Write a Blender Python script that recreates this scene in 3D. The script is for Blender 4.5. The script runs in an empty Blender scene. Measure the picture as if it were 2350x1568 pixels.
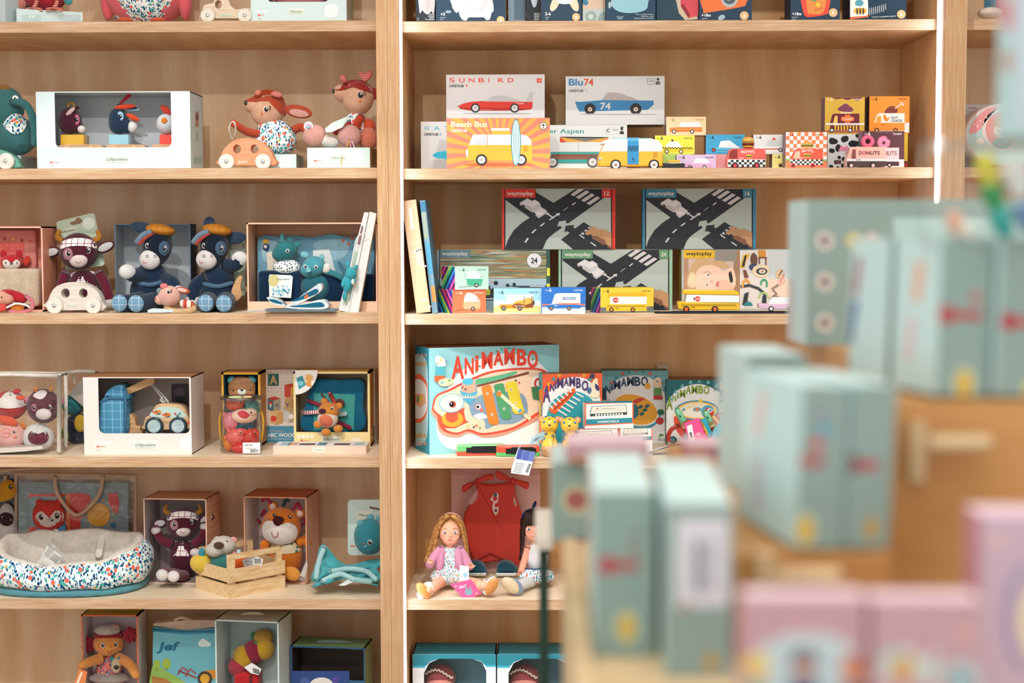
import bpy,math,random
from mathutils import Vector,Matrix,Euler
random.seed(7)
SC=bpy.context.scene
COL=SC.collection
R=math.radians
FPX,CAMY,CAMZ=3550.0,-4.03,1.42
MC=(Matrix.Rotation(R(0.95),4,'Z')@Matrix.Rotation(R(90-3.87),4,'X')@Matrix.Rotation(R(-0.12),4,'Z'))
CP=Vector((0,CAMY,CAMZ))
MCI=MC.to_3x3().inverted()
def ray(px,py):return MC.to_3x3()@Vector(((px-1175)/FPX,-(py-784)/FPX,-1))
def W(px,py,Y):
 d=ray(px,py);return CP+d*((Y-CAMY)/d.y)
def proj(p):
 q=MCI@(Vector(p)-CP);return(1175+FPX*q.x/-q.z,784-FPX*q.y/-q.z)
def plane_hit(px,py,o,n):
 d=ray(px,py);return CP+d*((o-CP).dot(n)/d.dot(n))
MATS={}
def lin(c):
 if isinstance(c,str):
  c=c.lstrip('#');c=[int(c[i:i+2],16)/255 for i in(0,2,4)]
 return tuple((x/12.92 if x<=.04045 else((x+.055)/1.055)**2.4)for x in c)+(1,)
class NT:
 def __init__(s,name):
  s.m=bpy.data.materials.new(name);s.m.use_nodes=True
  s.t=s.m.node_tree;s.b=s.t.nodes['Principled BSDF']
 def n(s,typ,**k):
  x=s.t.nodes.new('ShaderNode'+typ)
  for a,v in k.items():setattr(x,a,v)
  return x
 def l(s,a,b):s.t.links.new(a,b)
 def coord(s,scale=(1,1,1),what='Object'):
  c=s.n('TexCoord');m=s.n('Mapping');m.inputs['Scale'].default_value=scale
  s.l(c.outputs[what],m.inputs[0]);return m.outputs[0]
 def noise(s,v,scale,detail=3,rough=.5,dist=0):
  x=s.n('TexNoise');x.inputs['Scale'].default_value=scale;x.inputs['Detail'].default_value=detail
  x.inputs['Roughness'].default_value=rough;x.inputs['Distortion'].default_value=dist
  s.l(v,x.inputs['Vector']);return x.outputs['Fac']
 def ramp(s,f,stops,interp='LINEAR'):
  x=s.n('ValToRGB');x.color_ramp.interpolation=interp;e=x.color_ramp.elements
  while len(e)<len(stops):e.new(.5)
  for q,(p,c)in zip(e,stops):q.position=p;q.color=lin(c)
  s.l(f,x.inputs[0]);return x.outputs[0]
 def math(s,op,a,b=None):
  x=s.n('Math',operation=op)
  for i,v in enumerate((a,b)):
   if v is None:continue
   if isinstance(v,(int,float)):x.inputs[i].default_value=v
   else:s.l(v,x.inputs[i])
  return x.outputs[0]
 def mix(s,f,a,b,mode='MIX'):
  x=s.n('MixRGB',blend_type=mode)
  for i,v in enumerate((f,a,b)):
   if isinstance(v,(int,float)):x.inputs[i].default_value=v
   elif isinstance(v,str):x.inputs[i].default_value=lin(v)
   else:s.l(v,x.inputs[i])
  return x.outputs[0]
 def col(s,o):s.l(o,s.b.inputs['Base Color'])
 def bump(s,h,strength=.3,dist=.001):
  x=s.n('Bump');x.inputs['Strength'].default_value=strength;x.inputs['Distance'].default_value=dist
  s.l(h,x.inputs['Height']);s.l(x.outputs[0],s.b.inputs['Normal'])
 def set(s,**k):
  for a,v in k.items():s.b.inputs[a.replace('_',' ')].default_value=v
def M(c,kind='paper',**o):
 """c: hex colour, kind: surface family"""
 key=(c,kind,tuple(sorted(o.items())))
 if key in MATS:return MATS[key]
 t=NT(kind+'_'+c.lstrip('#'));v=None
 t.set(Base_Color=lin(c))
 if kind=='paper':t.set(Roughness=.5,Specular_IOR_Level=.3)
 elif kind=='matte':t.set(Roughness=.9,Specular_IOR_Level=.1)
 elif kind=='gloss':t.set(Roughness=.18,Specular_IOR_Level=.5)
 elif kind=='metal':t.set(Roughness=.25,Metallic=1.0)
 elif kind in('plush','fur','cloth'):
  v=t.coord();sc={'plush':900,'fur':260,'cloth':1500}[kind]
  f=t.noise(v,sc,3,.7);g=t.noise(v,28,2)
  h=t.math('ADD',t.math('MULTIPLY',f,.45),t.math('MULTIPLY',g,.35))
  r=t.ramp(h,[(.22,'#c8c8c8'),(.55,'#ffffff')])
  t.col(t.mix(1.0,c,r,'MULTIPLY'))
  t.set(Roughness=.95,Specular_IOR_Level=.05,Sheen_Weight=.25)
  t.bump(f,.8 if kind=='fur' else.5,{'plush':.0016,'fur':.006,'cloth':.0008}[kind])
 elif kind=='wood':
  v=t.coord((6,40,40));f=t.noise(v,3.5,4,.6,.4)
  d=o.get('d','#c8c8c8')
  t.col(t.mix(1.0,c,t.ramp(f,[(.3,d),(.65,'#ffffff')]),'MULTIPLY'));t.set(Roughness=.5,Specular_IOR_Level=.3)
 elif kind in('plaid','grid'):
  v=t.coord((1,1,1));x=t.n('SeparateXYZ');t.l(v,x.inputs[0])
  p=o.get('p',.012);w=o.get('w',.12)
  def band(a):return t.math('LESS_THAN',t.math('FRACT',t.math('DIVIDE',a,p)),w)
  a=t.math('MAXIMUM',band(x.outputs[0]),band(x.outputs[2]))
  t.col(t.mix(a,c,o.get('line','#7a3a4a')));t.set(Roughness=.9,Specular_IOR_Level=.1)
 elif kind=='stripe':
  v=t.coord();x=t.n('SeparateXYZ');t.l(v,x.inputs[0])
  a=x.outputs['XYZ'.index(o.get('ax','Z'))]
  if o.get('diag'):a=t.math('ADD',a,t.math('MULTIPLY',x.outputs[1],o['diag']))
  f=t.math('LESS_THAN',t.math('FRACT',t.math('DIVIDE',a,o.get('p',.004))),.5)
  t.col(t.mix(f,c,o.get('line','#ffffff')));t.set(Roughness=.8)
 elif kind=='rainbow':
  v=t.coord();x=t.n('SeparateXYZ');t.l(v,x.inputs[0])
  a=t.math('ADD',x.outputs[2],t.math('MULTIPLY',x.outputs[1],o.get('k',1.0)))
  f=t.math('FRACT',t.math('MULTIPLY',a,o.get('s',9.0)))
  t.col(t.ramp(f,[(0,'#d6336c'),(.12,'#2a1a4a'),(.2,'#e05aa0'),(.32,'#3b2d8f'),(.45,'#2f86c8'),(.55,'#103a3a'),(.66,'#3aa06a'),(.78,'#a8b840'),(.88,'#40206a')],'CONSTANT'));t.set(Roughness=.4)
 elif kind=='dots':
  v=t.coord();vo=t.n('TexVoronoi');vo.inputs['Scale'].default_value=o.get('s',120);vo.inputs['Randomness'].default_value=o.get('rnd',.25)
  t.l(v,vo.inputs['Vector']);f=t.math('LESS_THAN',vo.outputs['Distance'],o.get('w',.2))
  t.col(t.mix(f,c,o['line']if 'line' in o else vo.outputs['Color']));t.set(Roughness=.7)
 elif kind=='floral':
  cur=None;cx=t.coord()
  nz=t.n('TexNoise');nz.inputs['Scale'].default_value=90;t.l(cx,nz.inputs['Vector'])
  wv=t.n('VectorMath',operation='SCALE');wv.inputs[3].default_value=.006;t.l(nz.outputs['Color'],wv.inputs[0])
  ad=t.n('VectorMath',operation='ADD');t.l(cx,ad.inputs[0]);t.l(wv.outputs[0],ad.inputs[1]);v=ad.outputs[0]
  base=c;q=o.get('q',1.0)
  for k,(sc,w,cc)in enumerate([(125,.33,'#9ccccc'),(100,.33,'#2d7a9c'),(86,.34,'#17466f'),(54,.27,'#f0705a'),(48,.17,'#f2c75a'),(60,.24,'#4fb3a8')]):
   mp=t.n('Mapping');mp.inputs['Location'].default_value=(k*1.7,k*.9,k*2.3)
   mp.inputs['Rotation'].default_value=(0,R(37*k),0);mp.inputs['Scale'].default_value=((1.9 if k<3 else 1.1),1,1)
   t.l(v,mp.inputs[0]);vo=t.n('TexVoronoi');vo.inputs['Scale'].default_value=sc*q;t.l(mp.outputs[0],vo.inputs['Vector'])
   base=t.mix(t.math('LESS_THAN',vo.outputs['Distance'],w),base,cc)
  t.col(base);t.set(Roughness=.9,Specular_IOR_Level=.05)
 elif kind=='clear':
  fr=t.n('Fresnel');fr.inputs['IOR'].default_value=1.45
  bp=t.n('Bump');bp.inputs['Strength'].default_value=.6;bp.inputs['Distance'].default_value=.008
  t.l(t.noise(t.coord(),o.get('w',24),2),bp.inputs['Height']);t.l(bp.outputs[0],fr.inputs['Normal'])
  tr=t.n('BsdfTransparent');tr.inputs[0].default_value=lin(c);gl=t.n('BsdfGlossy');gl.inputs['Roughness'].default_value=.06;t.l(bp.outputs[0],gl.inputs['Normal'])
  ms=t.n('MixShader');t.l(t.math('ADD',t.math('MULTIPLY',fr.outputs[0],.6),o.get('a',.02)),ms.inputs[0]);t.l(tr.outputs[0],ms.inputs[1]);t.l(gl.outputs[0],ms.inputs[2])
  t.l(ms.outputs[0],t.t.nodes['Material Output'].inputs['Surface'])
 elif kind=='emit':
  t.set(Emission_Color=lin(c),Emission_Strength=o.get('s',5))
 elif kind=='blurpic':
  v=t.coord((1.1,1,48));f=t.noise(v,4,3)
  t.col(t.ramp(f,[(.3,'#20352f'),(.41,'#4f6e5e'),(.48,'#8f9a62'),(.51,'#c96a2c'),(.545,'#3c5a50'),(.62,'#b9c2ae'),(.75,'#2a3d38')]))
 MATS[key]=t.m;return t.m
def ply(name,axis,cols,freq=330):
 t=NT(name);v=t.coord();x=t.n('SeparateXYZ');t.l(v,x.inputs[0])
 st={'Z':(2.2,2.2,60),'X':(60,2.2,2.2)}[axis]
 n1=t.noise(t.coord(st),2.5,3,.6);n2=t.noise(t.coord(tuple(q*3 for q in st)),2.0,2)
 a=t.math('MULTIPLY',x.outputs['XYZ'.index(axis)],freq*2*math.pi)
 s=t.math('SINE',t.math('ADD',a,t.math('MULTIPLY',n1,1.5)))
 f=t.math('ADD',t.math('MULTIPLY',s,.32),t.math('ADD',t.math('MULTIPLY',n1,.75),t.math('MULTIPLY',t.math('SUBTRACT',n2,.5),.5)))
 t.col(t.ramp(f,[(.08,cols[0]),(.4,cols[1]),(.75,cols[2])]));t.set(Roughness=.6,Specular_IOR_Level=.2);return t.m
def veneer(name,c0,c1,c2,axis='Z',rough=.42):
 t=NT(name);k={'Z':(3.2,3.2,.55),'X':(.55,3.2,3.2)}[axis]
 v=t.coord(k);a=t.noise(v,2.2,4,.55,1.2);k2={'Z':(70,70,3),'X':(3,70,70)}[axis]
 b=t.noise(t.coord(k2),2.0,3,.6)
 w=t.n('TexWave',wave_type='BANDS',bands_direction='X');w.inputs['Scale'].default_value=2.2;w.inputs['Distortion'].default_value=9;w.inputs['Detail'].default_value=3;w.inputs['Detail Scale'].default_value=1.2
 t.l(t.coord({'Z':(1.3,1.3,.35),'X':(.35,1.3,1.3)}[axis]),w.inputs['Vector'])
 f=t.math('ADD',t.math('MULTIPLY',a,.62),t.math('ADD',t.math('MULTIPLY',b,.22),t.math('MULTIPLY',w.outputs['Fac'],.16)))
 t.col(t.ramp(f,[(.34,c0),(.5,c1),(.64,c2)]));t.set(Roughness=rough,Specular_IOR_Level=.3);return t.m
TXT={}
def glyphs(s,bold=0.0):
 key=(s,bold)
 if key not in TXT:
  cu=bpy.data.curves.new('tmp','FONT');cu.body=s;cu.size=1;cu.offset=bold;cu.resolution_u=3;cu.fill_mode='FRONT'
  ob=bpy.data.objects.new('tmp',cu);COL.objects.link(ob)
  dg=bpy.context.evaluated_depsgraph_get();me=bpy.data.meshes.new_from_object(ob.evaluated_get(dg))
  vs=[(v.co.x,v.co.y)for v in me.vertices];fs=[tuple(p.vertices)for p in me.polygons]
  bpy.data.objects.remove(ob);bpy.data.meshes.remove(me);bpy.data.curves.remove(cu)
  TXT[key]=(vs,fs)
 return TXT[key]
def circ(cx,cy,rx,ry=None,a=0,n=28,t0=0,t1=360):
 ry=rx if ry is None else ry;ca,sa=math.cos(R(a)),math.sin(R(a));o=[]
 m=n if abs(t1-t0)>=360 else n+1
 for i in range(m):
  t=R(t0+(t1-t0)*i/n);x,y=rx*math.cos(t),ry*math.sin(t)
  o.append((cx+x*ca-y*sa,cy+x*sa+y*ca))
 return o
def blob(pts,n=5):
 o=[];L=len(pts)
 for i in range(L):
  p0,p1,p2,p3=(pts[(i+k)%L]for k in(-1,0,1,2))
  for j in range(n):
   t=j/n
   o.append(tuple(.5*(2*b+(c-a)*t+(2*a-5*b+4*c-d)*t*t+(3*b-a-3*c+d)*t**3)for a,b,c,d in zip(p0,p1,p2,p3)))
 return o
def spline(pts,n=6):
 o=[];L=len(pts)
 for i in range(L-1):
  p0,p1,p2,p3=pts[max(i-1,0)],pts[i],pts[i+1],pts[min(i+2,L-1)]
  for j in range(n):
   t=j/n
   o.append(tuple(.5*(2*b+(c-a)*t+(2*a-5*b+4*c-d)*t*t+(3*b-a-3*c+d)*t**3)for a,b,c,d in zip(p0,p1,p2,p3)))
 return o+[tuple(pts[-1])]
def rrect(x0,y0,x1,y1,r,n=5):
 o=[]
 for cx,cy,a in((x1-r,y1-r,0),(x0+r,y1-r,90),(x0+r,y0+r,180),(x1-r,y0+r,270)):
  for i in range(n+1):
   t=R(a+90*i/n);o.append((cx+r*math.cos(t),cy+r*math.sin(t)))
 return o
def rect(x0,y0,x1,y1):return[(x0,y0),(x1,y0),(x1,y1),(x0,y1)]
def star(cx,cy,r0,r1,n):
 return[(cx+(r0 if i%2 else r1)*math.cos(math.pi*i/n),cy+(r0 if i%2 else r1)*math.sin(math.pi*i/n))for i in range(2*n)]
def tag(o,label=None,cat=None,group=None,kind=None):
 if label:o['label']=label
 if cat:o['category']=cat
 if group:o['group']=group
 if kind:o['kind']=kind
 return o
class B:
 """collects geometry in local metres; build() links ONE mesh object"""
 def __init__(s):s.v=[];s.f=[];s.mi=[];s.sm=[];s.mats=[]
 def m(s,mat):
  if isinstance(mat,str):mat=M(mat)
  if mat not in s.mats:s.mats.append(mat)
  return s.mats.index(mat)
 def add(s,vs,fs,mat,smooth=False):
  k=len(s.v);i=s.m(mat);s.v+=[tuple(v)for v in vs]
  for f in fs:s.f.append(tuple(k+q for q in f));s.mi.append(i);s.sm.append(smooth)
 def box(s,x0,x1,y0,y1,z0,z1,mat,mf=None):
  """mf: dict of face materials among -x +x -y +y -z +z"""
  V=[(x,y,z)for x in(x0,x1)for y in(y0,y1)for z in(z0,z1)]
  F={'-x':(0,1,3,2),'+x':(4,6,7,5),'-y':(0,4,5,1),'+y':(2,3,7,6),'-z':(0,2,6,4),'+z':(1,5,7,3)}
  k=len(s.v);s.v+=V
  for q,f in F.items():
   s.f.append(tuple(k+i for i in f));s.mi.append(s.m((mf or{}).get(q,mat)));s.sm.append(False)
 def build(s,name,parent=None,loc=None,rot=None):
  me=bpy.data.meshes.new(name);me.from_pydata(s.v,[],s.f)
  for m in s.mats:me.materials.append(m)
  me.polygons.foreach_set('material_index',s.mi);me.polygons.foreach_set('use_smooth',s.sm);me.update()
  o=bpy.data.objects.new(name,me);COL.objects.link(o)
  if parent:o.parent=parent
  if loc is not None:o.location=loc
  if rot is not None:o.rotation_euler=rot
  return o
def empty(name,loc,rz=0):
 o=bpy.data.objects.new(name,None);COL.objects.link(o);o.location=loc;o.rotation_euler=(0,0,rz);o.empty_display_size=.02;return o
class PB(B):
 """geometry given in photo pixels (px, py, depth in px) of a thing standing at px0 / pyb, scale u"""
 def __init__(s,T):B.__init__(s);s.T=T
 def c(s,p,dy=None):
  T=s.T;d=p[2]if len(p)>2 else(dy or 0)
  return W(p[0],p[1],T.loc.y+d*T.u)-T.loc
 def c0(s,p):return s.c((p[0],p[1],0))+Vector((0,p[2]*s.T.u,0))
 def cd(s,x,y,d,d0):return s.c((x,y,d0))+Vector((0,(d-d0)*s.T.u,0))
 def ell(s,p,r,mat,rot=(0,0,0),e=1.0,seg=20,reg=True):
  u=s.T.u;C=s.c(p)
  if isinstance(r,(int,float)):r=(r,r,r)
  if len(r)==2:r=(r[0],min(r),r[1])
  rx,ry,rz=(q*u for q in r);Rm=Matrix.Rotation(R(rot[1]),3,'Y')@Matrix.Rotation(R(rot[0]),3,'X')@Matrix.Rotation(R(rot[2]),3,'Z')
  ns,nr=seg,max(6,seg*2//3);vs=[];fs=[]
  sp=lambda q:math.copysign(abs(q)**e,q)
  for i in range(nr+1):
   ph=math.pi*i/nr-math.pi/2
   for j in range(ns):
    th=2*math.pi*j/ns
    vs.append(C+Rm@Vector((rx*sp(math.cos(ph))*sp(math.cos(th)),ry*sp(math.cos(ph))*sp(math.sin(th)),rz*sp(math.sin(ph)))))
  for i in range(nr):
   for j in range(ns):fs.append((i*ns+j,i*ns+(j+1)%ns,(i+1)*ns+(j+1)%ns,(i+1)*ns+j))
  s.add(vs,fs,mat,True)
  if reg:s.T.E.append((C,(rx,ry,rz),Rm.transposed()))
  return s
 def limb(s,p0,p1,w,mat,t=None,e=1.0):
  """ellipsoid stretched from p0 to p1 (ears, leaves, paddles); w half-width, t half-thickness"""
  a,b=s.c(p0),s.c(p1);u=s.T.u;mid=(a+b)/2;L=(b-a).length/u/2
  ang=math.degrees(math.atan2((b-a).x,(b-a).z))
  m=((p0[0]+p1[0])/2,(p0[1]+p1[1])/2,mid.y/u)
  return s.ell(m,(w,t or w,L),mat,(0,ang,0),e,14)
 def tube(s,pts,r,mat,seg=8,closed=False,flat=1.0):
  P=[s.c(p)for p in pts];u=s.T.u;n=len(P)
  rr=[q*u for q in(r if isinstance(r,(list,tuple))else[r]*n)]
  if len(rr)!=n:rr=[rr[0]+(rr[-1]-rr[0])*i/(n-1)for i in range(n)]
  vs=[];fs=[];up=Vector((0,-1,0));rings=n
  for i in range(n):
   a,b=P[max(i-1,0)],P[min(i+1,n-1)]
   if closed:a,b=P[i-1],P[(i+1)%n]
   t=(b-a).normalized()if(b-a).length>1e-9 else Vector((0,0,1))
   nx=t.cross(up);nx=nx.normalized()if nx.length>1e-3 else Vector((1,0,0))
   bn=nx.cross(t)
   for j in range(seg):
    th=2*math.pi*j/seg;vs.append(P[i]+(nx*math.cos(th)+bn*math.sin(th)*flat)*rr[i])
  for i in range(n if closed else n-1):
   for j in range(seg):
    k=(i+1)%n;fs.append((i*seg+j,i*seg+(j+1)%seg,k*seg+(j+1)%seg,k*seg+j))
  s.add(vs,fs,mat,True)
  if not closed:
   for i,k in((0,1),(n-1,n-2)):
    d=(P[i]-P[k]);d=d.normalized()*rr[i]if d.length>1e-9 else Vector((0,0,rr[i]))
    base=len(s.v);ring=[s.v[base-n*seg-(1 if i else 0)*0+q]for q in range(0)]
   off=len(s.v)-n*seg
   for i,k in((0,1),(n-1,n-2)):
    d=(P[i]-P[k]);d=d.normalized()*rr[i]if d.length>1e-9 else Vector((0,0,rr[i]))
    vv=[Vector(s.v[off+i*seg+q])for q in range(seg)];mid=[P[i]+(q-P[i])*.7+d*.6 for q in vv]+[P[i]+d*.85]
    ff=[(q,(q+1)%seg,seg)for q in range(seg)]
    b0=len(s.v);mi=s.m(mat);s.v+=[tuple(q)for q in mid]
    for q in range(seg):
     q2=(q+1)%seg
     s.f.append((off+i*seg+q,off+i*seg+q2,b0+q2,b0+q));s.mi.append(mi);s.sm.append(True)
     s.f.append((b0+q,b0+q2,b0+seg));s.mi.append(mi);s.sm.append(True)
  return s
 def prism(s,poly,d0,d1,mat,bev=0,side=None):
  """polygon (photo pixels) with real thickness from depth d0 (front) to d1; bev rounds the front/back rim"""
  n=len(poly);cx=sum(p[0]for p in poly)/n;cy=sum(p[1]for p in poly)/n
  def inset(q):
   if not q:return poly
   o=[]
   ar=sum(poly[i-1][0]*poly[i][1]-poly[i][0]*poly[i-1][1]for i in range(n));sg=1 if ar>0 else-1
   for i in range(n):
    (x0,y0),(x1,y1),(x2,y2)=poly[i-1][:2],poly[i][:2],poly[(i+1)%n][:2]
    e1=(x1-x0,y1-y0);e2=(x2-x1,y2-y1);l1=math.hypot(*e1)or 1;l2=math.hypot(*e2)or 1
    nx,ny=-(e1[1]/l1+e2[1]/l2)*sg,(e1[0]/l1+e2[0]/l2)*sg;L=math.hypot(nx,ny)or 1
    o.append((x1+nx/L*q,y1+ny/L*q))
   return o
  loops=[(inset(bev),d0),(inset(bev*.3),d0+bev*.3),(poly,d0+bev),(poly,d1-bev),(inset(bev),d1)]if bev else[(poly,d0),(poly,d1)]
  vs=[];fs=[]
  for pl,d in loops:vs+=[s.cd(x,y,d,d0)for x,y in pl]
  for k in range(len(loops)-1):
   for i in range(n):fs.append((k*n+i,k*n+(i+1)%n,(k+1)*n+(i+1)%n,(k+1)*n+i))
  s.add(vs,fs,side or mat,bool(bev)and n>10)
  m=len(loops)-1
  s.add(vs[:n],[tuple(range(n))],mat);s.add(vs[m*n:],[tuple(range(n))],mat)
  return s
 def ring(s,outer,inner,d0,d1,mat):
  n=len(outer);vs=[s.cd(x,y,d,d0)for pl,d in((outer,d0),(inner,d0),(inner,d1),(outer,d1))for x,y in pl];fs=[]
  for k in range(4):
   for i in range(n):fs.append((k*n+i,k*n+(i+1)%n,((k+1)%4)*n+(i+1)%n,((k+1)%4)*n+i))
  s.add(vs,fs,mat);return s
 def flat(s,poly,d,mat):s.add([s.c((x,y,d))for x,y in poly],[tuple(range(len(poly)))],mat);return s
 def wheel(s,p,r,d0,d1,mat):return s.prism(circ(p[0],p[1],r,n=30),d0,d1,mat,bev=min(r*.12,(d1-d0)*.3))
 def bx(s,x0,y0,x1,y1,d0,d1,mat,bev=0):
  if bev:return s.prism(rrect(x0,y0,x1,y1,bev,3),d0,d1,mat,bev=bev*.7)
  a,b=s.c((x0,y1,d0)),s.cd(x1,y0,d1,d0);s.box(a.x,b.x,a.y,b.y,a.z,b.z,mat);return s
 def lathe(s,x,prof,mat,dy=0,seg=24,sx=1.0):
  """prof: (radius px, py)"""
  vs=[];fs=[];n=len(prof)
  for r,y in prof:
   for j in range(seg):
    th=2*math.pi*j/seg;vs.append(s.cd(x+r*math.cos(th)*sx,y,dy+r*math.sin(th),dy))
  for i in range(n-1):
   for j in range(seg):fs.append((i*seg+j,i*seg+(j+1)%seg,(i+1)*seg+(j+1)%seg,(i+1)*seg+j))
  fs.append(tuple(range(seg)));fs.append(tuple((n-1)*seg+j for j in range(seg)))
  s.add(vs,fs,mat,True);return s
 def text(s,t,x,y,h,mat,d,bold=0.0,w=None,shear=0,align='l',rot=0,skipcap=.7):
  vs,fs=glyphs(t,bold)
  if not vs:return s
  x0=min(v[0]for v in vs);x1=max(v[0]for v in vs);k=h/skipcap;kx=(w/(x1-x0))if w else k
  ox={'l':0,'c':-(x1-x0)*kx/2,'r':-(x1-x0)*kx}[align];ca,sa=math.cos(R(rot)),math.sin(R(rot));out=[]
  for a,b in vs:
   X,Yy=(a-x0)*kx+ox+b*k*shear,-b*k
   out.append(s.c((x+X*ca-Yy*sa,y+X*sa+Yy*ca,d)))
  s.add(out,fs,mat);return s
 def patch(s,poly,mat,off=.5,rings=5,dy=None):
  """polygon laid on the front of the thing's rounded body"""
  n=len(poly);cx=sum(p[0]for p in poly)/n;cy=sum(p[1]for p in poly)/n;T=s.T
  vs=[];fs=[]
  def P(x,y):
   d=T.front(x,y,dy);return s.c((x,y,d-off))
  vs.append(P(cx,cy))
  for k in range(1,rings+1):
   q=k/rings
   for x,y in poly:vs.append(P(cx+(x-cx)*q,cy+(y-cy)*q))
  for i in range(n):fs.append((0,1+i,1+(i+1)%n))
  for k in range(rings-1):
   for i in range(n):fs.append((1+k*n+i,1+(k+1)*n+i,1+(k+1)*n+(i+1)%n,1+k*n+(i+1)%n))
  s.add(vs,fs,mat,True);return s
 def line(s,pts,r,mat,off=0):
  return s.tube([(x,y,s.T.front(x,y,None)-off)for x,y in pts],r,mat,6)
 def done(s,name,label=None,parent=None):
  o=s.build(name,parent or s.T.o)
  if label:o['label']=label
  return o
class Toy:
 """a thing: an Empty at its base; parts are described in photo pixels"""
 def __init__(s,name,label,cat,px,Y,z,group=None,pyhint=None,rz=0):
  py=pyhint or proj((0,Y,z))[1];p=W(px,py,Y)
  s.o=empty(name,(p.x,Y,z),rz);tag(s.o,label,cat,group)
  s.px0,s.pyb=proj((p.x,Y,z));s.u=(W(px+100,py,Y)-p).length/100;s.E=[];s.loc=Vector((p.x,Y,z))
 def part(s):return PB(s)
 def front(s,px,py,dflt=None):
  rd=ray(px,py);ro=CP-s.loc;best=None;near=None
  for C,r,RT in s.E:
   o=RT@(ro-C);d=RT@rd
   o=Vector((o.x/r[0],o.y/r[1],o.z/r[2]));d=Vector((d.x/r[0],d.y/r[1],d.z/r[2]))
   a,b,c=d.dot(d),o.dot(d),o.dot(o)-1;D=b*b-a*c
   if D>=0:
    y=(ro+rd*((-b-math.sqrt(D))/a)).y
    if best is None or y<best:best=y
   else:
    q=-D/(a*a)
    if near is None or q<near[0]:near=(q,(ro+rd*(-b/a)).y)
  if best is None:best=near[1]if near else 0
  return best/s.u
 def dot(s,px,py,r,mat,name='eye',squash=.35,parent=None):
  if isinstance(r,(int,float)):r=(r,r)
  b=s.part();b.ell((px,py,s.front(px,py)),(r[0],max(r)*squash,r[1]),mat,seg=12,reg=False);return b.done(name,parent=parent)
 def eye(s,px,py,r,white=None,lash=False,iris='#1a1416'):
  b=s.part();d=s.front(px,py)
  if white:b.ell((px,py,d),(white[0],white[0]*.25,white[1]),M(white[2]if len(white)>2 else '#f4f2ee','matte'),seg=14,reg=False);d-=white[0]*.2
  b.ell((px,py,d),(r,r*.4,r*1.15),M(iris,'gloss'),seg=12,reg=False)
  b.ell((px+r*.3,py-r*.4,d-r*.35),(r*.3,r*.15,r*.3),M('#ffffff','gloss'),seg=8,reg=False)  # white bead is a painted glint on the pupil
  if lash:
   for a in(-1,0,1):b.tube([(px+r*1.2*lash,py-r*(.5+a*.6),d),(px+r*2.1*lash,py-r*(.8+a*.8),d)],.7,M('#2a1a1a','matte'),5)
  return b.done('eye')
class Face:
 """prints on one face of a carton: photo pixels are carried onto the face's own plane"""
 def __init__(s,c,o,u,v,n,xf):s.c=c;s.o=o;s.u=u;s.vv=v;s.n=n;s.k=0;s.xf=xf
 def uv(s,px,py):
  h=plane_hit(px,py,s.o,s.n)-s.o;a=s.c.w if s.u==s.c.u else s.c.d;return(min(max(h.dot(s.u),0),a),min(max(h.dot(s.vv),0),s.c.h))
 def put(s,uvs,fs,col):
  s.k+=1;o=.00006*s.k;s.c.b.add([s.xf(a,b,o)for a,b in uvs],fs,M(col)if isinstance(col,str)else col)
 def poly(s,pts,col):s.put([s.uv(*p)for p in pts],[tuple(range(len(pts)))],col);return s
 def rect(s,x0,y0,x1,y1,col):return s.poly(rect(x0,y0,x1,y1),col)
 def circ(s,x,y,r,col,ry=None,a=0,n=24):return s.poly(circ(x,y,r,ry,a,n),col)
 def many(s,polys,col):
  vs=[];fs=[]
  for p in polys:
   k=len(vs);vs+=[s.uv(*q)for q in p];fs.append(tuple(range(k,k+len(p))))
  s.put(vs,fs,col);return s
 def stroke(s,pts,w,col):
  vs=[];n=len(pts);L=[];Rr=[]
  for i in range(n):
   a,b=pts[max(i-1,0)],pts[min(i+1,n-1)];dx,dy=b[0]-a[0],b[1]-a[1];l=math.hypot(dx,dy)or 1
   L.append((pts[i][0]-dy/l*w/2,pts[i][1]+dx/l*w/2));Rr.append((pts[i][0]+dy/l*w/2,pts[i][1]-dx/l*w/2))
  vs=[s.uv(*p)for p in L+Rr];s.put(vs,[(i,i+1,n+i+1,n+i)for i in range(n-1)],col);return s
 def text(s,t,x,y,h,col,bold=0.0,w=None,shear=0,align='l',rot=0,arc=None):
  vs,fs=glyphs(t,bold)
  if not vs:return s
  x0=min(v[0]for v in vs);x1=max(v[0]for v in vs);k=h/.7;kx=(w/(x1-x0))if w else k
  ox={'l':0,'c':-(x1-x0)*kx/2,'r':-(x1-x0)*kx}[align];ca,sa=math.cos(R(rot)),math.sin(R(rot));out=[]
  for a,b in vs:
   X,Yy=(a-x0)*kx+ox+b*k*shear,-b*k
   if arc:Yy+=arc*((X/((x1-x0)*kx)-(0 if align=='c' else.5))**2*4-1)
   out.append(s.uv(x+X*ca-Yy*sa,y+X*sa+Yy*ca))
  s.put(out,fs,col);return s
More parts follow.
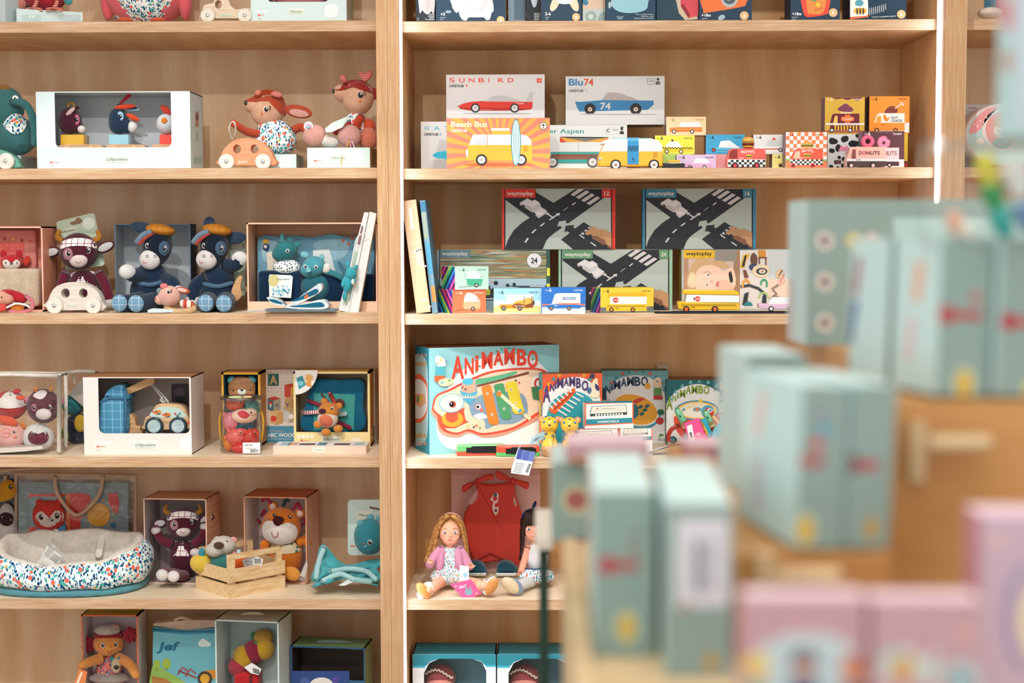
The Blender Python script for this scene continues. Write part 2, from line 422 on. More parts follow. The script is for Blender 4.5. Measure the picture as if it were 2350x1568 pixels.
class Carton:
 """closed box; front face from pxL to pxR, its top edge at pyT, standing at height z, front-left corner at depth Y"""
 def __init__(s,name,label,cat,pxL,pxR,pyT,z,Y,depth,front,side=None,top=None,rz=0,group=None,h=None,thick=None,right=None,pyref=None,build=True):
  r=R(rz);s.u=Vector((math.cos(r),math.sin(r),0));s.v=Vector((-math.sin(r),math.cos(r),0));s.z=Vector((0,0,1))
  py=pyref or(pyT+proj((0,Y,z))[1])/2
  o=W(pxL,py,Y);o.z=z;s.o=o;s.r=r;s.d=depth
  s.w=(plane_hit(pxR,py,o,s.v)-o).dot(s.u);s.h=h or(plane_hit((pxL+pxR)/2,pyT,o,s.v).z-z)
  s.b=B();s.name,s.label,s.cat,s.group=name,label,cat,group
  s.F=Face(s,o,s.u,s.z,s.v,lambda a,b,k:(a,-k,b))
  s.S=Face(s,o,s.v,s.z,s.u,lambda a,b,k:(-k,a,b))
  orr=o+s.u*s.w
  s.RS=Face(s,orr,s.v,s.z,s.u,lambda a,b,k:(s.w+k,a,b))
  f,sd,tp=front,side or front,top or side or front
  if build:
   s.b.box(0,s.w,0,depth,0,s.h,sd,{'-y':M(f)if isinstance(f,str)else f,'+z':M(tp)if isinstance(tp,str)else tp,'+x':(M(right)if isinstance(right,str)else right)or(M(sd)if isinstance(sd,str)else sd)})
 def top(s):return s.o.z+s.h
 def done(s):
  s.obj=s.b.build(s.name,None,s.o,(0,0,s.r));tag(s.obj,s.label,s.cat,s.group);return s
class Tray(Carton):
 """open display box: thin card walls, open front (or top) with optional U-shaped front panel"""
 def __init__(s,*a,inner=None,t=.0025,roof=True,lip=None,win=None,rr=8,floor=True,**k):
  Carton.__init__(s,*a,build=False,**k)
  f=M(a[9])if isinstance(a[9],str)else a[9];sd=k.get('side')or f;sd=M(sd)if isinstance(sd,str)else sd
  tp=k.get('top')or sd;tp=M(tp)if isinstance(tp,str)else tp;rt=k.get('right')or sd;rt=M(rt)if isinstance(rt,str)else rt
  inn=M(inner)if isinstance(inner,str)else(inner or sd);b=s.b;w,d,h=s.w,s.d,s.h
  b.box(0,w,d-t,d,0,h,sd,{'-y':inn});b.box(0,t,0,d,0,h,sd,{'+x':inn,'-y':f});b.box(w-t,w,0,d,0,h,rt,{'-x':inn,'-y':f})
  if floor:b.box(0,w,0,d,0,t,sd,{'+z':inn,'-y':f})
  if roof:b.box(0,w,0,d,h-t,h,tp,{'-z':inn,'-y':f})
  if win:
   (a0,z1),(a1,z0)=s.F.uv(win[0],win[1]),s.F.uv(win[2],win[3]);rad=rr*.00115
   pts=[(0,0),(w,0),(w,h),(a1,h),(a1,z0+rad)]
   pts+=[(a1-rad+rad*math.cos(R(q)),z0+rad-rad*math.sin(R(q)))for q in(30,60,90)]
   pts+=[(a0+rad-rad*math.sin(R(q)),z0+rad-rad*math.cos(R(q)))for q in(0,30,60,90)]+[(a0,h),(0,h)]
   if z1<h-.004:pts=pts[:-2]+[(a0,z1),(a1-.0003,z1),(a1-.0003,h),(0,h)]if False else pts
   n=len(pts);vs=[(x,-.0005,z)for x,z in pts]+[(x,.0016,z)for x,z in pts]
   b.add(vs,[tuple(range(n)),tuple(range(n,2*n))]+[(i,(i+1)%n,n+(i+1)%n,n+i)for i in range(n)],f)
   s.F.k=12
  if lip:
   z0=s.F.uv(s.F.c.o.x,lip)[1]if False else plane_hit((a[3]+a[4])/2,lip,s.o,s.v).z-s.o.z
   b.box(0,w,-.0005,.0016,0,z0,f);s.F.k=12
cam=bpy.data.cameras.new('camera');co=bpy.data.objects.new('camera',cam);COL.objects.link(co)
co.matrix_world=Matrix.Translation(CP)@MC
cam.sensor_width=36;cam.lens=FPX/2350*36;cam.clip_start=.05
cam.dof.use_dof=True;cam.dof.focus_distance=4.08;cam.dof.aperture_fstop=2.1
SC.camera=co
SC.view_settings.view_transform='Standard';SC.view_settings.look='None';SC.view_settings.exposure=0.1;SC.view_settings.gamma=1
w=bpy.data.worlds.new('world');SC.world=w;w.use_nodes=True
w.node_tree.nodes['Background'].inputs[0].default_value=(1.0,.98,.955,1);w.node_tree.nodes['Background'].inputs[1].default_value=1.12
YP,YB=-.085,.398
EDGE_Z=ply('ply_edge_shelf','Z',('#a5754d','#cda67f','#e6d0b4'))
EDGE_X=ply('ply_edge_upright','X',('#a8784f','#c79c72','#dcc09c'))
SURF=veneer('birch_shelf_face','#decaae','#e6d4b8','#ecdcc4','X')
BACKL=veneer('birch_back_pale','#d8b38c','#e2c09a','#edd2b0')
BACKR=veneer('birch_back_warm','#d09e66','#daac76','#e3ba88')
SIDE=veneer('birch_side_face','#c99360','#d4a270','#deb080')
def zat(px,py,Y=0):return W(px,py,Y).z
ZR=[zat(919.5,49.5),zat(920.5,387.4),zat(924,721.3),zat(925.5,1051.6),zat(928,1376.5)]
ZL=[zat(862,46.8),zat(864,384.8),zat(866,718.6),zat(869,1049),zat(872,1376)]
st=ZR[1]-ZR[0]
ZR=[ZR[0]-st]+ZR+[ZR[4]+st];ZL=[ZL[0]-st]+ZL+[ZL[4]+st]
XA0,XA1=W(862.2,20,YP).x,W(887.3,20,YP).x
XB0,XB1=W(887.9,20,YP).x,W(914.2,20,YP).x
XC0,XC1=W(2170.9,20,YP).x,W(2195,20,YP).x
XD0,XD1=W(2195.6,20,YP).x,W(2219.8,20,YP).x
TH=.0272;XL=XA0-1.394
def upright(n,x0,x1,label):
 b=B();o=((x0+x1)/2,0,0);hw=(x1-x0)/2
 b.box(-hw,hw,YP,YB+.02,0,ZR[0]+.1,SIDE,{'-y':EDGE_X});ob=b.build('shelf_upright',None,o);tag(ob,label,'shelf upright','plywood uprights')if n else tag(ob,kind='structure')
upright(1,XA0,XA1,'plywood upright closing the right side of the plush toy shelves')
upright(2,XB0,XB1,'plywood upright with light strip at left end of the toy car shelves')
upright(3,XC0,XC1,'plywood upright with light strip at right end of the toy car shelves')
upright(4,XD0,XD1,'plywood upright edge on the far side of the right-hand double post')
upright(0,XL-.03,XL,'plywood upright at far left end of the plush toy shelves')
ROWL=['above the top row of plush','under the wooden truck and big floral plush','under the boxed animal heads and peach wooden car','under the two navy donkeys and white wooden car','under the boxed tow truck and bath toy tub','under the floral baby basket and wooden crate','lowest, under the boxed red-haired doll']
ROWR=['above the navy game boxes','under the row of navy game boxes','under the toy bus and food trucks','under the road game boxes and school bus','under the big instrument box and harmonicas','under the two seated dolls','lowest, under the teal baby doll boxes']
def shelf(x0,x1,z,label,group,seen=True):
 b=B();hw=(x1-x0)/2
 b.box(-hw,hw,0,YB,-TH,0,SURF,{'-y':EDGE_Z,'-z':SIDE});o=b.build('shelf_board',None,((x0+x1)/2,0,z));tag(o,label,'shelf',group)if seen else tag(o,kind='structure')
for i in range(7):
 shelf(XL,XA0-.0003,ZL[i],'plywood shelf board on the left, '+ROWL[i],'shelf boards of the plush shelves',0<i<6)
 shelf(XB1+.0003,XC0-.0003,ZR[i],'plywood shelf board in the middle, '+ROWR[i],'shelf boards of the toy car shelves',0<i<6)
for i,lb in((1,'plywood shelf board right of the double post, under a white shoe'),(2,'plywood shelf board right of the double post, under a pink round tin'),(3,'plywood shelf board right of the double post, behind the mint boxes')):
 shelf(XD1+.0003,XD1+.6,ZR[i],lb,'shelf boards of the right-hand shelves')
def board(x0,x1,mat,label):
 b=B();hw=(x1-x0)/2;b.box(-hw,hw,0,.018,0,ZR[0]+.1,mat);o=b.build('back_board',None,((x0+x1)/2,YB+.0003,0));tag(o,label,'back board','back boards')
board(XL,XA0-.0003,BACKL,'pale birch plywood back board behind the plush toys')
board(XB1+.0003,XC0-.0003,BACKR,'warm birch plywood back board behind the toy car boxes')
board(XD1+.0003,XD1+.6,BACKL,'birch plywood back board right of the double post')
LEDM=M('#f4f6ff','emit',s=9.0)
def led(x,label):
 b=B();b.box(-.0014,.0014,-.044,-.012,.02,ZR[0],M('#e8ecf4'),{'-x':LEDM,'+x':LEDM,'-y':LEDM});o=b.build('light_strip',None,(x,0,0));tag(o,label,'light strip','vertical light strips')
led(XB1+.0016,'white glowing vertical light strip left of the toy car shelves')
led(XC0-.0016,'white glowing vertical light strip right of the toy car shelves')
wf=NT('floor_concrete');wf.col(wf.ramp(wf.noise(wf.coord(),3,4),[(.3,'#a8a298'),(.7,'#bfb9ae')]));wf.set(Roughness=.6)
b=B();b.box(-5,5,-7,.6,-.05,0,wf.m);tag(b.build('floor'),kind='structure')
b=B();b.box(-5,5,.55,.6,0,3.3,M('#cfc8bd','matte'));tag(b.build('wall_back'),kind='structure')
b=B();b.box(-5,5,-3.3,.6,3.3,3.35,M('#e6e2da','matte'));tag(b.build('ceiling'),kind='structure')
def spot(x,y,z,tx,ty,tz,power,ang,blend=.25,rad=.02,col=(1,.98,.95)):
 l=bpy.data.lights.new('track_spot','SPOT');l.energy=power;l.spot_size=R(ang);l.spot_blend=blend;l.shadow_soft_size=rad;l.color=col
 o=bpy.data.objects.new('track_spot',l);COL.objects.link(o);o.location=(x,y,z)
 o.rotation_euler=(Vector((tx,ty,tz))-Vector((x,y,z))).to_track_quat('-Z','Y').to_euler()
for a in((-.5,-3.2,2.95,-.95,.2,1.15,85,46),(-.6,-1.3,3.2,-.95,.2,1.75,30,56),(-1.0,-2.2,3.2,-.95,.2,.55,125,36),(.5,-1.3,3.22,.4,.2,1.7,56,54),(.25,-2.1,3.22,.35,.2,.8,95,27)):
 spot(*a)
l=bpy.data.lights.new('ceiling_panel','AREA');l.energy=55;l.size=3.2;l.size_y=2.0;l.shape='RECTANGLE';l.color=(1,.97,.93)  # soft overhead fill, added for ambient light; no such fixture is seen
o=bpy.data.objects.new('ceiling_panel',l);COL.objects.link(o);o.location=(0,-3.2,3.25)
def keyhole(outer,holes):
 o=list(outer)
 for h in holes:
  k=min(((i,j)for i in range(len(o))for j in range(len(h))),key=lambda q:(o[q[0]][0]-h[q[1]][0])**2+(o[q[0]][1]-h[q[1]][1])**2)
  ar=lambda P:sum(P[i-1][0]*P[i][1]-P[i][0]*P[i-1][1]for i in range(len(P)))
  hh=h[k[1]:]+h[:k[1]]+[h[k[1]]]
  if ar(o)*ar(h)>0:hh=hh[::-1]
  o=o[:k[0]+1]+hh+o[k[0]:]
 return o
def logo(F,x,y,w,bg='#dfe3d8',n='Lilliputiens'):
 F.rect(x,y,x+w,y+w*.38,bg);F.text(n,x+w*.1,y+w*.25,w*.12,'#2d6a4f',0.012,w*.8,.25)
 F.rect(x+w*.1,y+w*.3,x+w*.85,y+w*.33,'#a9bcb2')
def dots4(F,x,y,dx,r=3.6,arrow=True):
 F.many([circ(x+i*dx,y,r,n=14)for i in range(4)],'#eef2f0')
 if arrow:
  F.stroke([(x+dx*.5,y+9),(x+dx*2.2,y+9)],1.6,'#e98a74');F.circ(x+dx*.6,y+9,2.6,'#e0604a',n=10)
  F.text('12m',x+dx*.3,y+19,4,'#e98a74')
def badge(F,x,y,r,lines=('ANIMALS','PLAY AND','DISCOVER')):
 F.poly(star(x,y,r,r*.95,20),'#edf2f1')
 for i,t in enumerate(lines):F.text(t,x,y-r*.3+i*r*.34,r*.15,'#b9cbc9',0,None,0,'c')
MINT,MINTD,FLOR='#c4dad9','#b5cbcb',M('#f1f3f0','floral')
Z=ZL
def toycar(name,label,px,Y,z,poly,holes,wheels,wr,col,txt=None,tcol='#7fd0cf',cat='toy car',hub=True):
 T=Toy(name,label,cat,px,Y,z);b=T.part();b.prism(keyhole(poly,holes),4,34,M(col,'wood',d='#e4dcd4'))
 if txt:b.text(txt[0],txt[1],txt[2],txt[3],M(tcol),3.7,.01)
 b.done('body')
 for x,y in wheels:
  for d in(0,32):
   w_=T.part();w_.wheel((x,y),wr,d-7,d+5,M('#e3dcd3','wood',d='#eeeae4'));o=w_.done('wheel')
   h=T.part();h.ell((x,y,d-7),(wr*.28,2,wr*.28),M('#c9cdd0','metal'),seg=10,reg=False);h.done('axle_cap',parent=o)
 return T
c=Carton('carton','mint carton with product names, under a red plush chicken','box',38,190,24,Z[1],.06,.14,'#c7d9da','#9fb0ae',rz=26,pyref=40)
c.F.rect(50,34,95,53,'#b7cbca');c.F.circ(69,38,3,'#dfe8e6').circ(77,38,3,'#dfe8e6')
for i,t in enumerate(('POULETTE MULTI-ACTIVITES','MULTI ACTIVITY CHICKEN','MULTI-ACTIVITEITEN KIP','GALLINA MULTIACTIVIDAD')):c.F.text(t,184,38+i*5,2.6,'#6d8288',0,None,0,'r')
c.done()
T=Toy('plush_chicken','red plush chicken with striped dangling legs sitting on a mint carton','soft toy',112,.15,c.top());RED=M('#b32c36','plush');STR=M('#d9a08a','stripe',line='#a83a34',p=.006)
T.part().ell((102,-10),(50,40,40),RED).done('body')
b=T.part();b.ell((110,-62),(32,30,30),M('#efe6dc','plush'));b.done('head')
for x in(85,132):
 b=T.part();b.tube(spline([(x,-8,-38),(x-2,8,-48),(x-8,18,-52)]),4.5,STR);b.tube([(x-8,19,-52),(x-24,22,-54)],4,STR);b.tube([(x-8,19,-52),(x+10,23,-54)],4,STR);b.done('leg')
T.part().limb((60,0,-10),(22,22,-20),18,M('#e8907c','fur'),16).done('wing');T.part().limb((150,-10,-20),(162,10,-24),10,M('#4f9aa2','plush'),6).done('wing')
c=Carton('carton','pale grey carton cut off by the left frame edge on the top row','box',-60,12,-20,Z[1],.1,.14,'#b9c6c8',rz=-20);c.done()
T=Toy('plush_owl','big coral plush with floral belly and orange feet on the top row','soft toy',335,.2,Z[1]);PK=M('#ee6f78','plush')
b=T.part();b.ell((335,-60),(108,84,116),PK,e=.85);b.done('body')
b=T.part();b.patch(blob([(258,-90),(256,-20),(262,30),(276,49),(330,51),(378,48),(392,20),(394,-40),(380,-100),(325,-125)]),FLOR,9,7);b.done('belly')
for x in(238,432):T.part().limb((x+(12 if x<300 else-12),-60,-10),(x+(8 if x<300 else-6),46,-24),17,M('#ee6a70','plush'),24).done('wing')
for x in(287,362):T.part().ell((x,46,-92),(18,14,6),M('#d8603a','plush'),reg=False).done('foot')
T=toycar('wooden_truck','pale wooden toy truck with turquoise lettering on the top row',520,.05,Z[1],[(462,30),(468,12),(490,6),(494,-6),(515,-10),(524,0),(530,14),(540,22),(575,18),(586,28),(586,42),(466,42)],[circ(501,10,8,10)],[(476,35),(561,35)],16.5,'#e2cfb8',('Janod',508,38,6),'#6fc4c4')
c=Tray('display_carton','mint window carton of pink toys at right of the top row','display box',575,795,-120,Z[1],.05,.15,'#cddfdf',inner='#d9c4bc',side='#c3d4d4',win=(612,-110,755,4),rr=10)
dots4(c.F,590,26,7,2.6);logo(c.F,660,19,38);badge(c.F,760,25,17);c.RS.rect(806,18,838,44,'#aac8c4');c.RS.circ(818,24,3,'#e4ece9').circ(826,24,3,'#e4ece9').text('PLAY',811,38,3,'#dbe6e3')
c.done()
T=Toy('plush_rabbit','pink plush lying in the mint window carton on the top row','soft toy',685,.13,c.o.z+.0026);b=T.part();b.ell((690,-10),(60,30,42),M('#d98a8c','plush'));b.done('body');T.part().ell((650,-30),(28,26,26),M('#e3a09a','plush')).done('head')
c=Carton('carton','grey carton with product names, under the teal plush elephant','box',-70,48,357,Z[2],.09,.13,'#b3c2c3','#8d9a98',pyref=372,right='#8c8e88')  # right side colour is darkened, its shade painted in
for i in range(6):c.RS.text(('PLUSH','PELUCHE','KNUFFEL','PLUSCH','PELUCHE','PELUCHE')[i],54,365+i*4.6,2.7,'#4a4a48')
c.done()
T=Toy('plush_elephant','teal plush elephant with floral ear at left edge, on a grey carton','soft toy',40,.165,c.top());TE=M('#467f80','plush')
b=T.part();b.ell((34,312),(50,42,46),TE);b.ell((8,250),(46,40,52),TE,(0,20,0));b.done('body')
b=T.part();b.tube(spline([(30,232,-38),(56,238,-40),(72,262,-40),(80,300,-34),(80,330,-26)]),[9,13,13,12,9],TE,10);b.done('trunk')
b=T.part();b.patch(blob([(8,284),(28,262),(50,264),(62,276),(54,300),(36,308),(18,300)]),FLOR,2.5,4);b.done('ear')
T.part().ell((8,205,-10),(18,12,10),M('#b0782c','fur'),reg=False).done('tuft');b=T.part();b.limb((32,232,-44),(50,236,-40),8,M('#557a80','plush'),4);b.done('ear')
T.eye(35,228,4,(8,9));b=T.part();b.text('Lilliputiens',28,337,5,M('#1f4040'),T.front(50,336)-4,.01,40,.25,rot=-4);b.done('embroidery')
T=Toy('wooden_roller','green wooden pull toy with pale wheel cut off at left edge','toy car',8,.03,Z[2])
T.part().prism(blob([(-60,360),(-30,340),(10,346),(34,360),(43,374),(38,386),(-60,386)]),8,40,M('#5e9a8a','gloss'),bev=3).done('body')
for x in(12,-48):
 w_=T.part();w_.wheel((x,370),19,-6,7,M('#e6ded4','wood'));o=w_.done('wheel');h=T.part();h.ell((x,370,-6),(5,2,5),M('#c9cdd0','metal'),seg=10,reg=False);h.done('axle_cap',parent=o)
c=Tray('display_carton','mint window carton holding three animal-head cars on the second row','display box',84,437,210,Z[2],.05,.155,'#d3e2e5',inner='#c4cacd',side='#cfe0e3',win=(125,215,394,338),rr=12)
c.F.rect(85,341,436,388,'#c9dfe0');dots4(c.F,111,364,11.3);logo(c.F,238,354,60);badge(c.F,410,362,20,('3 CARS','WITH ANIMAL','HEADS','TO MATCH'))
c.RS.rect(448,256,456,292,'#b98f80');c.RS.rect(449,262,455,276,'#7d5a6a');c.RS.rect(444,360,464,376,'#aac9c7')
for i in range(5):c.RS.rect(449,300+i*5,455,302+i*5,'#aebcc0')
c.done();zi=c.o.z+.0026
WOODT=M('#dcb083','wood')
def headcar(label,x0,x1,bx0,bx1,bcol,cols,hx,hy,kind):
 T=Toy('animal_head_car',label,'wooden toy',(x0+x1)/2,.115,zi,'animal-head cars in the mint carton')
 b=T.part();b.prism(blob([(x0+2,338),(x0+8,332),((x0+x1)/2,331),(x1-8,332),(x1-1,336),(x1,343),(x0,343)],3),-26,22,WOODT,bev=2);b.done('base')
 for q in(x0+22,x1-26):b=T.part();b.wheel((q,342),9,-32,-24,WOODT);b.done('wheel')
 b=T.part();b.bx(bx0,309,bx1,332,-24,20,M(bcol,'gloss'),1.5);b.done('block')
 return T
T=headcar('animal-head car with a burgundy horse head on a yellow block',132,234,139,192,'#d2a52e',0,162,275,'h')
BU=M('#4a1e2e','plush');b=T.part();b.ell((160,277),(27,26,31),BU);b.ell((176,290),(15,18,16),BU);b.done('head')
T.part().ell((187,297,-14),(9,10,9),M('#e8e0dc','plush')).done('muzzle');b=T.part();b.tube(circ(163,244,7,8,n=12),2.4,M('#d9982a','plush'),6,True);b.done('loop')
b=T.part();b.limb((151,265,-24),(172,247,-22),5,M('#d9b8b0','plush'),3);b.limb((172,250,-6),(182,246,-6),4,BU,3);b.done('ear');T.eye(176,275,4,(7,12,'#b0607a'))
T=headcar('animal-head car with a navy donkey head on a light blue block',240,332,249,295,'#8fc0cc',0,275,275,'d')
NV=M('#26374f','plush');b=T.part();b.ell((272,278),(22,24,30),NV,e=.85);b.ell((290,290),(16,18,16),NV);b.done('head')
T.part().ell((305,290,-8),(11,12,15),M('#e6e2de','plush'),(0,15,0)).done('muzzle');b=T.part();b.limb((262,247,-12),(312,243,-14),6,M('#d8492e','plush'),5);b.limb((266,241,-10),(316,250,-8),5,NV,4);b.done('cap')
b=T.part();b.tube([(276,238,-8),(290,224,-8),(297,219,-8)],[3,4,5],M('#cc3040','plush'),6);b.tube([(295,254,-8),(318,252,-8)],3,M('#8fb8cc','plush'),6);b.done('tuft')
b=T.part();b.limb((290,262,-22),(320,277,-24),6,M('#dd4c2c','plush'),5);b.done('ear');T.eye(276,267,4,(8,11,'#8fb0cc'))
T=headcar('animal-head car with a white bird head on a red block',344,420,366,412,'#d84436',0,380,285,'b')
b=T.part();b.ell((381,285),(22,22,24),M('#d9dade','plush'));b.done('head');T.part().limb((376,284,-22),(378,270,-20),7,M('#e8842a','plush'),4).done('beak');T.part().limb((392,262,-4),(369,243,-6),8,M('#d84436','plush'),5).done('comb');T.eye(398,280,3)
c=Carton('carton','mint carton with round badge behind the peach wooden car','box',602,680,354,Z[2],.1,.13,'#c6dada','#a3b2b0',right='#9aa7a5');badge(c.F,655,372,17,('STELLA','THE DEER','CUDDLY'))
for i in range(6):c.RS.rect(686,359+i*4.5,694,361+i*4.5,'#7d8886')
c.done()
SK,HR,FL=M('#e9b595','plush'),M('#c44e30','plush'),FLOR
T=Toy('plush_deer','plush deer in floral dress stretching an arm over the peach wooden car','soft toy',645,.17,c.top())
b=T.part();b.ell((632,320),(49,36,36),FL,e=.85);b.ell((628,296),(38,28,22),FL);b.done('body')
b=T.part();b.ell((615,254),(40,34,36),SK,(0,-25,0));b.ell((582,243),(24,22,19),SK,(0,20,0));b.done('head')
b=T.part();b.patch(blob([(563,231),(580,222),(597,209),(622,206),(645,218),(656,242),(655,266),(645,262),(636,240),(615,226),(596,224),(580,233)]),HR,1.2,5);b.done('hood')
b=T.part();b.limb((652,250,2),(716,262,-6),15,M('#c9583a','plush'),5);b.done('ear',parent=None);b=T.part();b.limb((664,256,-5),(708,264,-12),9,M('#efb0a4','plush'),4);b.done('ear_lining')
for p,q in(((586,216),(598,209)),((622,214),(648,219))):T.part().limb((p[0],p[1],-26),(q[0],q[1],-28),7,M('#e09c8c','stripe',line='#c2574a',p=.004,ax='X'),5).done('horn')
b=T.part();b.tube(spline([(598,308,-18),(570,303,-34),(550,292,-48),(537,284,-54)]),[10,9,9,8],HR,10);b.ell((536,283,-54),(8,8,9),HR,reg=False);b.done('arm')
b=T.part();b.tube(spline([(672,300,-6),(690,292,0),(706,300,-4)]),[10,10,9],HR,10);b.done('arm');T.dot(565,236,(5,6),M('#241a18','gloss'),'nose');T.eye(611,251,5,(7,7),lash=1);T.dot(601,261,3,M('#e0704c','matte'),'cheek')
b=T.part();b.line([(568,252),(571,255),(575,254)],.7,M('#c0503c'));b.done('mouth')
T=toycar('wooden_car','peach wooden toy car with two round holes, in front of the plush deer',566,.02,Z[2],blob([(505,378),(506,362),(516,340),(538,322),(566,317),(596,323),(617,341),(628,362),(629,380)],4)[:-5]+[(629,380),(505,380)],[circ(544,342,9,10.5),circ(584,342,9,10.5)],[(519,371),(603,371)],18,'#f09c74',('Janod',547,374,6),'#f4e9df')
b=T.part();b.tube(spline([(533,318,20),(526,300,0),(529,284,-10),(537,280,-30),(541,296,-20),(538,312,0)]),1.8,M('#efece6','cloth'),6);b.done('pull_cord')
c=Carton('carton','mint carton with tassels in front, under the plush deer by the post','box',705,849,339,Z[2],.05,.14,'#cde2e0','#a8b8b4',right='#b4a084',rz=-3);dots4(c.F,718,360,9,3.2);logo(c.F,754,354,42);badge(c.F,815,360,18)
for i in range(6):c.RS.rect(853,344+i*6,860,347+i*6,'#6f6048')
c.done()
T=Toy('plush_deer','plush deer with striped heart horns and fluffy pink feet by the post','soft toy',800,.13,c.top())
b=T.part();b.ell((818,292),(30,26,36),FL);b.done('body')
b=T.part();b.ell((822,225),(36,34,40),SK,(0,14,0));b.ell((786,214),(22,22,20),SK,(0,30,0));b.done('head')
b=T.part();b.patch(blob([(764,206),(778,206),(788,192),(806,184),(830,184),(850,196),(860,216),(846,208),(826,198),(806,196),(794,204),(780,208)]),M('#a8322f','plush'),1.2,5);b.done('hood')
STH=M('#d98a7c','stripe',line='#a83c3c',p=.0045)
b=T.part();b.limb((792,190,-20),(784,171,-20),7,STH,5);b.done('horn')
b=T.part();b.prism(blob([(836,188),(826,176),(822,168),(828,163),(837,168),(846,162),(854,166),(850,178)]),-22,-12,STH,bev=3);b.done('horn')
b=T.part();b.limb((852,216,4),(868,214,4),14,M('#a83a34','plush'),6);b.done('ear');T.dot(767,209,(5,5),M('#1e1614','gloss'),'nose');T.eye(827,218,6,(7,7.5),lash=1);T.dot(826,232,3,M('#e0704c','matte'),'cheek')
b=T.part();b.tube(spline([(805,285,-16),(790,294,-26),(770,303,-32)]),[9,8,8],M('#b03a34','plush'),10);b.tube(spline([(828,270,-22),(818,285,-32),(812,300,-40)]),[10,9,8],M('#c8492e','plush'),10);b.done('arm')
b=T.part();b.ell((845,318,-20),(22,20,26),M('#ee8a70','fur'));b.ell((846,290,-10),(16,14,18),M('#dd5a3c','plush'));b.done('leg')
for x,y,r,cc,pw in((722,312,27,'#eeb0a2',(708,290,'#e8d8d8')),(802,312,27,'#efb3ab',None)):
 b=T.part();b.ell((x,y,-42),(r,22,r*.95),M(cc,'fur'));b.done('foot')
b=T.part();b.limb((728,318,-40),(778,330,-42),15,M('#ece4de','fur'),14);b.done('leg');b=T.part();b.ell((708,290,-56),(11,5,11),M('#f2e8ea'),reg=False);b.ell((708,291,-60),(7,3,7),M('#eaa0ae'),reg=False);b.ell((708,292,-63),(4,2,4),M('#7fb8cc'),reg=False);b.done('paw')
b=T.part();b.prism([(746,295),(762,282),(795,268),(800,271),(786,292),(762,303),(748,304)],-66,-65,M('#cfe2dc'));b.done('tag')
for q,cc in((0,'#e0b040'),(12,'#ef9fa8'),(24,'#f2d6d8')):
 b=T.part();b.tube(spline([(802+q*.2,322,-66),(795+q*.8,340,-70),(785+q*1.6,362,-72),(783+q*1.9,380,-72)]),1.5,M(cc,'cloth'),5);b.done('tassel')
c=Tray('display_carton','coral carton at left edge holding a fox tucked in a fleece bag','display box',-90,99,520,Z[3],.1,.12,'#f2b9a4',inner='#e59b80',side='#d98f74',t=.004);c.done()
T=Toy('plush_fox_set','plush fox in cream fleece sleeping bag inside the coral carton','soft toy',20,.16,c.o.z+.0042)
b=T.part();b.bx(-70,527,82,640,24,40,M('#e8968a','cloth'),6);b.done('pillow')
b=T.part();b.bx(-70,617,88,704,-30,24,M('#e6d2b6','fur'),9);b.done('sleeping_bag')
b=T.part();b.flat([(-70,560),(55,556),(55,600),(-70,606)],23,M('#e0645a','dots',line='#f0b0a8',s=110,w=.16));b.many if 0 else None
for i,cc in enumerate(('#b03a3a','#e0b040','#8f2f3a','#d9503c')):b.flat([(6+i*20,545+i*2),(15+i*20,546+i*2),(10+i*20,553+i*2)],23,M(cc))
b.done('bunting')
b=T.part();b.ell((26,602,0),(25,20,18),M('#c22a34','plush'));b.done('head');b=T.part();b.ell((8,583,0),(8,6,9),M('#c22a34','plush'),reg=False);b.ell((44,583,0),(8,6,9),M('#c22a34','plush'),reg=False);b.done('ear')
b=T.part();b.patch(blob([(6,600),(16,596),(26,606),(36,596),(46,602),(42,614),(26,618),(10,614)]),M('#f0e6de','plush'),.8,3);b.done('muzzle');T.dot(26,604,3,M('#201414','gloss'),'nose');T.eye(14,603,2.5);T.eye(38,603,2.5)
b=T.part();b.limb((56,610,12),(66,588,10),9,M('#cf4034','plush'),6);b.done('tail')
T=Toy('rag_doll','little red-hooded rag doll with pink braid lying at left edge','soft toy',30,.05,Z[3])
b=T.part();b.limb((-30,704,0),(30,698,0),15,M('#c02734','plush'),14);b.done('body');b=T.part();b.ell((6,684,-6),(26,18,16),M('#efae94','plush'),(0,10,0));b.done('head')
b=T.part();b.limb((18,674,4),(62,690,4),13,M('#c02734','plush'),14);b.ell((18,674,4),(22,18,10),M('#c02734','plush'),reg=False);b.done('hood');b=T.part();b.tube(spline([(60,680,-6),(74,692,-8),(72,708,-10),(54,716,-12),(24,715,-14)]),[5,5,5,4,5],M('#d87f8c','cloth'),8);b.done('braid')
b=T.part();b.tube(spline([(16,706,-24),(36,697,-26),(58,700,-24),(68,706,-18)]),2.2,M('#e8f0f2'),6);b.done('ribbon');T.eye(4,682,2);b=T.part();b.ell((40,706,-12),(16,8,10),M('#d8803c','plush'),reg=False);b.done('shoe')
b=T.part();b.prism(blob([(-8,700),(8,698),(14,708),(6,715),(-10,714)]),-20,-10,M('#e0504c','plush'),bev=3);b.done('hand')
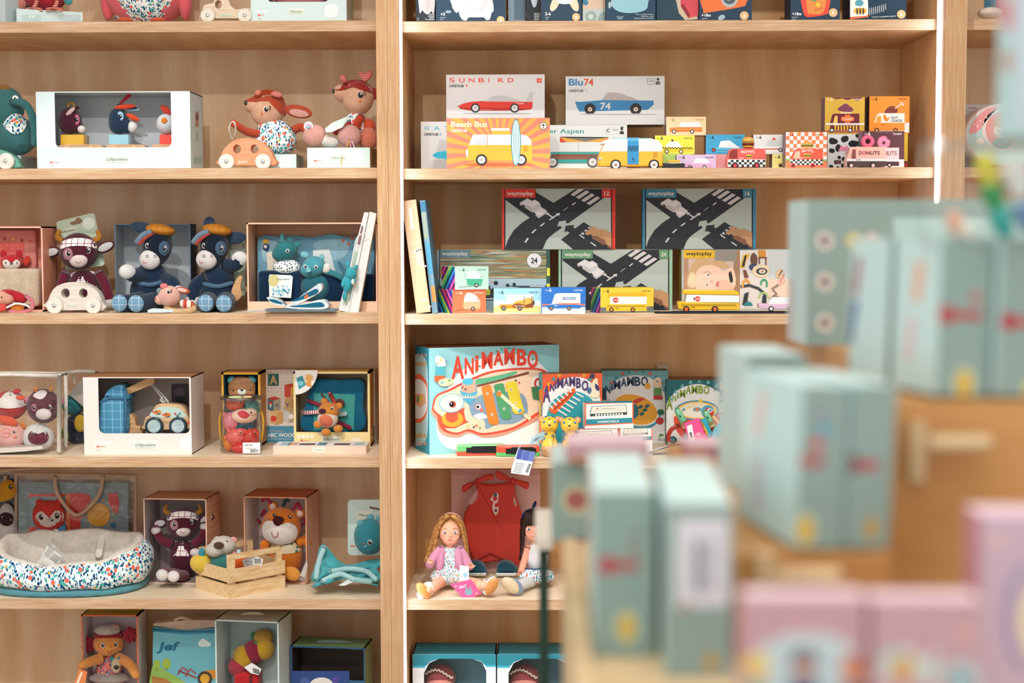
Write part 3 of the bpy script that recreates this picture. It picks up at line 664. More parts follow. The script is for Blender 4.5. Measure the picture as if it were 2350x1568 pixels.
def plaid_cow(label,head,body,s,Y,z,arms,legs,tagc=True,group=None):
 hx,hy=head;bx_,by=body;T=Toy('plush_bull',label,'soft toy',bx_,Y,z)
 BUR,GR,HO=M('#54202f','plush'),M('#ebe3e0','plaid',p=.0165,w=.1,line='#7d3048'),M('#b87a2c','plush')
 b=T.part();b.ell((bx_,by,0),(38*s,30*s,48*s),BUR,e=.9);b.done('body')
 b=T.part();b.ell((hx,hy,-10),(44*s,36*s,42*s),BUR);b.done('head')
 b=T.part();b.patch([(hx-40*s,hy-12*s),(hx-20*s,hy-18*s),(hx,hy-20*s),(hx+20*s,hy-18*s),(hx+40*s,hy-14*s),(hx+38*s,hy-30*s),(hx+20*s,hy-34*s),(hx,hy-35*s),(hx-20*s,hy-34*s),(hx-37*s,hy-30*s)]if 0 else blob([(hx-42*s,hy-6*s),(hx-22*s,hy-11*s),(hx,hy-13*s),(hx+22*s,hy-11*s),(hx+42*s,hy-7*s),(hx+38*s,hy-22*s),(hx+20*s,hy-29*s),(hx,hy-31*s),(hx-20*s,hy-29*s),(hx-38*s,hy-22*s)],3),GR,1,5);b.done('headband')
 b=T.part();b.patch(blob([(bx_-30*s,by-40*s),(bx_,by-46*s),(bx_+26*s,by-42*s),(bx_+36*s,by-8*s),(bx_,by-4*s),(bx_-34*s,by-8*s)],3),GR,1,5);b.done('shirt')
 b=T.part();b.ell((hx,hy+20*s,-34*s),(21*s,14*s,17*s),M('#e6d6d0','plush'));b.done('muzzle')
 b=T.part();b.line([(hx-6*s,hy+24*s),(hx,hy+28*s),(hx+6*s,hy+24*s)],.8,M('#b04a5a'));b.done('mouth')
 b=T.part();b.patch(circ(hx-24*s,hy+6*s,11*s,14*s),M('#b8828e','plush'),1.4,3);b.done('eye_patch');T.eye(hx-23*s,hy+5*s,5*s,(6.5*s,7*s));T.eye(hx+22*s,hy-2*s,5*s,(6.5*s,7*s),lash=1)
 for q in(-1,1):
  b=T.part();b.tube(spline([(hx+q*36*s,hy-24*s,0),(hx+q*48*s,hy-32*s,0),(hx+q*44*s,hy-46*s,0)]),[8*s,8*s,5*s],HO,10);b.done('horn')
  e=(hx+q*40*s,hy-2*s,-4),(hx+q*82*s,hy+(6 if q<0 else-18)*s,-10)
  b=T.part();b.limb(*e,13*s,BUR,4*s);b.limb((e[0][0]+q*6,e[0][1],-10*s),(e[1][0]-q*4,e[1][1],-15*s),9*s,M('#d8d4d6','plush'),3*s);b.done('ear')
 for a in arms:b=T.part();b.tube(spline([(*p,0)if len(p)<3 else p for p in a]),[13*s,12*s,12*s],M('#6d2338','plush'),10);o=b.done('arm');b=T.part();q=a[-1];b.ell((q[0],q[1]+4,q[2]-2),(13*s,11*s,12*s),M('#e0d8d6','plush'),reg=False);b.done('hand',parent=o)
 for a in legs:b=T.part();b.tube(spline(a),[15*s,16*s,15*s],M('#7a2a42','plush'),10);o=b.done('leg');b=T.part();q=a[-1];b.ell((q[0],q[1]+2,q[2]-6),(16*s,10,15*s),M('#e8e2e0','plush'),reg=False);b.done('foot',parent=o)
 return T
T=plaid_cow('burgundy plush bull with plaid headband sitting behind the white wooden car',(180,577),(193,668),1.0,.17,Z[3],[[(150,630,-8),(142,655,-14),(140,690,-20)],[(228,630,-8),(244,660,-14),(250,690,-20)]],[])
b=T.part();b.prism(keyhole([(129,512),(133,508),(210,489),(217,492),(240,604),(236,610),(158,622),(150,618)],[blob([(160,511),(172,507),(176,500),(184,500),(187,504),(190,508),(184,513),(166,517)],2)]),18,19.5,M('#b9cbb2'));b.flat([(137,527),(175,519),(177,531),(140,539)],17.8,M('#d5d9c2'));b.text('Lilliputiens',141,535,4.5,M('#2d5a40'),17.5,.01,33,.2,rot=-11);b.flat(circ(203,513,14),17.8,M('#e2e6da'));b.done('card_tag')
T=toycar('wooden_car','white wooden toy car with round holes, in front of the burgundy bull',171,.03,Z[3],blob([(108,706),(110,690),(124,662),(148,650),(172,648),(198,652),(222,668),(234,692),(236,712)],4)[:-5]+[(236,712),(108,712)],[circ(150,673,10,11),circ(191,673,10,11)],[(124,702),(213,702)],18.5,'#ddd6cc',('Janod',153,704,6.5),'#a9cfcb')
def donkey(label,hx,hy,bx_,by,Y,z,ears,legs,arms,turn):
 T=Toy('plush_donkey',label,'soft toy',bx_,Y,z);ND,NJ,LB=M('#15202f','plush'),M('#1d3148','plush'),M('#6f93ae','plaid',p=.018,w=.07,line='#b9cfe0')
 b=T.part();b.ell((bx_,by,0),(46,36,44),NJ,e=.9);b.ell((bx_+2,by-40,-2),(36,28,30),NJ);b.done('body')
 b=T.part();b.ell((hx,hy,-8),(32,32,46),ND,(0,turn,0));b.ell((hx-10,hy+22,-16),(28,26,26),ND);b.done('head')
 b=T.part();b.ell((hx-18,hy+30,-30),(24,18,23),M('#e6e0dc','plush'));b.done('muzzle')
 for q in(-24,-6):b=T.part();b.line(circ(hx+q,hy+22,3,n=10),.7,M('#333a44'));b.done('nostril')
 b=T.part();b.line(spline([(hx-34,hy+34),(hx-32,hy+38),(hx-26,hy+36)]),.9,M('#cc5a4c'));b.done('mouth')
 b=T.part();b.patch(circ(hx+15,hy+4,13,17),M('#4a647e','plush'),1,3);b.done('eye_patch');T.eye(hx+15,hy+4,5,(6,7));T.eye(hx-24,hy-2,4,(5,6))
 b=T.part();b.ell((hx+6,hy-38,-12),(34,30,14),M('#b5762c','plaid',p=.016,w=.07,line='#8a5420'),(0,8,0));b.done('cap')
 for e in ears:b=T.part();b.limb(e[0],e[1],14,M('#34465c','cloth'),4);b.done('ear')
 b=T.part();b.tube(spline([(hx-14,hy-34,-34),(hx-34,hy-26,-40),(hx-48,hy-10,-44)]),[7,6,6],M('#70869a','plush'),8);b.tube(spline([(hx-12,hy-30,-36),(hx-30,hy-18,-42),(hx-42,hy-6,-46)]),4,M('#b0453c','plush'),8);b.done('forelock')
 b=T.part();b.tube(spline([(bx_-32,by-24,-26),(bx_,by-18,-36),(bx_+32,by-26,-24)]),5,M('#4c6c88','cloth'),8);b.done('waistband')
 for a in arms:b=T.part();b.tube(spline(a),[17,18,16],NJ,10);o=b.done('arm');b=T.part();q=a[-1];b.ell(q,(19,15,17),M('#e4e2e0','plush'),reg=False);b.done('hand',parent=o)
 for a in legs:b=T.part();b.tube(spline(a),[22,22,20],NJ,12);o=b.done('leg');b=T.part();q=a[-1];b.ell((q[0]-2,q[1],q[2]-12),(18,8,19),LB,reg=False);b.done('foot',parent=o)
 return T
c=Tray('display_carton','open navy plaid carton holding a plush donkey on the third row','display box',264,438,514,Z[3],.16,.14,M('#4f6d84'),inner='#b9bfc4',side=M('#3f5a72','plaid',p=.02,w=.08,line='#7f9ab0'),rz=6);c.done()
T=donkey('navy plush donkey sitting in the open plaid carton, arm raised',362,566,345,672,.14,c.o.z+.0026,[((372,536,10),(300,516,14))],[[(330,690,-30),(300,696,-62),(276,696,-80)],[(356,692,-30),(330,697,-66),(314,697,-86)]],[[(330,628,-16),(308,632,-40),(292,624,-56)],[(376,640,-10),(396,650,-30),(400,668,-40)]],14)
T=donkey('navy plush donkey with both ears up, waving beside the open carton',492,566,500,676,.14,Z[3],[((480,532,6),(481,497,8)),((512,548,4),(565,544,0))],[[(480,690,-30),(474,696,-60),(474,696,-82)],[(520,690,-30),(516,697,-64),(516,697,-86)]],[[(472,640,-10),(448,660,-14),(444,690,-20)],[(520,610,-10),(540,606,-18),(550,594,-24)]],6)
b=T.part();b.prism(blob([(538,690),(530,672),(538,648),(548,633),(556,636),(552,660),(556,676),(546,690)]),-34,-26,M('#c99c70','wood'),bev=2);b.done('wooden_teether')
b=T.part();b.prism(rrect(522,538,562,680,6),34,35.5,M('#a9bba6'));b.flat(circ(543,563,13),33.8,M('#d8dccf'));b.done('card_tag')
T=Toy('plush_mouse','small pink plush mouse on a wooden ring between the two donkeys','soft toy',395,.03,Z[3]);PM=M('#efb9a8','plush')
b=T.part();b.ell((388,680),(26,22,24),PM,(0,-20,0));b.ell((368,688),(13,13,12),PM);b.done('head');b=T.part();b.limb((402,664,0),(436,670,0),8,M('#c85a3c','plush'),4);b.limb((406,664,-4),(430,669,-5),5,M('#f0c8bc','plush'),3);b.done('ear')
b=T.part();b.ell((376,657,-8),(9,6,7),M('#e8938a','stripe',line='#c2505a',p=.004),reg=False);b.ell((366,668,-6),(7,6,7),M('#7f9a98','plush'),reg=False);b.done('bow');T.dot(357,686,3,M('#a8443c'),'nose');T.eye(387,670,3.5,(5,5),lash=1)
b=T.part();b.tube([(382+32*math.cos(R(a))+32,707+8*math.sin(R(a)),-22*math.sin(R(a)))for a in range(0,360,20)],7,M('#d8b384','wood'),8,True);b.done('ring')
b=T.part();b.limb((412,694,8),(448,706,2),12,M('#b8452f','stripe',line='#e8d8d0',p=.02,ax='X'),9);b.done('body');b=T.part();b.prism([(338,712),(350,708),(400,711),(398,717),(340,718)],-26,-12,M('#c9d6da'));b.done('tag')
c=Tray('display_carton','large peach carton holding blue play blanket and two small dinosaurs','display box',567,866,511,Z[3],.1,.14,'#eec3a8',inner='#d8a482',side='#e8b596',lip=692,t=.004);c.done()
T=Toy('play_blanket','light blue patterned play blanket with navy pocket inside the peach carton','blanket',730,.195,c.o.z+.0042)
b=T.part();LBL='#7fb4cc';pts=[(590,545),(610,539),(640,543),(680,540),(715,545),(760,536),(800,545),(845,538),(860,545),(860,700),(590,700)];b.prism(pts,0,16,M(LBL,'cloth'),bev=3)
b.flat(blob([(600,560),(616,552),(640,560),(634,590),(606,600)]),-.6,M('#a9d2e2','cloth'));b.flat(blob([(720,560),(760,548),(800,556),(790,590),(740,600)]),-.6,M('#a4cede','cloth'));b.flat([(612,580),(640,576),(640,620),(614,620)],-.9,M('#e8dcc8'));b.flat([(718,575),(756,572),(770,625),(720,625)],-.9,M('#dfe6e4'))
b.flat(blob([(604,562),(612,558),(618,566),(614,578),(604,572)]),-1.2,M('#2c3e62'));b.flat(circ(610,554,7,5),-1.3,M('#e8b83a'));b.flat(circ(609,566,4),-1.6,M('#f4f4f0'))
for q in((788,552),(800,560),(808,548)):b.flat(star(q[0],q[1],5,2.5,6),-1.3,M('#d05a4a'))
b.done('blanket');b=T.part();b.bx(592,622,690,694,-50,-8,M('#16304c','cloth'),8);b.bx(692,630,858,694,-50,-8,M('#16304c','cloth'),8);b.done('pocket')
def dino(label,px,hx,hy,cc,c2,horn,ear,body,name='plush_dinosaur',Y=.15):
 T=Toy(name,label,'soft toy',px,Y,c.o.z+.0042);b=T.part();b.ell((hx,hy),(27,24,24),M(cc,'plush'),(0,-12,0));b.ell((hx-12,hy+8),(20,20,18),M(cc,'plush'));b.done('head')
 for a_,b_ in horn:b=T.part();b.tube([a_,b_],[6,2.5],M(c2,'plush'),8);b.done('horn')
 for a_,b_ in ear:b=T.part();b.limb(a_,b_,7,M(c2,'plush'),3);b.done('ear')
 b=T.part();b.ell(*body[:2],body[2]);b.done('body');T.eye(hx+4,hy+1,3,(4.5,4.5));return T
DW=M('#dfe6e2','dots',line='#2c4a4a',s=150,w=.33,rnd=.6)
T=dino('dark teal plush dinosaur in spotted collar, upper one in the peach carton',655,656,575,'#2f7a80','#3b8a8c',[((646,556,-8),(648,536,-8))],[((674,566,-6),(690,558,-6)),((664,556,0),(668,546,0))],((658,614,4),(32,22,20),DW));b=T.part();b.ell((648,650,4),(34,18,34),M('#1d4c58','plush'));b.done('legs')
T=dino('turquoise plush dinosaur with white horn, lower one in the peach carton',720,721,612,'#4f9fae','#7fc4ca',[((708,622,-26),(706,612,-32))],[((708,588,-6),(690,582,-8)),((734,592,-6),(744,588,-6))],((724,660,6),(34,18,34),M('#2a6a78','plush')),Y=.135)
T.eye(701,612,3,(4.5,4.5));b=T.part();b.tube(spline([(745,622,0),(770,630,-6),(788,640,-10)]),[8,7,6],M('#3a8a94','plush'),8);b.done('arm');b=T.part();b.limb((742,625,-8),(756,606,-8),10,M('#ece6da','cloth'),4);b.done('bib')
T=Toy('picture_tag','picture card tag hanging on the navy pocket of the blue blanket','card',645,.115,c.o.z+.0042);b=T.part();b.prism([(617,634),(619,630),(668,632),(672,636),(668,684),(618,682)],-2,-1,M('#dfe6e2'));b.flat(circ(628,644,12,14),-2.3,M('#c8bf84'));b.text('Lilliputiens',634,643,4.5,M('#40705a'),-2.4,0,30,.2)
for i in range(26):x,y=random.uniform(622,662),random.uniform(652,676);b.flat([(x,y),(x+6,y+2),(x+3,y+7)],-2.4-i*.02,M(random.choice(['#5fa8c8','#8fc8d8','#3a7fa8','#b8d8d0','#7fc0b8'])))
b.done('card')
T=Toy('cloth_book','teal and white cloth book lying open in front of the peach carton','book',690,.03,Z[3]);CB=M('#1f6a86','cloth');WB=M('#e9ecec','floral',q=.8)
for a in([(650,703),(625,696),(612,683),(630,684),(650,696)],[(652,703),(672,694),(700,672),(728,652),(738,655),(736,668),(712,684),(680,700)],[(652,706),(690,698),(736,688),(750,694),(750,708),(700,710)]):
 b=T.part();q=blob(a,4);b.prism(q,-36,6,CB,bev=3,side=WB);b.flat([(x,y)for x,y in q],-36.3,M('#dfe8ea','cloth'));cx=sum(p[0]for p in a)/len(a);cy=sum(p[1]for p in a)/len(a);b.flat([(cx+(x-cx)*.78,cy+(y-cy)*.55)for x,y in q],-36.8,CB);b.done('page')
b=T.part();b.text('Lilliputiens',690,679,6,M('#123a5a'),-37.2,.02,46,.2,rot=-34);b.flat(blob([(698,682),(704,676),(708,680),(702,686)]),-37,M('#d8642c'));b.done('embroidery')
b=T.part();b.bx(606,710,770,716,-40,20,M('#6f8086','cloth'),2);b.tube(spline([(612,714,-44),(590,713,-46),(562,717,-50)]),1.6,M('#cfd8da','cloth'),6);b.done('backing')
T=Toy('picture_book','white board book leaning against the post with a small plush on it','book',820,.06,Z[3])
b=T.part();b.prism([(776,712),(800,717),(846,488),(836,487)],-4,26,M('#dfe3e2'));b.done('cover');b=T.part();b.prism([(800,717),(822,718),(864,490),(848,486)],0,25,M('#e8e9e6'));b.done('pages')
b=T.part();b.flat([(786,700),(797,703),(822,580),(812,575)],-4.4,M('#b9cfc0'));b.flat([(800,690),(803,691),(818,610),(815,609)],-4.8,M('#7a9a94'));b.flat([(820,560),(826,562),(834,520),(830,518)],-4.6,M('#8a6a78'));b.done('print')
T=Toy('plush_dinosaur','tiny turquoise plush dinosaur hanging from the leaning white book','soft toy',803,.045,Z[3]);TQ=M('#3fb0c0','plush');b=T.part();b.limb((802,622,0),(794,672,0),12,TQ,9);b.ell((806,628,-4),(13,11,14),TQ);b.done('body')
for a_,b_ in(((800,618,0),(796,598,0)),((812,622,0),(820,608,0))):b=T.part();b.limb(a_,b_,4,TQ,3);b.done('ear')
for a_,b_ in(((790,640,-6),(786,660,-8)),((806,652,-6),(816,640,-10)),((792,668,-4),(790,690,-4))):b=T.part();b.limb(a_,b_,5,TQ,4);b.done('leg')
b=T.part();b.ell((810,647,-10),(4,3,7),M('#eef0ee','plush'),reg=False);b.done('muzzle');b=T.part();b.prism([(774,602),(780,600),(796,620),(788,634)],-6,-5,M('#2a5a6a'));b.done('tag');b=T.part();b.tube(spline([(840,533,-6),(820,545,-8),(812,575,-6),(805,615,-4)]),1.4,M('#f0f0ec'),5);b.done('cord')
def onto(b,c,T,name):
 o=b.build(name,c.obj);o.matrix_parent_inverse=(Matrix.Translation(c.o)@Matrix.Rotation(c.r,4,'Z')).inverted();o.location=T.loc;bpy.data.objects.remove(T.o)
CLR=M('#ffffff','clear');TRIM=M('#ece6d8','cloth')
T=Toy('clear_bag','clear zip bag with white piping full of plush heads, at left edge','bag',40,.09,Z[4])
b=T.part();b.ring(rect(-60,858,141,1040),rect(-59,859,140,1039),-50,-48,CLR);b.flat([(-60,860),(138,862),(139,1038),(-60,1038)],-50,CLR);b.done('clear_panel')
b=T.part();b.tube([(-60,862,-50),(20,860,-51),(80,862,-51),(138,864,-50),(153,858,40),(60,856,50),(-60,856,50)],4,TRIM,6,flat=.5);b.tube([(136,862,-50),(136,1036,-50),(150,1024,40),(151,860,42)],5,TRIM,6,flat=.4);b.tube([(118,866,-50),(118,1036,-50)],0.1,TRIM,4)if 0 else None;b.done('piping')
b=T.part();b.prism([(-60,1036),(-60,1032),(95,1024),(100,1030),(60,1036),(0,1040)],-48,40,M('#cfc8bd'),side=M('#b9b2a6'));b.done('card_base')
def head(label,name,x,y,rx,ry,mat,dy=0,Y=.1,group=None,z=None):
 T=Toy(name,label,'soft toy',x,Y,z if z is not None else Z[4]+.012,group);b=T.part();b.ell((x,y,dy),(rx,min(rx,ry)*.85,ry),mat);b.done('head');return T
T=head('plush hen head, white over red with orange beak, upper left in the clear bag','plush_hen',22,930,40,34,M('#b8342f','plush'),-4)
b=T.part();b.patch(blob([(-16,930),(0,915),(16,900),(40,896),(58,915),(60,930),(20,938)]),M('#efe8e2','plush'),1,4);b.done('face');T.part().limb((38,912,-40),(56,914,-48),6,M('#e8603a','plush'),4).done('beak');T.part().limb((30,900,-20),(48,896,-22),6,M('#cc3a34','plush'),5).done('comb');T.part().limb((-5,958,-20),(40,975,-26),12,M('#e0552f','plush'),8).done('wing');T.eye(24,908,3)
T=head('burgundy plush cow head with white muzzle, upper right in the clear bag','plush_cow',100,932,38,40,M('#5e2433','plush'),0)
b=T.part();b.patch(blob([(76,908),(92,896),(108,900),(100,914),(88,916)]),M('#efe4e0','plush'),1,3);b.done('blaze');T.part().ell((100,951,-30),(18,10,13),M('#e8dcd8','plush'),reg=False).done('muzzle')
for x,q in((83,-1),(116,1)):b=T.part();b.limb((x,900,-14),(x+q*2,888,-16),5,M('#d88a3a','plush'),5);b.done('horn');b=T.part();b.limb((x+q*14,912,0),(x+q*30,926,-4),7,M('#e08aa0','plush'),4);b.done('ear')
T.eye(78,936,4,(6,9,'#a86a7a'));T.eye(114,935,4,(5,6),lash=1)
T=head('pink plush pig head with embroidered snout, lower left in the clear bag','plush_pig',24,1000,36,34,M('#eab0a8','plush'),-8,z=Z[4]+.006)
b=T.part();b.line(circ(14,994,10,n=14),1,M('#d8806e'));b.line(circ(11,994,2,n=8),.8,M('#d8806e'));b.line(circ(18,994,2,n=8),.8,M('#d8806e'));b.done('snout');T.eye(32,992,3);T.dot(34,1003,(5,3),M('#d8746a'),'cheek');T.part().limb((46,970,-10),(58,984,-14),7,M('#d8803c','plush'),4).done('ear')
T=head('white fluffy sheep head with burgundy face, lower right in the clear bag','plush_sheep',88,1004,36,32,M('#efece6','fur'),-6,z=Z[4]+.006)
b=T.part();b.patch(blob([(64,1002),(72,990),(88,996),(104,990),(112,1002),(106,1016),(88,1021),(70,1016)]),M('#6a2636','plush'),1.5,4);b.done('face');T.eye(77,996,3.5,(5,5));T.eye(101,995,3.5,(5,5))
b=T.part();b.line([(84,1006),(88,1008),(88,1012)],.9,M('#d8603c'));b.done('nose')
for x in(70,108):T.dot(x,1006,3,M('#a85a62'),'cheek')
T=Toy('clear_bag','clear bag of dark plush with grey card, behind the bag of plush heads','bag',170,.26,Z[4]);b=T.part();b.flat([(150,862),(208,852),(216,1022),(150,1022)],-34,CLR);b.done('clear_panel');b=T.part();b.tube([(140,856,-34),(180,852,-36),(216,853,-34),(222,856,20)],4,TRIM,6);b.tube([(168,860,-34),(172,880,-35)],3,TRIM,6);b.done('piping')
T=Toy('plush_penguin','dark plush bird with yellow patch in the rear clear bag','soft toy',180,.27,Z[4]);b=T.part();b.ell((180,985),(34,28,36),M('#223044','plush'));b.ell((168,930),(26,24,24),M('#3a8a94','plush'));b.done('body')
b=T.part();b.ell((184,972,-24),(14,8,20),M('#dcb63a','plush'),reg=False);b.done('belly');b=T.part();b.ell((152,995,-16),(12,10,16),M('#8aa850','plush'),reg=False);b.done('wing');b=T.part();b.prism([(158,905),(196,862),(214,884),(200,942)],-30,-29,M('#a9aaa0'));b.flat(circ(188,915,12),-30.4,M('#b8b4a8'));b.done('card_tag')
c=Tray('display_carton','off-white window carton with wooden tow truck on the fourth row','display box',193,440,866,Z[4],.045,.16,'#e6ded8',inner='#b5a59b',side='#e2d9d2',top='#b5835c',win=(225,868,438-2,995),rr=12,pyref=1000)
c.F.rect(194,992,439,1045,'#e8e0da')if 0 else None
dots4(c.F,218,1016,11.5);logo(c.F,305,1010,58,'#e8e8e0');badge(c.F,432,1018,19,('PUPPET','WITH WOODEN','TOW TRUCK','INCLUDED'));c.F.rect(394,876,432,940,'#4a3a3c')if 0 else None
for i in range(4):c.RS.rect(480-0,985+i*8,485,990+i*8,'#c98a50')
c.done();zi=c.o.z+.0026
T=Toy('tow_truck','wooden toy tow truck with quilted blue cover and crane arm','wooden toy',270,.12,zi);QB=M('#4f8fb0','plaid',p=.022,w=.05,line='#a9d0e0')
b=T.part();b.prism(blob([(228,1002),(227,940),(232,918),(248,912),(280,914),(287,930),(287,1002)],4),-40,30,QB,bev=6);b.prism(blob([(238,914),(246,896),(266,884),(280,884),(290,900),(292,918),(250,914)],4),-30,28,QB,bev=5);b.done('cover')
b=T.part();b.tube([(230,925,-38),(250,914,-41),(278,915,-41),(287,916,-40),(287,998,-40)],3.5,M('#3f7698','cloth'),6);b.tube([(278,885,-20),(288,900,-32),(287,918,-38)],4,M('#3f7698','cloth'),6);b.done('binding')
b=T.part();b.prism([(288,996),(288,955),(300,950),(308,960),(312,978),(322,980),(322,994)],-14,14,M('#d6a878','wood'),bev=2);b.done('chassis');b=T.part();b.ell((296,972,-15),(4,2,4),M('#c9c4b8','metal'),seg=10,reg=False);b.done('bolt');b=T.part();b.bx(284,990,326,1000,-18,18,M('#d0a070','wood'),1.5);b.done('base')
b=T.part();b.prism([(276,898),(342,866),(352,866),(355,872),(353,882),(284,910)],-20,-2,M('#d9ab78','wood'),bev=1.5);b.done('crane_arm')
b=T.part();b.tube([(348,884,-12),(372,914,-14),(376,926,-14),(368,918,-12)],1.6,M('#d9dde2','cloth'),6);b.tube([(352,884,-10),(380,914,-12),(388,928,-12)],1.6,M('#d9dde2','cloth'),6);b.tube(circ(375,918,6,n=12),1.8,M('#e2e4e8','cloth'),6,True);b.tube(circ(381,922,5,n=12),1.6,M('#e2e4e8','cloth'),6,True);b.done('rope')
T=Toy('wooden_car','wooden toy car with painted birds hanging from the tow truck rope','toy car',380,.115,zi)
b=T.part();b.prism(blob([(329,975),(334,958),(345,952),(356,932),(372,927),(400,928),(420,934),(430,952),(436,972),(434,986),(332,986)],4),-20,16,M('#dfb98c','wood'),bev=2.5)
b.flat(blob([(346,956),(358,938),(372,934),(400,935),(414,940),(424,958)],4),-20.4,M('#bcd2ca'));
for x,y,cc in((362,947,'#e08a34'),(384,953,'#dd7a30')):b.flat(circ(x,y,8,6),-20.8,M(cc));b.flat([(x-14,y-3),(x-6,y-3),(x-8,y+3)],-20.9,M('#d9503c'));b.flat(circ(x-3,y-2,2,n=8),-21,M('#2a2a2a'));b.flat(circ(x+2,y+3,4,2),-21,M('#3a6a8a'))
for i,cc in enumerate(('#cc4a3c','#2f5a5a','#3f8a88')):b.flat(star(402+i*5,950+(i%2)*5,4,2,5),-20.8,M(cc))
b.flat(rect(430,966,436,974),-20.5,M('#e0603c'));b.done('body')
for x in(353,408):
 b=T.part();b.wheel((x,979),21,-30,-20,M('#1f3340','gloss'));o=b.done('wheel');b=T.part();b.wheel((x,979),15,-31.5,-29,M('#bcd3d4','wood'));b.done('hub',parent=o)
 b=T.part();b.wheel((x,979),21,14,22,M('#1f3340','gloss'));b.done('wheel')
T=Toy('picture_card','dark printed picture on the back wall inside the tow truck carton','card',413,.195,zi);b=T.part();b.prism(rect(394,882,432,940),-1,0,M('#4a3a3c'));b.flat(circ(412,900,12,10),-1.2,M('#6a5a64'));b.flat(circ(412,918,9),-1.3,M('#2a2428'));b.done('card');b=T.part();b.limb((420,990,-10),(424,945,-10),10,M('#d8a04a'),2);b.done('giraffe')
c=Tray('display_carton','slim yellow and teal carton with wooden bear face behind the tub','display box',509,598,855,Z[4],.2,.1,'#e0a83a',inner='#2c5f78',side='#c98c3c',t=.006);c.done()
T=Toy('wooden_bear','wooden bear face with teal ears inside the yellow and teal carton','wooden toy',555,.225,c.o.z+.0062);b=T.part();b.ell((555,892),(32,8,28),M('#c08a5c','wood'),e=.8);b.done('face')
for x in(532,577):b=T.part();b.ell((x,873,2),(11,6,10),M('#5aa6b0'),reg=False);b.done('ear')
T.part().ell((555,899,-6),(11,4,9),M('#e8e4de'),reg=False).done('muzzle');b=T.part();b.flat([(550,893),(560,893),(555,899)],-11,M('#1a1a1a'));b.done('nose');T.dot(536,897,2.6,M('#221a18'));T.dot(574,896,2.6,M('#221a18'));T.dot(537,906,(5,3),M('#d8504a'),'cheek');T.dot(572,906,(5,3),M('#d8504a'),'cheek')
b=T.part();b.bx(528,922,582,1040,0,18,M('#3a7f96'),2);b.done('body')
T=Toy('clear_tub','clear plastic tub of bath toys with yellow cord handle and price sticker','tub',555,.1,Z[4])
b=T.part();b.lathe(554,[(46,1042),(47,1036),(46,918),(47,912)],CLR,seg=36);b.done('wall');b=T.part();b.lathe(554,[(44,917),(48,916),(48,910),(40,909),(38,912)],M('#e9f0ee','clear',a=.12),seg=36);b.flat(circ(540,912,16,3),-30,M('#c8d69a'));b.flat(circ(568,911,10,2),-30,M('#e8c890'));b.done('lid')
for q in(-1,1):b=T.part();b.tube(spline([(554+q*44,942,0),(554+q*50,962,0),(554+q*49,992,0),(554+q*45,1012,0)]),2.2,M('#e6b030','cloth'),6);b.done('cord_handle')
b=T.part();b.prism(rect(557,1016,597,1041),-49,-48.6,M('#ecebea'));b.text('330 Kč',562,1024,4.2,M('#2a2a2a'),-49.3,.01);b.text('Tuba figurek na vodu',561,1030,2.2,M('#444444'),-49.3)
for i in range(15):b.flat(rect(574+i*1.3,1031,574+i*1.3+random.choice((.4,.8)),1039),-49.3,M('#333333'))
b.done('price_sticker')
for i,(nm,lb,x,y,rx,ry,cc,d)in enumerate([('bath_cow','cream bath toy with red ear near the top of the tub',560,955,30,17,'#f0cdb2',-14),('bath_pig','pink bath toy at the left of the tub',528,968,18,22,'#ea8c98',-6),('bath_fish','teal bath toy at the top right of the tub',578,938,18,16,'#5fa29a',6),('bath_crab','orange-red bath toy under the tub lid',540,930,22,14,'#e26a4a',4),('bath_fox','red bath toy at the right of the tub',575,1006,20,22,'#d84438',-10),('bath_star','coral bath toy in the middle of the tub',540,1002,22,18,'#e86a62',-16),('bath_lion','orange bath toy at the bottom left of the tub',526,1018,14,18,'#e8883a',-4),('bath_giraffe','red spotted bath toy at the bottom of the tub',552,1028,22,13,'#d23a34',-20)]):
 T=Toy(nm,lb,'bath toy',x,.1,Z[4]+.002,'bath toys in the tub');RB=M(cc,'gloss');b=T.part();b.ell((x,y,d),(rx,15,ry),RB);b.ell((x+rx*.5,y-ry*.5,d-6),(rx*.5,10,ry*.55),RB);b.done('body');T.eye(x+rx*.55,y-ry*.5,2.2)
 if i==0:b=T.part();b.patch(blob([(545,948),(558,943),(572,952),(566,960),(552,958)]),M('#cc3a44'),.6,3);b.done('ear')
 else:b=T.part();b.limb((x-rx*.4,y-ry*.4,d-8),(x-rx*.9,y-ry*1.0,d-8),5,RB,4);b.done('ear')
c=Carton('carton','white dotted carton reading ABC WOOD B with letter A block picture','box',607,860,849,Z[4],.29,.07,M('#e6ddd2','dots',s=105,w=.14,rnd=0,line='#c98a70'),'#d8cfc4')
c.F.rect(607,978,860,1018,'#4f96b4');c.F.text('petit friends',615,992,5,'#c9a88a',0,34);c.F.text('ABC WOOD BLOCKS',613,1003,8.5,'#f0f0ec',.02,112)
c.F.rect(612,1007,668,1008.2,'#c4d6dc');c.F.rect(615,858,640,886,'#2f6a62');c.F.text('A',627.5,882,20,'#d8b070',.02,17,0,'c')
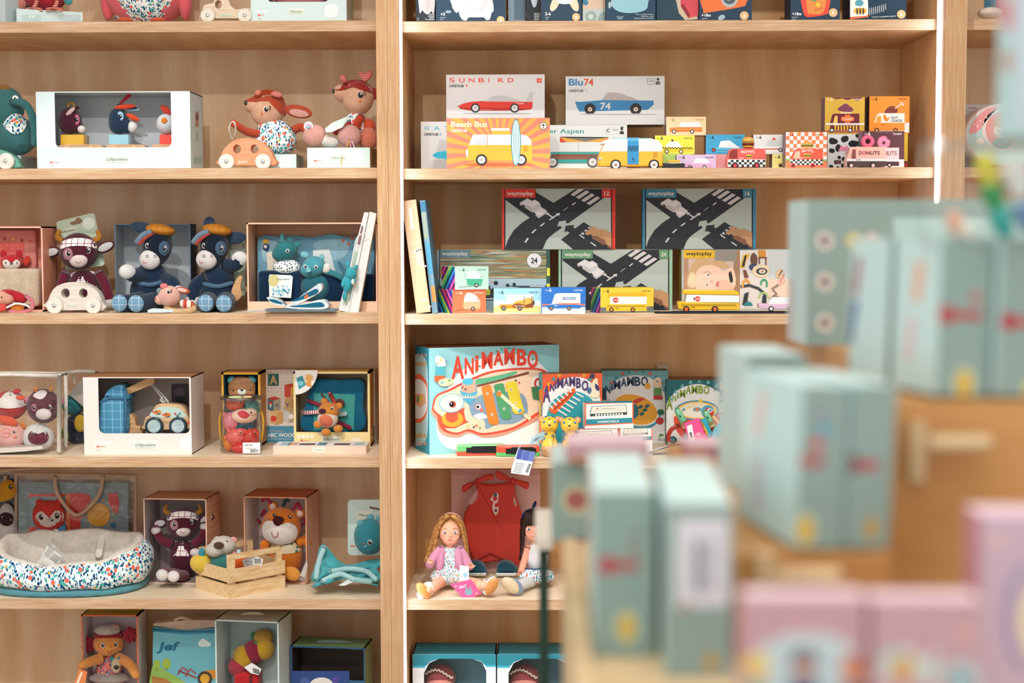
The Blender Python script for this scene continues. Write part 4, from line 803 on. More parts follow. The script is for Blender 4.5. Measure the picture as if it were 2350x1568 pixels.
for x0,y0,f1,f2,sym in((614,914,'#4f7a86','#b5a99a','m'),(653,884,'#d8503c','#d8a860','f'),(653,914,'#d8b07a','#c99a60','Y'),(620,944,'#d8b07a','#c99a60','a'),(650,938,'#c9ccc8','#b9a080','r')):
 c.F.poly([(x0,y0),(x0+14,y0+5),(x0+14,y0+32),(x0,y0+26)],f1);c.F.poly([(x0+14,y0+5),(x0+30,y0+1),(x0+30,y0+26),(x0+14,y0+32)],f2);c.F.poly([(x0,y0),(x0+16,y0-4),(x0+30,y0+1),(x0+14,y0+5)],'#c8452f' if sym in 'mf' else '#d8b07a')
 if sym=='Y':c.F.text('Y',x0+7,y0+24,14,'#4a5a7a',.01,10,0,'c')
 if sym=='a':c.F.circ(x0+8,y0+17,7,'#d8402f')
 if sym=='f':c.F.circ(x0+22,y0+14,7,'#e8b83a').circ(x0+22,y0+14,3,'#d8503c')
 if sym=='m':c.F.poly(circ(x0+7,y0+13,5,6,0,12,180,360),'#d8452f').rect(x0+5,y0+13,x0+9,y0+21,'#efe8dc');c.F.circ(x0+22,y0+16,5,'#8a8a8a')
 if sym=='r':c.F.circ(x0+18,y0+18,6,'#efece6')
c.done()
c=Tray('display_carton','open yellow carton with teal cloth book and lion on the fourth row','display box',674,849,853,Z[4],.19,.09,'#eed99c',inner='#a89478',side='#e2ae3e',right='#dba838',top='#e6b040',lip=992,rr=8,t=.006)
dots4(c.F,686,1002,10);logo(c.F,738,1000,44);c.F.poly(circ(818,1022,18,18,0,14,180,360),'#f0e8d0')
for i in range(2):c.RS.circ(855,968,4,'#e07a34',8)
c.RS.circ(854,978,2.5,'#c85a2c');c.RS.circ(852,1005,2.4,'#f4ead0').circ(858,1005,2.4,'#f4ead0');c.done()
b=B();T=Toy('picture_card','quarter-round picture card at the corner of the yellow carton','card',700,.185,Z[4]+.14);b=T.part();b.prism([(677,850),(729,850)]+circ(677,850,52,56,0,10,0,90)[1:],0,1,M('#e9e6e0'));b.flat([(680,868),(694,862),(702,884),(686,894)],-.3,M('#3f8fa0'));b.flat(circ(690,880,7,5),-.5,M('#7fc0cc'));b.flat(star(709,868,12,6,9),-.3,M('#e0903a'));b.flat(circ(709,868,7),-.5,M('#eab060'));b.flat([(700,878),(712,874),(716,890),(704,886)],-.4,M('#d8954a'));b.done('card')
T=Toy('cloth_book','teal fabric activity book with fringes inside the open yellow carton','book',765,.225,c.o.z+.0062)
b=T.part();b.prism(blob([(696,990),(700,930),(716,880),(722,870),(780,872),(832,874),(834,930),(830,990)],4),0,30,M('#1f6c8c','plush'),bev=5);b.flat([(720,988),(720,902),(815,906),(812,988)],-.5,M('#4fa8a0','cloth'));b.flat([(726,984),(728,910),(760,912),(758,984)],-.8,M('#3f9490','dots',line='#7fd0c0',s=150,w=.2));b.flat([(792,985),(794,955),(804,940),(812,955),(812,985)],-.8,M('#3a9a9a'));b.done('book')
b=T.part();b.tube([(708,920,-4),(740,932,-8)],5,M('#a83250','cloth'),6,flat=.3);b.tube([(696,948,-6),(732,946,-10)],5,M('#c8404a','stripe',ax='X',p=.006),6,flat=.3);b.tube([(775,968,-8),(803,982,-10)],5,M('#a83250','cloth'),6,flat=.3);b.tube([(770,950,-12),(792,950,-12)],6,M('#3fa0a8','stripe',ax='Z',p=.004),6,flat=.3);b.done('ribbon')
b=T.part();b.tube([(757,904,-2),(772,930,-6)],5,M('#e8604a','cloth'),6,flat=.4);b.tube([(737,904,-4),(756,925,-8)],2,M('#b03a4a','cloth'),5);b.limb((772,918,-8),(790,930,-8),8,M('#6a4038','cloth'),3);b.done('fringe')
T=Toy('plush_lion','small orange and white plush lion biting out of the teal cloth book','soft toy',752,.185,Z[4]+.03);OR=M('#e0913e','plush')
b=T.part();b.ell((754,945,-6),(24,20,22),OR);b.ell((752,962,-10),(24,20,20),M('#efe6da','plush'));b.done('head');b=T.part();b.patch(blob([(732,962),(742,952),(758,956),(764,968),(756,980),(740,978)]),M('#e07a5c','plush'),1.2,4);b.done('mouth');b=T.part();b.ell((740,944,-24),(9,6,6),M('#4a2430','plush'),reg=False);b.done('nose');T.eye(762,938,3,(4,4.5))
for x,y in((744,922),(778,932)):b=T.part();b.ell((x,y,-2),(8,5,8),OR,reg=False);b.done('ear')
for x,y in((730,974),(776,984),(748,992)):b=T.part();b.ell((x,y,-14),(11,9,9),OR,reg=False);b.done('paw')
c=Carton('carton','flat white and salmon carton lying in front of the yellow carton','box',627,840,1024,Z[4],.06,.09,'#efc8b4','#ecebe8',top='#e6e6e4',right='#f0efee');c.F.rect(718,1027,745,1038,'#e6ead8');c.F.text('Lilliputiens',721,1034,3,'#2d6a4f',.01,22,.2)
for x in(700,780):c.b.box((x-627)*.00117-.02,(x-627)*.00117+.022,.02,.05,c.h,c.h+.0006,M('#5a4038'))
for x,cc in((650,'#9cc4cc'),(668,'#d8a890'),(735,'#4f8a94'),(820,'#a9c8cc')):c.b.box((x-627)*.00117-.012,(x-627)*.00117+.012,.015,.07,c.h,c.h+.0004,M(cc))
c.done()
BEI=M('#d9b79c','cloth')
def zipbag(label,x0,y0,x1,y1,Y,hx0,hx1,hy,fill,tilt=0):
 T=Toy('zip_bag',label,'bag',(x0+x1)/2,Y,Z[5]);y1=T.pyb-.5;b=T.part();q=[(x0,y0),(x1,y0+5),(x1-3,y1),(x0,y1)];b.prism([(x0+6,y0+18),(x1-18,y0+20),(x1-16,y1),(x0+4,y1)],4,26,M(fill,'cloth'),bev=3);b.done('mat')
 b=T.part();b.flat(q,0,M('#ffffff','clear',a=.04));b.done('clear_panel');b=T.part();b.tube([(x0,y1,0),(x0,y0,0),(x1,y0+5,0),(x1-3,y1,0)],[3,5,5,5],BEI,6,flat=.5);b.done('piping')
 b=T.part();b.tube(spline([(hx0,y0+6,-4),(hx0+6,y0+45,-8),(hx0+(hx1-hx0)*.3,hy-10,-10),((hx0+hx1)/2,hy,-10),(hx0+(hx1-hx0)*.75,hy-22,-9),(hx1-8,y0+45,-8),(hx1,y0+8,-4)],8),4.4,BEI,8);b.done('handle');return T
T=zipbag('clear zip bag with grey fox play mat behind the floral basket',36,1088,312,1330,.345,126,237,1182,'#8fa3a8')
b=T.part();b.flat(rect(66,1134,156,1152),3,M('#d04030'));b.flat([(66,1146),(72,1140),(152,1140),(156,1148),(150,1226),(70,1226)],2.6,M('#7f98a0'));b.flat(blob([(156,1148),(150,1134),(205,1136),(200,1170),(184,1196),(188,1240),(160,1240),(160,1190)],4),3,M('#c8362c'));b.flat(rect(151,1134,160,1230),2.5,M('#e0703a'));b.flat([(246,1132),(270,1132),(274,1160),(270,1182),(254,1168)],3,M('#c8362c'))
b.flat(circ(226,1182,27),2.6,M('#dc9c2c'));
for a in range(0,360,24):x,y=226+34*math.cos(R(a)),1182+34*math.sin(R(a));b.flat([(x-3,y),(x+3,y),(x,y-5)],2.6,M('#dc9c2c'))
b.flat(circ(260,1206,6),2.6,M('#2f6a8a'));b.flat(rect(66,1210,156,1240),2.4,M('#d04030'));b.done('applique')
T=Toy('plush_fox','red plush fox face with white cheeks inside the clear zip bag','soft toy',112,.341,Z[5]);b=T.part();b.ell((112,1184),(38,14,36),M('#d23f34','plush'),e=.9);b.done('head');b=T.part();b.patch(blob([(82,1184),(96,1174),(112,1190),(128,1172),(146,1180),(140,1200),(112,1210),(88,1202)]),M('#ead8d0','plush'),.8,4);b.done('cheeks')
for x,q in((92,-1),(134,1)):b=T.part();b.limb((x,1160,0),(x+q*3,1146,0),9,M('#d23f34','plush'),5);b.done('ear')
T.eye(95,1187,6);T.eye(130,1184,6);T.dot(119,1194,(4,3),M('#201418','gloss'),'nose');b=T.part();b.bx(84,1206,150,1226,-4,8,M('#3f7fa8','dots',line='#e8e8e8',s=90,w=.14),3);b.done('shirt')
T=Toy('zip_bag','clear zip bag with yellow and white plush, cut off at the left edge','bag',0,.35,Z[5]);YB5=T.pyb-.5;b=T.part();b.flat([(-80,1086),(34,1082),(34,YB5),(-80,YB5)],0,M('#ffffff','clear',a=.04));b.done('clear_panel');b=T.part();b.tube([(-80,1082,0),(0,1080,-2),(60,1076,0),(92,1074,4)],5,BEI,6);b.tube(spline([(14,1092,-4),(8,1108,-6),(-6,1122,-6)]),4,BEI,6);b.done('piping');b=T.part();b.bx(-80,1094,30,YB5,8,22,M('#26343e','cloth'),3);b.done('mat')
T=Toy('plush_duck','yellow plush duck head in the left zip bag, top left of the fifth row','soft toy',14,.344,Z[5]+.12);b=T.part();b.ell((18,1124),(20,12,24),M('#d99a2a','plush'));b.ell((6,1140),(16,10,12),M('#d99a2a','plush'));b.done('head');T.eye(24,1118,5)
T=Toy('plush_badger','grey and white plush animal with dark face in the left zip bag','soft toy',14,.344,Z[5]);b=T.part();b.ell((16,1205),(22,14,50),M('#c9c4c0','plush'));b.done('body');b=T.part();b.patch(blob([(0,1182),(14,1176),(30,1184),(28,1202),(14,1208),(0,1200)]),M('#3a2c34','plush'),.8,3);b.done('face');T.eye(4,1188,4);T.dot(24,1194,3,M('#c87a8a'),'cheek')
T=Toy('baby_basket','floral padded baby carrier basket with cream fleece lining and white straps','basket',160,.158,Z[5]);PX=T.px0
def ringmesh(b,rows,mat,seg=56):
 vs=[];fs=[]
 for rx,ry,fy in rows:
  for j in range(seg):
   t=2*math.pi*j/seg;cx,sy=math.cos(t),math.sin(t);q=lambda v:math.copysign(abs(v)**.8,v)
   vs.append(b.c0((163+rx*q(cx),fy(cx,sy),ry*q(sy))))
 for i in range(len(rows)-1):
  for j in range(seg):fs.append((i*seg+j,i*seg+(j+1)%seg,(i+1)*seg+(j+1)%seg,(i+1)*seg+j))
 b.add(vs,fs,mat,True)
rim=lambda cx,sy:1262-16*abs(cx)**3-18*max(sy,0)+(14*max(-sy,0)**1.5 if sy<0 else 0)
lo=T.pyb;FLB=M('#eef2f2','floral',q=.78)
mixy=lambda f:(lambda cx,sy:lo-12+(rim(cx,sy)-(lo-12))*f+3*math.sin(9*cx+4*sy))
b=T.part();ringmesh(b,[(150,108,lambda a,c_:lo-13),(176,128,mixy(.12)),(186,134,mixy(.4)),(184,130,mixy(.7)),(170,118,mixy(.95)),(158,108,mixy(1.04))],FLB);b.done('outer_cover')
b=T.part();ringmesh(b,[(162,112,mixy(1.0)),(160,108,mixy(1.1)),(146,98,mixy(1.06)),(140,90,mixy(.7)),(132,84,mixy(.3)),(10,8,mixy(.2))],M('#faf2e4','fur'));b.done('fleece_lining')
b=T.part();ringmesh(b,[(20,10,lambda a,c_:lo-1),(150,106,lambda a,c_:lo-1),(172,126,lambda a,c_:lo-3+1.5*abs(math.sin(14*a))),(176,130,lambda a,c_:lo-8),(170,124,lambda a,c_:lo-15),(140,90,lambda a,c_:lo-15)],M('#5f9fac','cloth'));b.done('base_pad')
for pts in([(128,1222,100),(116,1238,92),(122,1256,60),(140,1278,-10),(158,1300,-60)],[(238,1224,98),(232,1244,88),(226,1274,70)],[(88,1302,-100),(100,1290,-112),(118,1296,-108)]):
 b=T.part();b.tube(spline(pts),9,M('#efece4','cloth'),8,flat=.25);b.done('strap')
b=T.part();b.prism([(92,1282),(108,1252),(142,1276),(138,1292),(128,1298)],-70,-69,M('#d9d6d0'));
for i in range(9):b.flat([(100+i*1.6,1272-i*2.2+0),(101+i*1.6,1272-i*2.2),(112+i*1.6,1279-i*2),(111+i*1.6,1279-i*2)],-70.4,M('#3a3a3a'))
for i in range(6):b.flat([(112+i*2,1286-i*3),(130+i*2,1293-i*2),(130+i*2,1292-i*2),(112+i*2,1285-i*3)],-70.4,M('#555555'))
b.done('price_tag')
PLB=M('#e2ad8c','plaid',p=.019,w=.05,line='#8a5a44')
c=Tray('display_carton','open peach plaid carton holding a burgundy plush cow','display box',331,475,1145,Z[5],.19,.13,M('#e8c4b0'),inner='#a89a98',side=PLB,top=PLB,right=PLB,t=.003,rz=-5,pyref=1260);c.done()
T=plaid_cow('burgundy plush cow with plaid headband and arms up inside the peach plaid carton',(420,1200),(420,1280),.86,.235,c.o.z+.0032,[[(394,1250,-8),(370,1238,-12),(358,1214,-14)],[(446,1250,-8),(466,1230,-10),(470,1205,-10)]],[[(404,1318,-20),(385,1316,-70),(372,1318,-96)],[(424,1322,-24),(404,1320,-70),(398,1321,-92)]])
CW=M('#e6caa0','wood',d='#e2cfae');CX=W(517,1378,.0)
T=Toy('wooden_crate','pale wooden slatted crate of small plush toys at the shelf edge','crate',527,.004,Z[5],rz=R(44))
wx,wy=.178,.168
for(x0,x1,y0,y1)in((0,wx,0,.006),(0,wx,wy-.006,wy),(0,.006,.0061,wy-.0061),(wx-.006,wx,.0061,wy-.0061)):
 for z0 in(0,.042):
  b=B();b.box(x0,x1,y0,y1,z0,z0+.035,CW);b.build('slat',T.o)
for x0 in(.0062,wx-.0222):
 for y0 in(.0062,wy-.0222):b=B();b.box(x0,x0+.016,y0,y0+.016,0,.101,CW);b.build('corner_post',T.o)
for y0 in(.0062,wy-.0222):b=B();b.box(.0062,wx-.0062,y0,y0+.016,.1012,.114,CW);b.build('handle_bar',T.o)
b=B();b.box(.0062,wx-.0062,.0062,wy-.0062,.0005,.005,CW);b.build('floor_panel',T.o)
T=Toy('plush_bear','white fluffy small plush bear with brown nose sitting in the crate','soft toy',505,.115,Z[5]+.0065);FW=M('#e0d8ca','fur')
b=T.part();b.ell((512,1252),(30,26,22),FW);b.ell((494,1262,-14),(22,20,17),FW);b.ell((510,1300),(30,26,36),M('#3f7f78','plush'));b.done('body');b=T.part();b.ell((502,1252,-32),(12,8,8),M('#5a3a2c','plush'),reg=False);b.done('nose');b=T.part();b.ell((498,1238,0),(7,5,7),FW,reg=False);b.ell((536,1240,0),(8,5,8),M('#e8a0a0','plush'),reg=False);b.done('ear');T.eye(521,1243,2.5)
T=Toy('plush_rabbit','yellow small plush rabbit with teal ear in the crate','soft toy',462,.115,Z[5]+.0065);b=T.part();b.ell((462,1292),(26,22,24),M('#e6c24a','plush'));b.done('body');b=T.part();b.limb((462,1286,-8),(464,1258,-10),8,M('#3f94a4','plush'),5);b.done('ear');b=T.part();b.ell((448,1268,-4),(12,9,9),M('#e6d8dc','fur'),reg=False);b.done('tail')
T=Toy('plush_fox','orange-red small plush with stripe label at right in the crate','soft toy',545,.12,Z[5]+.0065);b=T.part();b.ell((548,1300),(28,22,28),M('#d8602c','plush'));b.ell((530,1306,-14),(14,12,18),M('#b83a30','dots',line='#e8e0d0',s=130,w=.25));b.done('body');b=T.part();b.bx(543,1262,552,1274,-8,-4,M('#5fa8b8','stripe',p=.004),1);b.done('ribbon');b=T.part();b.ell((536,1272,-6),(7,5,7),M('#e89a9a','plush'),reg=False);b.done('ear')
b=T.part();b.prism([(556,1285),(586,1276),(604,1284),(600,1302),(562,1306)],-40,-39,M('#d8d6d2'));
for i in range(12):b.flat([(584+i*1.3,1282),(584.7+i*1.3,1282),(584.7+i*1.3,1294),(584+i*1.3,1294)],-40.3,M('#333333'))
for i in range(4):b.flat(rect(562,1288+i*4,580,1289.5+i*4),-40.3,M('#555555'))
b.done('price_tag')
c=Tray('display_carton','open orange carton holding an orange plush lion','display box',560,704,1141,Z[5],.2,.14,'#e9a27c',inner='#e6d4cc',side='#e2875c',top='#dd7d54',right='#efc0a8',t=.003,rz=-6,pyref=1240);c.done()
T=Toy('plush_lion','orange plush lion with white muzzle and leafy shirt in the orange carton','soft toy',650,.235,c.o.z+.0032);OP,WP=M('#e07c28','plush'),M('#efe6de','plush')
b=T.part();b.ell((655,1276),(40,30,50),OP);b.done('body');b=T.part();b.ell((645,1210,-8),(46,36,46),OP);b.done('head')
b=T.part();b.patch(blob([(602,1208),(612,1196),(632,1198),(646,1204),(662,1200),(680,1210),(682,1230),(668,1246),(640,1250),(612,1240),(602,1224)]),WP,2,6);b.done('muzzle')
b=T.part();b.patch(blob([(626,1196),(630,1186),(646,1186),(652,1194),(642,1206),(632,1206)]),M('#4a1a22','plush'),4,3);b.done('nose');T.eye(630,1183,4.5);T.eye(664,1187,4.5)
b=T.part();b.line(spline([(623,1222),(628,1233),(636,1231),(638,1222)]),.9,M('#a03a2c'),2.5);b.done('mouth')
for x,cc in((612,'#3f8a88'),(618,'#a03a50'),(672,'#3f6a88'),(680,'#c85030'),(666,'#a03a50')):T.dot(x,1193+(10 if x>640 else 0),2.4,M(cc),'freckle')
for x,y in((626,1158),(688,1174)):b=T.part();b.ell((x,y+4,0),(12,7,13),OP,reg=False);b.ell((x,y+5,-6),(7,3,8),M('#f2d2c0','plush'),reg=False);b.done('ear')
for q,cc in(([(602,1150,-4),(610,1142,-6),(622,1156,-6)],'#a8304a'),([(600,1184,-4),(606,1172,-6),(612,1184,-6)],'#8a2438'),([(590,1192,-4),(600,1202,-6),(608,1200,-8)],'#7a2030'),([(650,1162,-6),(656,1148,-6),(662,1150,-6)],'#2f4a50'),([(672,1170,-6),(684,1156,-6),(690,1174,-6)],'#a8304a'),([(688,1205,-4),(700,1200,-6),(696,1190,-4)],'#8a2438')):b=T.part();b.tube(spline(q),4,M(cc,'cloth'),6,flat=.4);b.done('mane_ribbon')
b=T.part();b.patch(blob([(620,1244),(650,1250),(686,1246),(690,1264),(654,1272),(620,1264)]),M('#c9b898','dots',line='#2f6a5a',s=70,w=.33,rnd=1),1.6,4);b.done('shirt')
b=T.part();b.tube(spline([(685,1246,-6),(700,1240,-8),(706,1246,-8)]),11,OP,8);b.done('arm');b=T.part();b.tube(spline([(616,1246,-10),(606,1250,-14),(608,1264,-14)]),10,OP,8);b.done('arm')
b=T.part();b.tube(spline([(664,1318,-16),(666,1316,-36),(668,1316,-50)]),[18,16,12],OP,10);b.ell((670,1317,-56),(20,9,16),M('#e89a44','plush'),(0,25,0),reg=False);b.done('leg');b=T.part();b.prism([(688,1322),(704,1284),(706,1300),(700,1326)],-70,-68,M('#b9b4ac'));b.done('tag')
T=Toy('plush_bunny','teal comforter bunny with crumpled velvet blanket beside the post','soft toy',820,.1,Z[5]);TB,TL=M('#33808c','plush'),M('#4fb0b8','plush')
b=T.part();b.prism(rrect(798,1147,890,1275,10),58,60,M('#c2d2cc'));b.flat(rect(818,1172,856,1190),57.6,M('#d9d9c8'));b.text('Lilliputiens',821,1183,5,M('#2d6a4f'),57.3,.01,32,.2,rot=8);b.flat([(848,1162),(872,1168),(872,1172),(848,1167)],57.5,M('#6a4a34'));b.flat(rect(804,1252,816,1255),57.5,M('#d86a50'));b.done('card_tag')
b=T.part();b.ell((848,1232),(36,30,42),TB);b.done('head')
for p,q in(((846,1196,0),(854,1180,2)),((835,1206,-10),(820,1198,-12)),((868,1196,0),(872,1184,0))):b=T.part();b.limb(p,q,8,M('#5fa0a8','plush'),4);b.done('ear')
T.eye(849,1245,4.5,(5.5,6));b=T.part();b.line([(830,1248),(838,1249)],1,M('#c8503c'));b.line([(836,1256),(842,1252)],1,M('#7fc8cc'));b.done('whisker')
b=T.part();vs=[];fs=[];nx,ny=40,24;random.seed(3)
top=[(720,1322),(730,1280),(734,1256),(742,1250),(752,1262),(770,1286),(795,1300),(820,1296),(850,1286),(872,1284)]
def lerpy(x):
 for(x0,y0),(x1,y1)in zip(top,top[1:]):
  if x0<=x<=x1:return y0+(y1-y0)*(x-x0)/(x1-x0)
 return top[-1][1]
for i in range(nx+1):
 for j in range(ny+1):
  x=721+150*i/nx;s_=j/ny;yt=lerpy(x);bot=1340-10*math.cos((x-800)/30)
  y=yt+(bot-yt)*s_;d=20-70*s_+9*math.sin(i*.75+3*s_)*s_+7*math.sin(j*.9+i*.35)*(.3+s_)
  vs.append(b.c((x+6*math.sin(j*.5),y,d)))
for i in range(nx):
 for j in range(ny):fs.append((i*(ny+1)+j,(i+1)*(ny+1)+j,(i+1)*(ny+1)+j+1,i*(ny+1)+j+1))
b.add(vs,fs,TL,True);o=b.done('blanket');md=o.modifiers.new('t','SOLIDIFY');md.thickness=.004
b=T.part()
for p in([(744,1258,-6),(732,1290,-20),(726,1326,-36)],[(740,1334,-56),(780,1318,-56),(812,1330,-62),(850,1336,-56)],[(760,1312,-40),(800,1306,-36),(840,1312,-40),(862,1330,-52)]):b.tube(spline(p),6,M('#a9d6d8','plush'),8,flat=.6)
b.done('satin_edge');b=T.part();b.prism([(776,1344),(800,1330),(822,1326),(816,1334),(790,1345)],-62,-61,M('#cfdada'));b.done('tag')
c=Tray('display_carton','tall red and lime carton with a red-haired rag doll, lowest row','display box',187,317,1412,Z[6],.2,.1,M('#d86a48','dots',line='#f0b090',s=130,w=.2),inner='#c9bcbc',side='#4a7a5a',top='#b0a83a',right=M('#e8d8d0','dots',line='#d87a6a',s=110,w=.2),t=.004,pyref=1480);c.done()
T=Toy('rag_doll','rag doll with red pigtails and fluffy hat in the tall red carton','soft toy',252,.245,c.o.z+.0042);SKN,RH=M('#e79a52','plush'),M('#a82434','fur')
b=T.part();b.ell((252,1560,0),(34,26,60),M('#e26a62','floral',q=1.2));b.tube([(240,1590,0),(238,1630,-4)],12,SKN);b.tube([(264,1590,0),(266,1630,-4)],12,SKN);b.done('body')
b=T.part();b.ell((249,1477,-6),(35,28,29),SKN);b.done('head');b=T.part();b.ell((250,1458,2),(36,30,14),RH,reg=False);b.done('fringe_hair');b=T.part();b.ell((247,1446,-4),(30,24,13),M('#cfc4ba','fur'));b.ell((262,1440,-6),(12,8,7),M('#e0a098','plush'),reg=False);b.done('hat')
for x,y in((203,1480),(298,1458)):
 b=T.part()
 for a in range(7):b.limb((x,y,-8),(x+18*math.cos(R(a*52)),y+20*math.sin(R(a*52)),-10),7,RH,6)
 b.done('pigtail')
T.eye(236,1482,4,(5,6));T.eye(266,1480,4,(5,6));b=T.part();b.line(spline([(246,1494),(252,1498),(258,1493)]),.9,M('#b03a2c'));b.line([(254,1482),(255,1486)],1.2,M('#d07030'));b.done('mouth')
for x in(228,276):T.dot(x,1490,4,M('#ea8a60','plush'),'cheek')
for pts in([(230,1512,-16),(205,1520,-40),(186,1528,-56)],[(272,1510,-16),(296,1524,-40),(313,1550,-52)]):b=T.part();b.tube(spline(pts),[13,12,10],SKN,10);b.done('arm')
b=T.part();b.ell((252,1556,-14),(48,24,12),M('#b9aca4','fur'),reg=False);b.done('fur_trim');b=T.part();b.ell((266,1528,-34),(11,7,17),M('#c9b89a','plush'),reg=False);b.ell((257,1512,-32),(5,4,5),M('#3f8a94','plush'),reg=False);b.ell((275,1512,-32),(5,4,5),M('#3f8a94','plush'),reg=False);b.ell((267,1532,-41),(6,3,5),M('#241a18','gloss'),reg=False);b.done('bear_applique')
b=T.part();b.prism([(170,1568),(182,1536),(200,1542),(194,1580),(172,1580)],-66,-65,M('#e0854a'));b.flat([(175,1568),(186,1542),(190,1544),(180,1570)],-66.4,M('#efe0d0'));b.done('tag')
T=Toy('fabric_book_bag','blue zipped pouch reading Jef with tractor picture, lowest row','bag',425,.2,Z[6]);b=T.part();b.prism([(351,1440),(424,1447),(500,1442),(500,1664),(349,1664),(349,1500)],0,40,M('#6fb8c8','gloss'),bev=4)
b.flat(blob([(349,1660),(349,1532),(380,1540),(430,1570),(460,1600),(470,1660)],4),-.4,M('#8fb45a'));b.flat([(349,1552),(380,1558),(430,1590),(430,1600),(349,1600)],-.7,M('#a8743c'));b.text('Jef',360,1493,19,M('#1f6a8c'),-.5,.03,48,.25)
for x,y,r in((360,1525,8),(382,1524,10)):b.flat(circ(x,y,r,r*1.3),-.6,M('#9cb84a'));b.flat(rect(x-1,y+8,x+1,y+16),-.7,M('#6a8a3a'))
b.flat(blob([(456,1474),(466,1466),(476,1472),(484,1478),(480,1484),(458,1484)]),-.5,M('#e0eef0'))
for p in([(408,1548),(418,1532),(432,1542)],[(426,1552),(436,1536),(448,1546)],[(410,1540),(450,1556)]):b.tube([(x,y,-1)for x,y in p],1.6,M('#c8403c'),5)
b.flat(circ(470,1558,17),-.7,M('#4a3a34'));b.flat(circ(470,1558,11),-.9,M('#e0a83a'));b.flat([(470,1540),(500,1536),(500,1560),(476,1556)],-.6,M('#e0933a'));b.done('pouch')
b=T.part();b.prism([(352,1436),(352,1432),(424,1424),(505,1424),(505,1438),(424,1447)],4,36,M('#e2c4b0','cloth'));b.tube([(351,1446,-3),(424,1452,-5),(498,1450,-3)],3.5,M('#2f86b0'),6);b.done('zip_edge');b=T.part();b.tube(spline([(400,1446,10),(403,1424,8),(418,1418,8),(440,1424,10),(455,1428,12)]),4,M('#e2c4b0','cloth'),6);b.done('handle')
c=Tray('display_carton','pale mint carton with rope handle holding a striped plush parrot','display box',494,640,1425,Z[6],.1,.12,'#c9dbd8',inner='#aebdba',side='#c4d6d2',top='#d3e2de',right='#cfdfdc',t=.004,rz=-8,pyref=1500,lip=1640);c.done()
T=Toy('rope_handle','x','x',575,.16,c.top());b=T.part();b.tube(spline([(540,1424,0),(556,1412,0),(580,1408,0),(604,1412,0),(616,1428,0)]),4,M('#d8cdb8','stripe',line='#efe6d4',p=.006,diag=1),8);onto(b,c,T,'rope_handle')
T=Toy('plush_parrot','red, burgundy and yellow striped plush bird inside the pale mint carton','soft toy',575,.17,c.o.z+.0042)
for k,(x,y,r,cc)in enumerate([(545,1530,22,'#b83a4a'),(560,1508,26,'#d8a830'),(584,1496,27,'#a02c48'),(606,1490,24,'#d8a830')]):b=T.part();b.ell((x,y,-8),(r,20,r*1.05),M(cc,'fur'));b.done('neck_stripe')
b=T.part();b.ell((604,1462,0),(24,20,18),M('#c8963a','fur'));b.done('head');b=T.part();b.limb((584,1472,-6),(580,1450,-8),7,M('#4f7f4a','plush'),5);b.ell((588,1478,-14),(9,7,7),M('#5a8a50','plush'),reg=False);b.done('bow');b=T.part();b.bx(536,1545,594,1660,-26,20,M('#cc2f34','plush'),8);b.tube([(575,1550,-28),(577,1640,-28)],3,M('#a02830','plush'),6);b.done('body')
b=T.part();b.prism([(560,1532),(578,1522),(600,1536),(594,1550),(576,1546)],-34,-33,M('#e4e4e2'));
for i in range(5):b.flat([(580+i*3,1533+i),(582+i*3,1533+i),(584+i*3,1545+i),(582+i*3,1545+i)],-34.4,M('#3a3a3a'))
b.done('tag')
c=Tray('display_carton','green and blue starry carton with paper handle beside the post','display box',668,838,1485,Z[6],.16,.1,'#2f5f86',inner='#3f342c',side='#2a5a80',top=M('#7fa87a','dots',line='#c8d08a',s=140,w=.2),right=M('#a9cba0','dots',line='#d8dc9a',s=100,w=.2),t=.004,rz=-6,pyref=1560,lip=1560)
c.F.rect(664,1540,802,1700,'#2f4a86');c.F.poly(circ(738,1575,28,20,0,20,180,360),'#e0dcd8');c.F.circ(700,1565,10,'#4a5f9a').circ(770,1560,8,'#54479a').circ(790,1580,9,'#3f6a9a')
c.done();T=Toy('paper_handle','x','x',780,.2,c.top());b=T.part();b.prism(blob([(728,1476),(740,1470),(800,1472),(838,1482),(842,1488),(820,1492),(770,1486)]),-4,-2,M('#7fa09a'),bev=.4);onto(b,c,T,'paper_handle')
Z=ZR;NVY='#1f3a50'
def seal(F,x,y,r):F.circ(x,y,r,'#dcb384');F.poly([(x,y-r*.5),(x+r*.18,y),(x+r*.4,y+r*.35),(x+r*.1,y+r*.3),(x,y+r*.5),(x-r*.1,y+r*.3),(x-r*.4,y+r*.35),(x-r*.18,y)],'#f2e6d6')
def agemark(F,t,x,y,h=8):F.text(t,x,y,h,'#f0f0ee',.02);F.text('MONTHS',x,y+6,2.4,'#d8dcdc');F.text('MOIS',x,y+10.5,2.4,'#d8dcdc')
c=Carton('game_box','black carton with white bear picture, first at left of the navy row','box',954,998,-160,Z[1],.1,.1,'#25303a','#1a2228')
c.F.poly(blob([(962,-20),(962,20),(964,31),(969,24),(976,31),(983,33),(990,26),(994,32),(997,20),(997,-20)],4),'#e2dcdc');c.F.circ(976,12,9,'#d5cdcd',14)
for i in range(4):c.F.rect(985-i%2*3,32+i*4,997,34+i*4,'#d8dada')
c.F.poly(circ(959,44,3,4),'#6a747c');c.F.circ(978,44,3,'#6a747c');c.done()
c=Carton('game_box','navy carton with grey bear potty picture marked +3','box',1000,1160,-160,Z[1],.05,.1,NVY,'#16283a',right='#b9a68a')
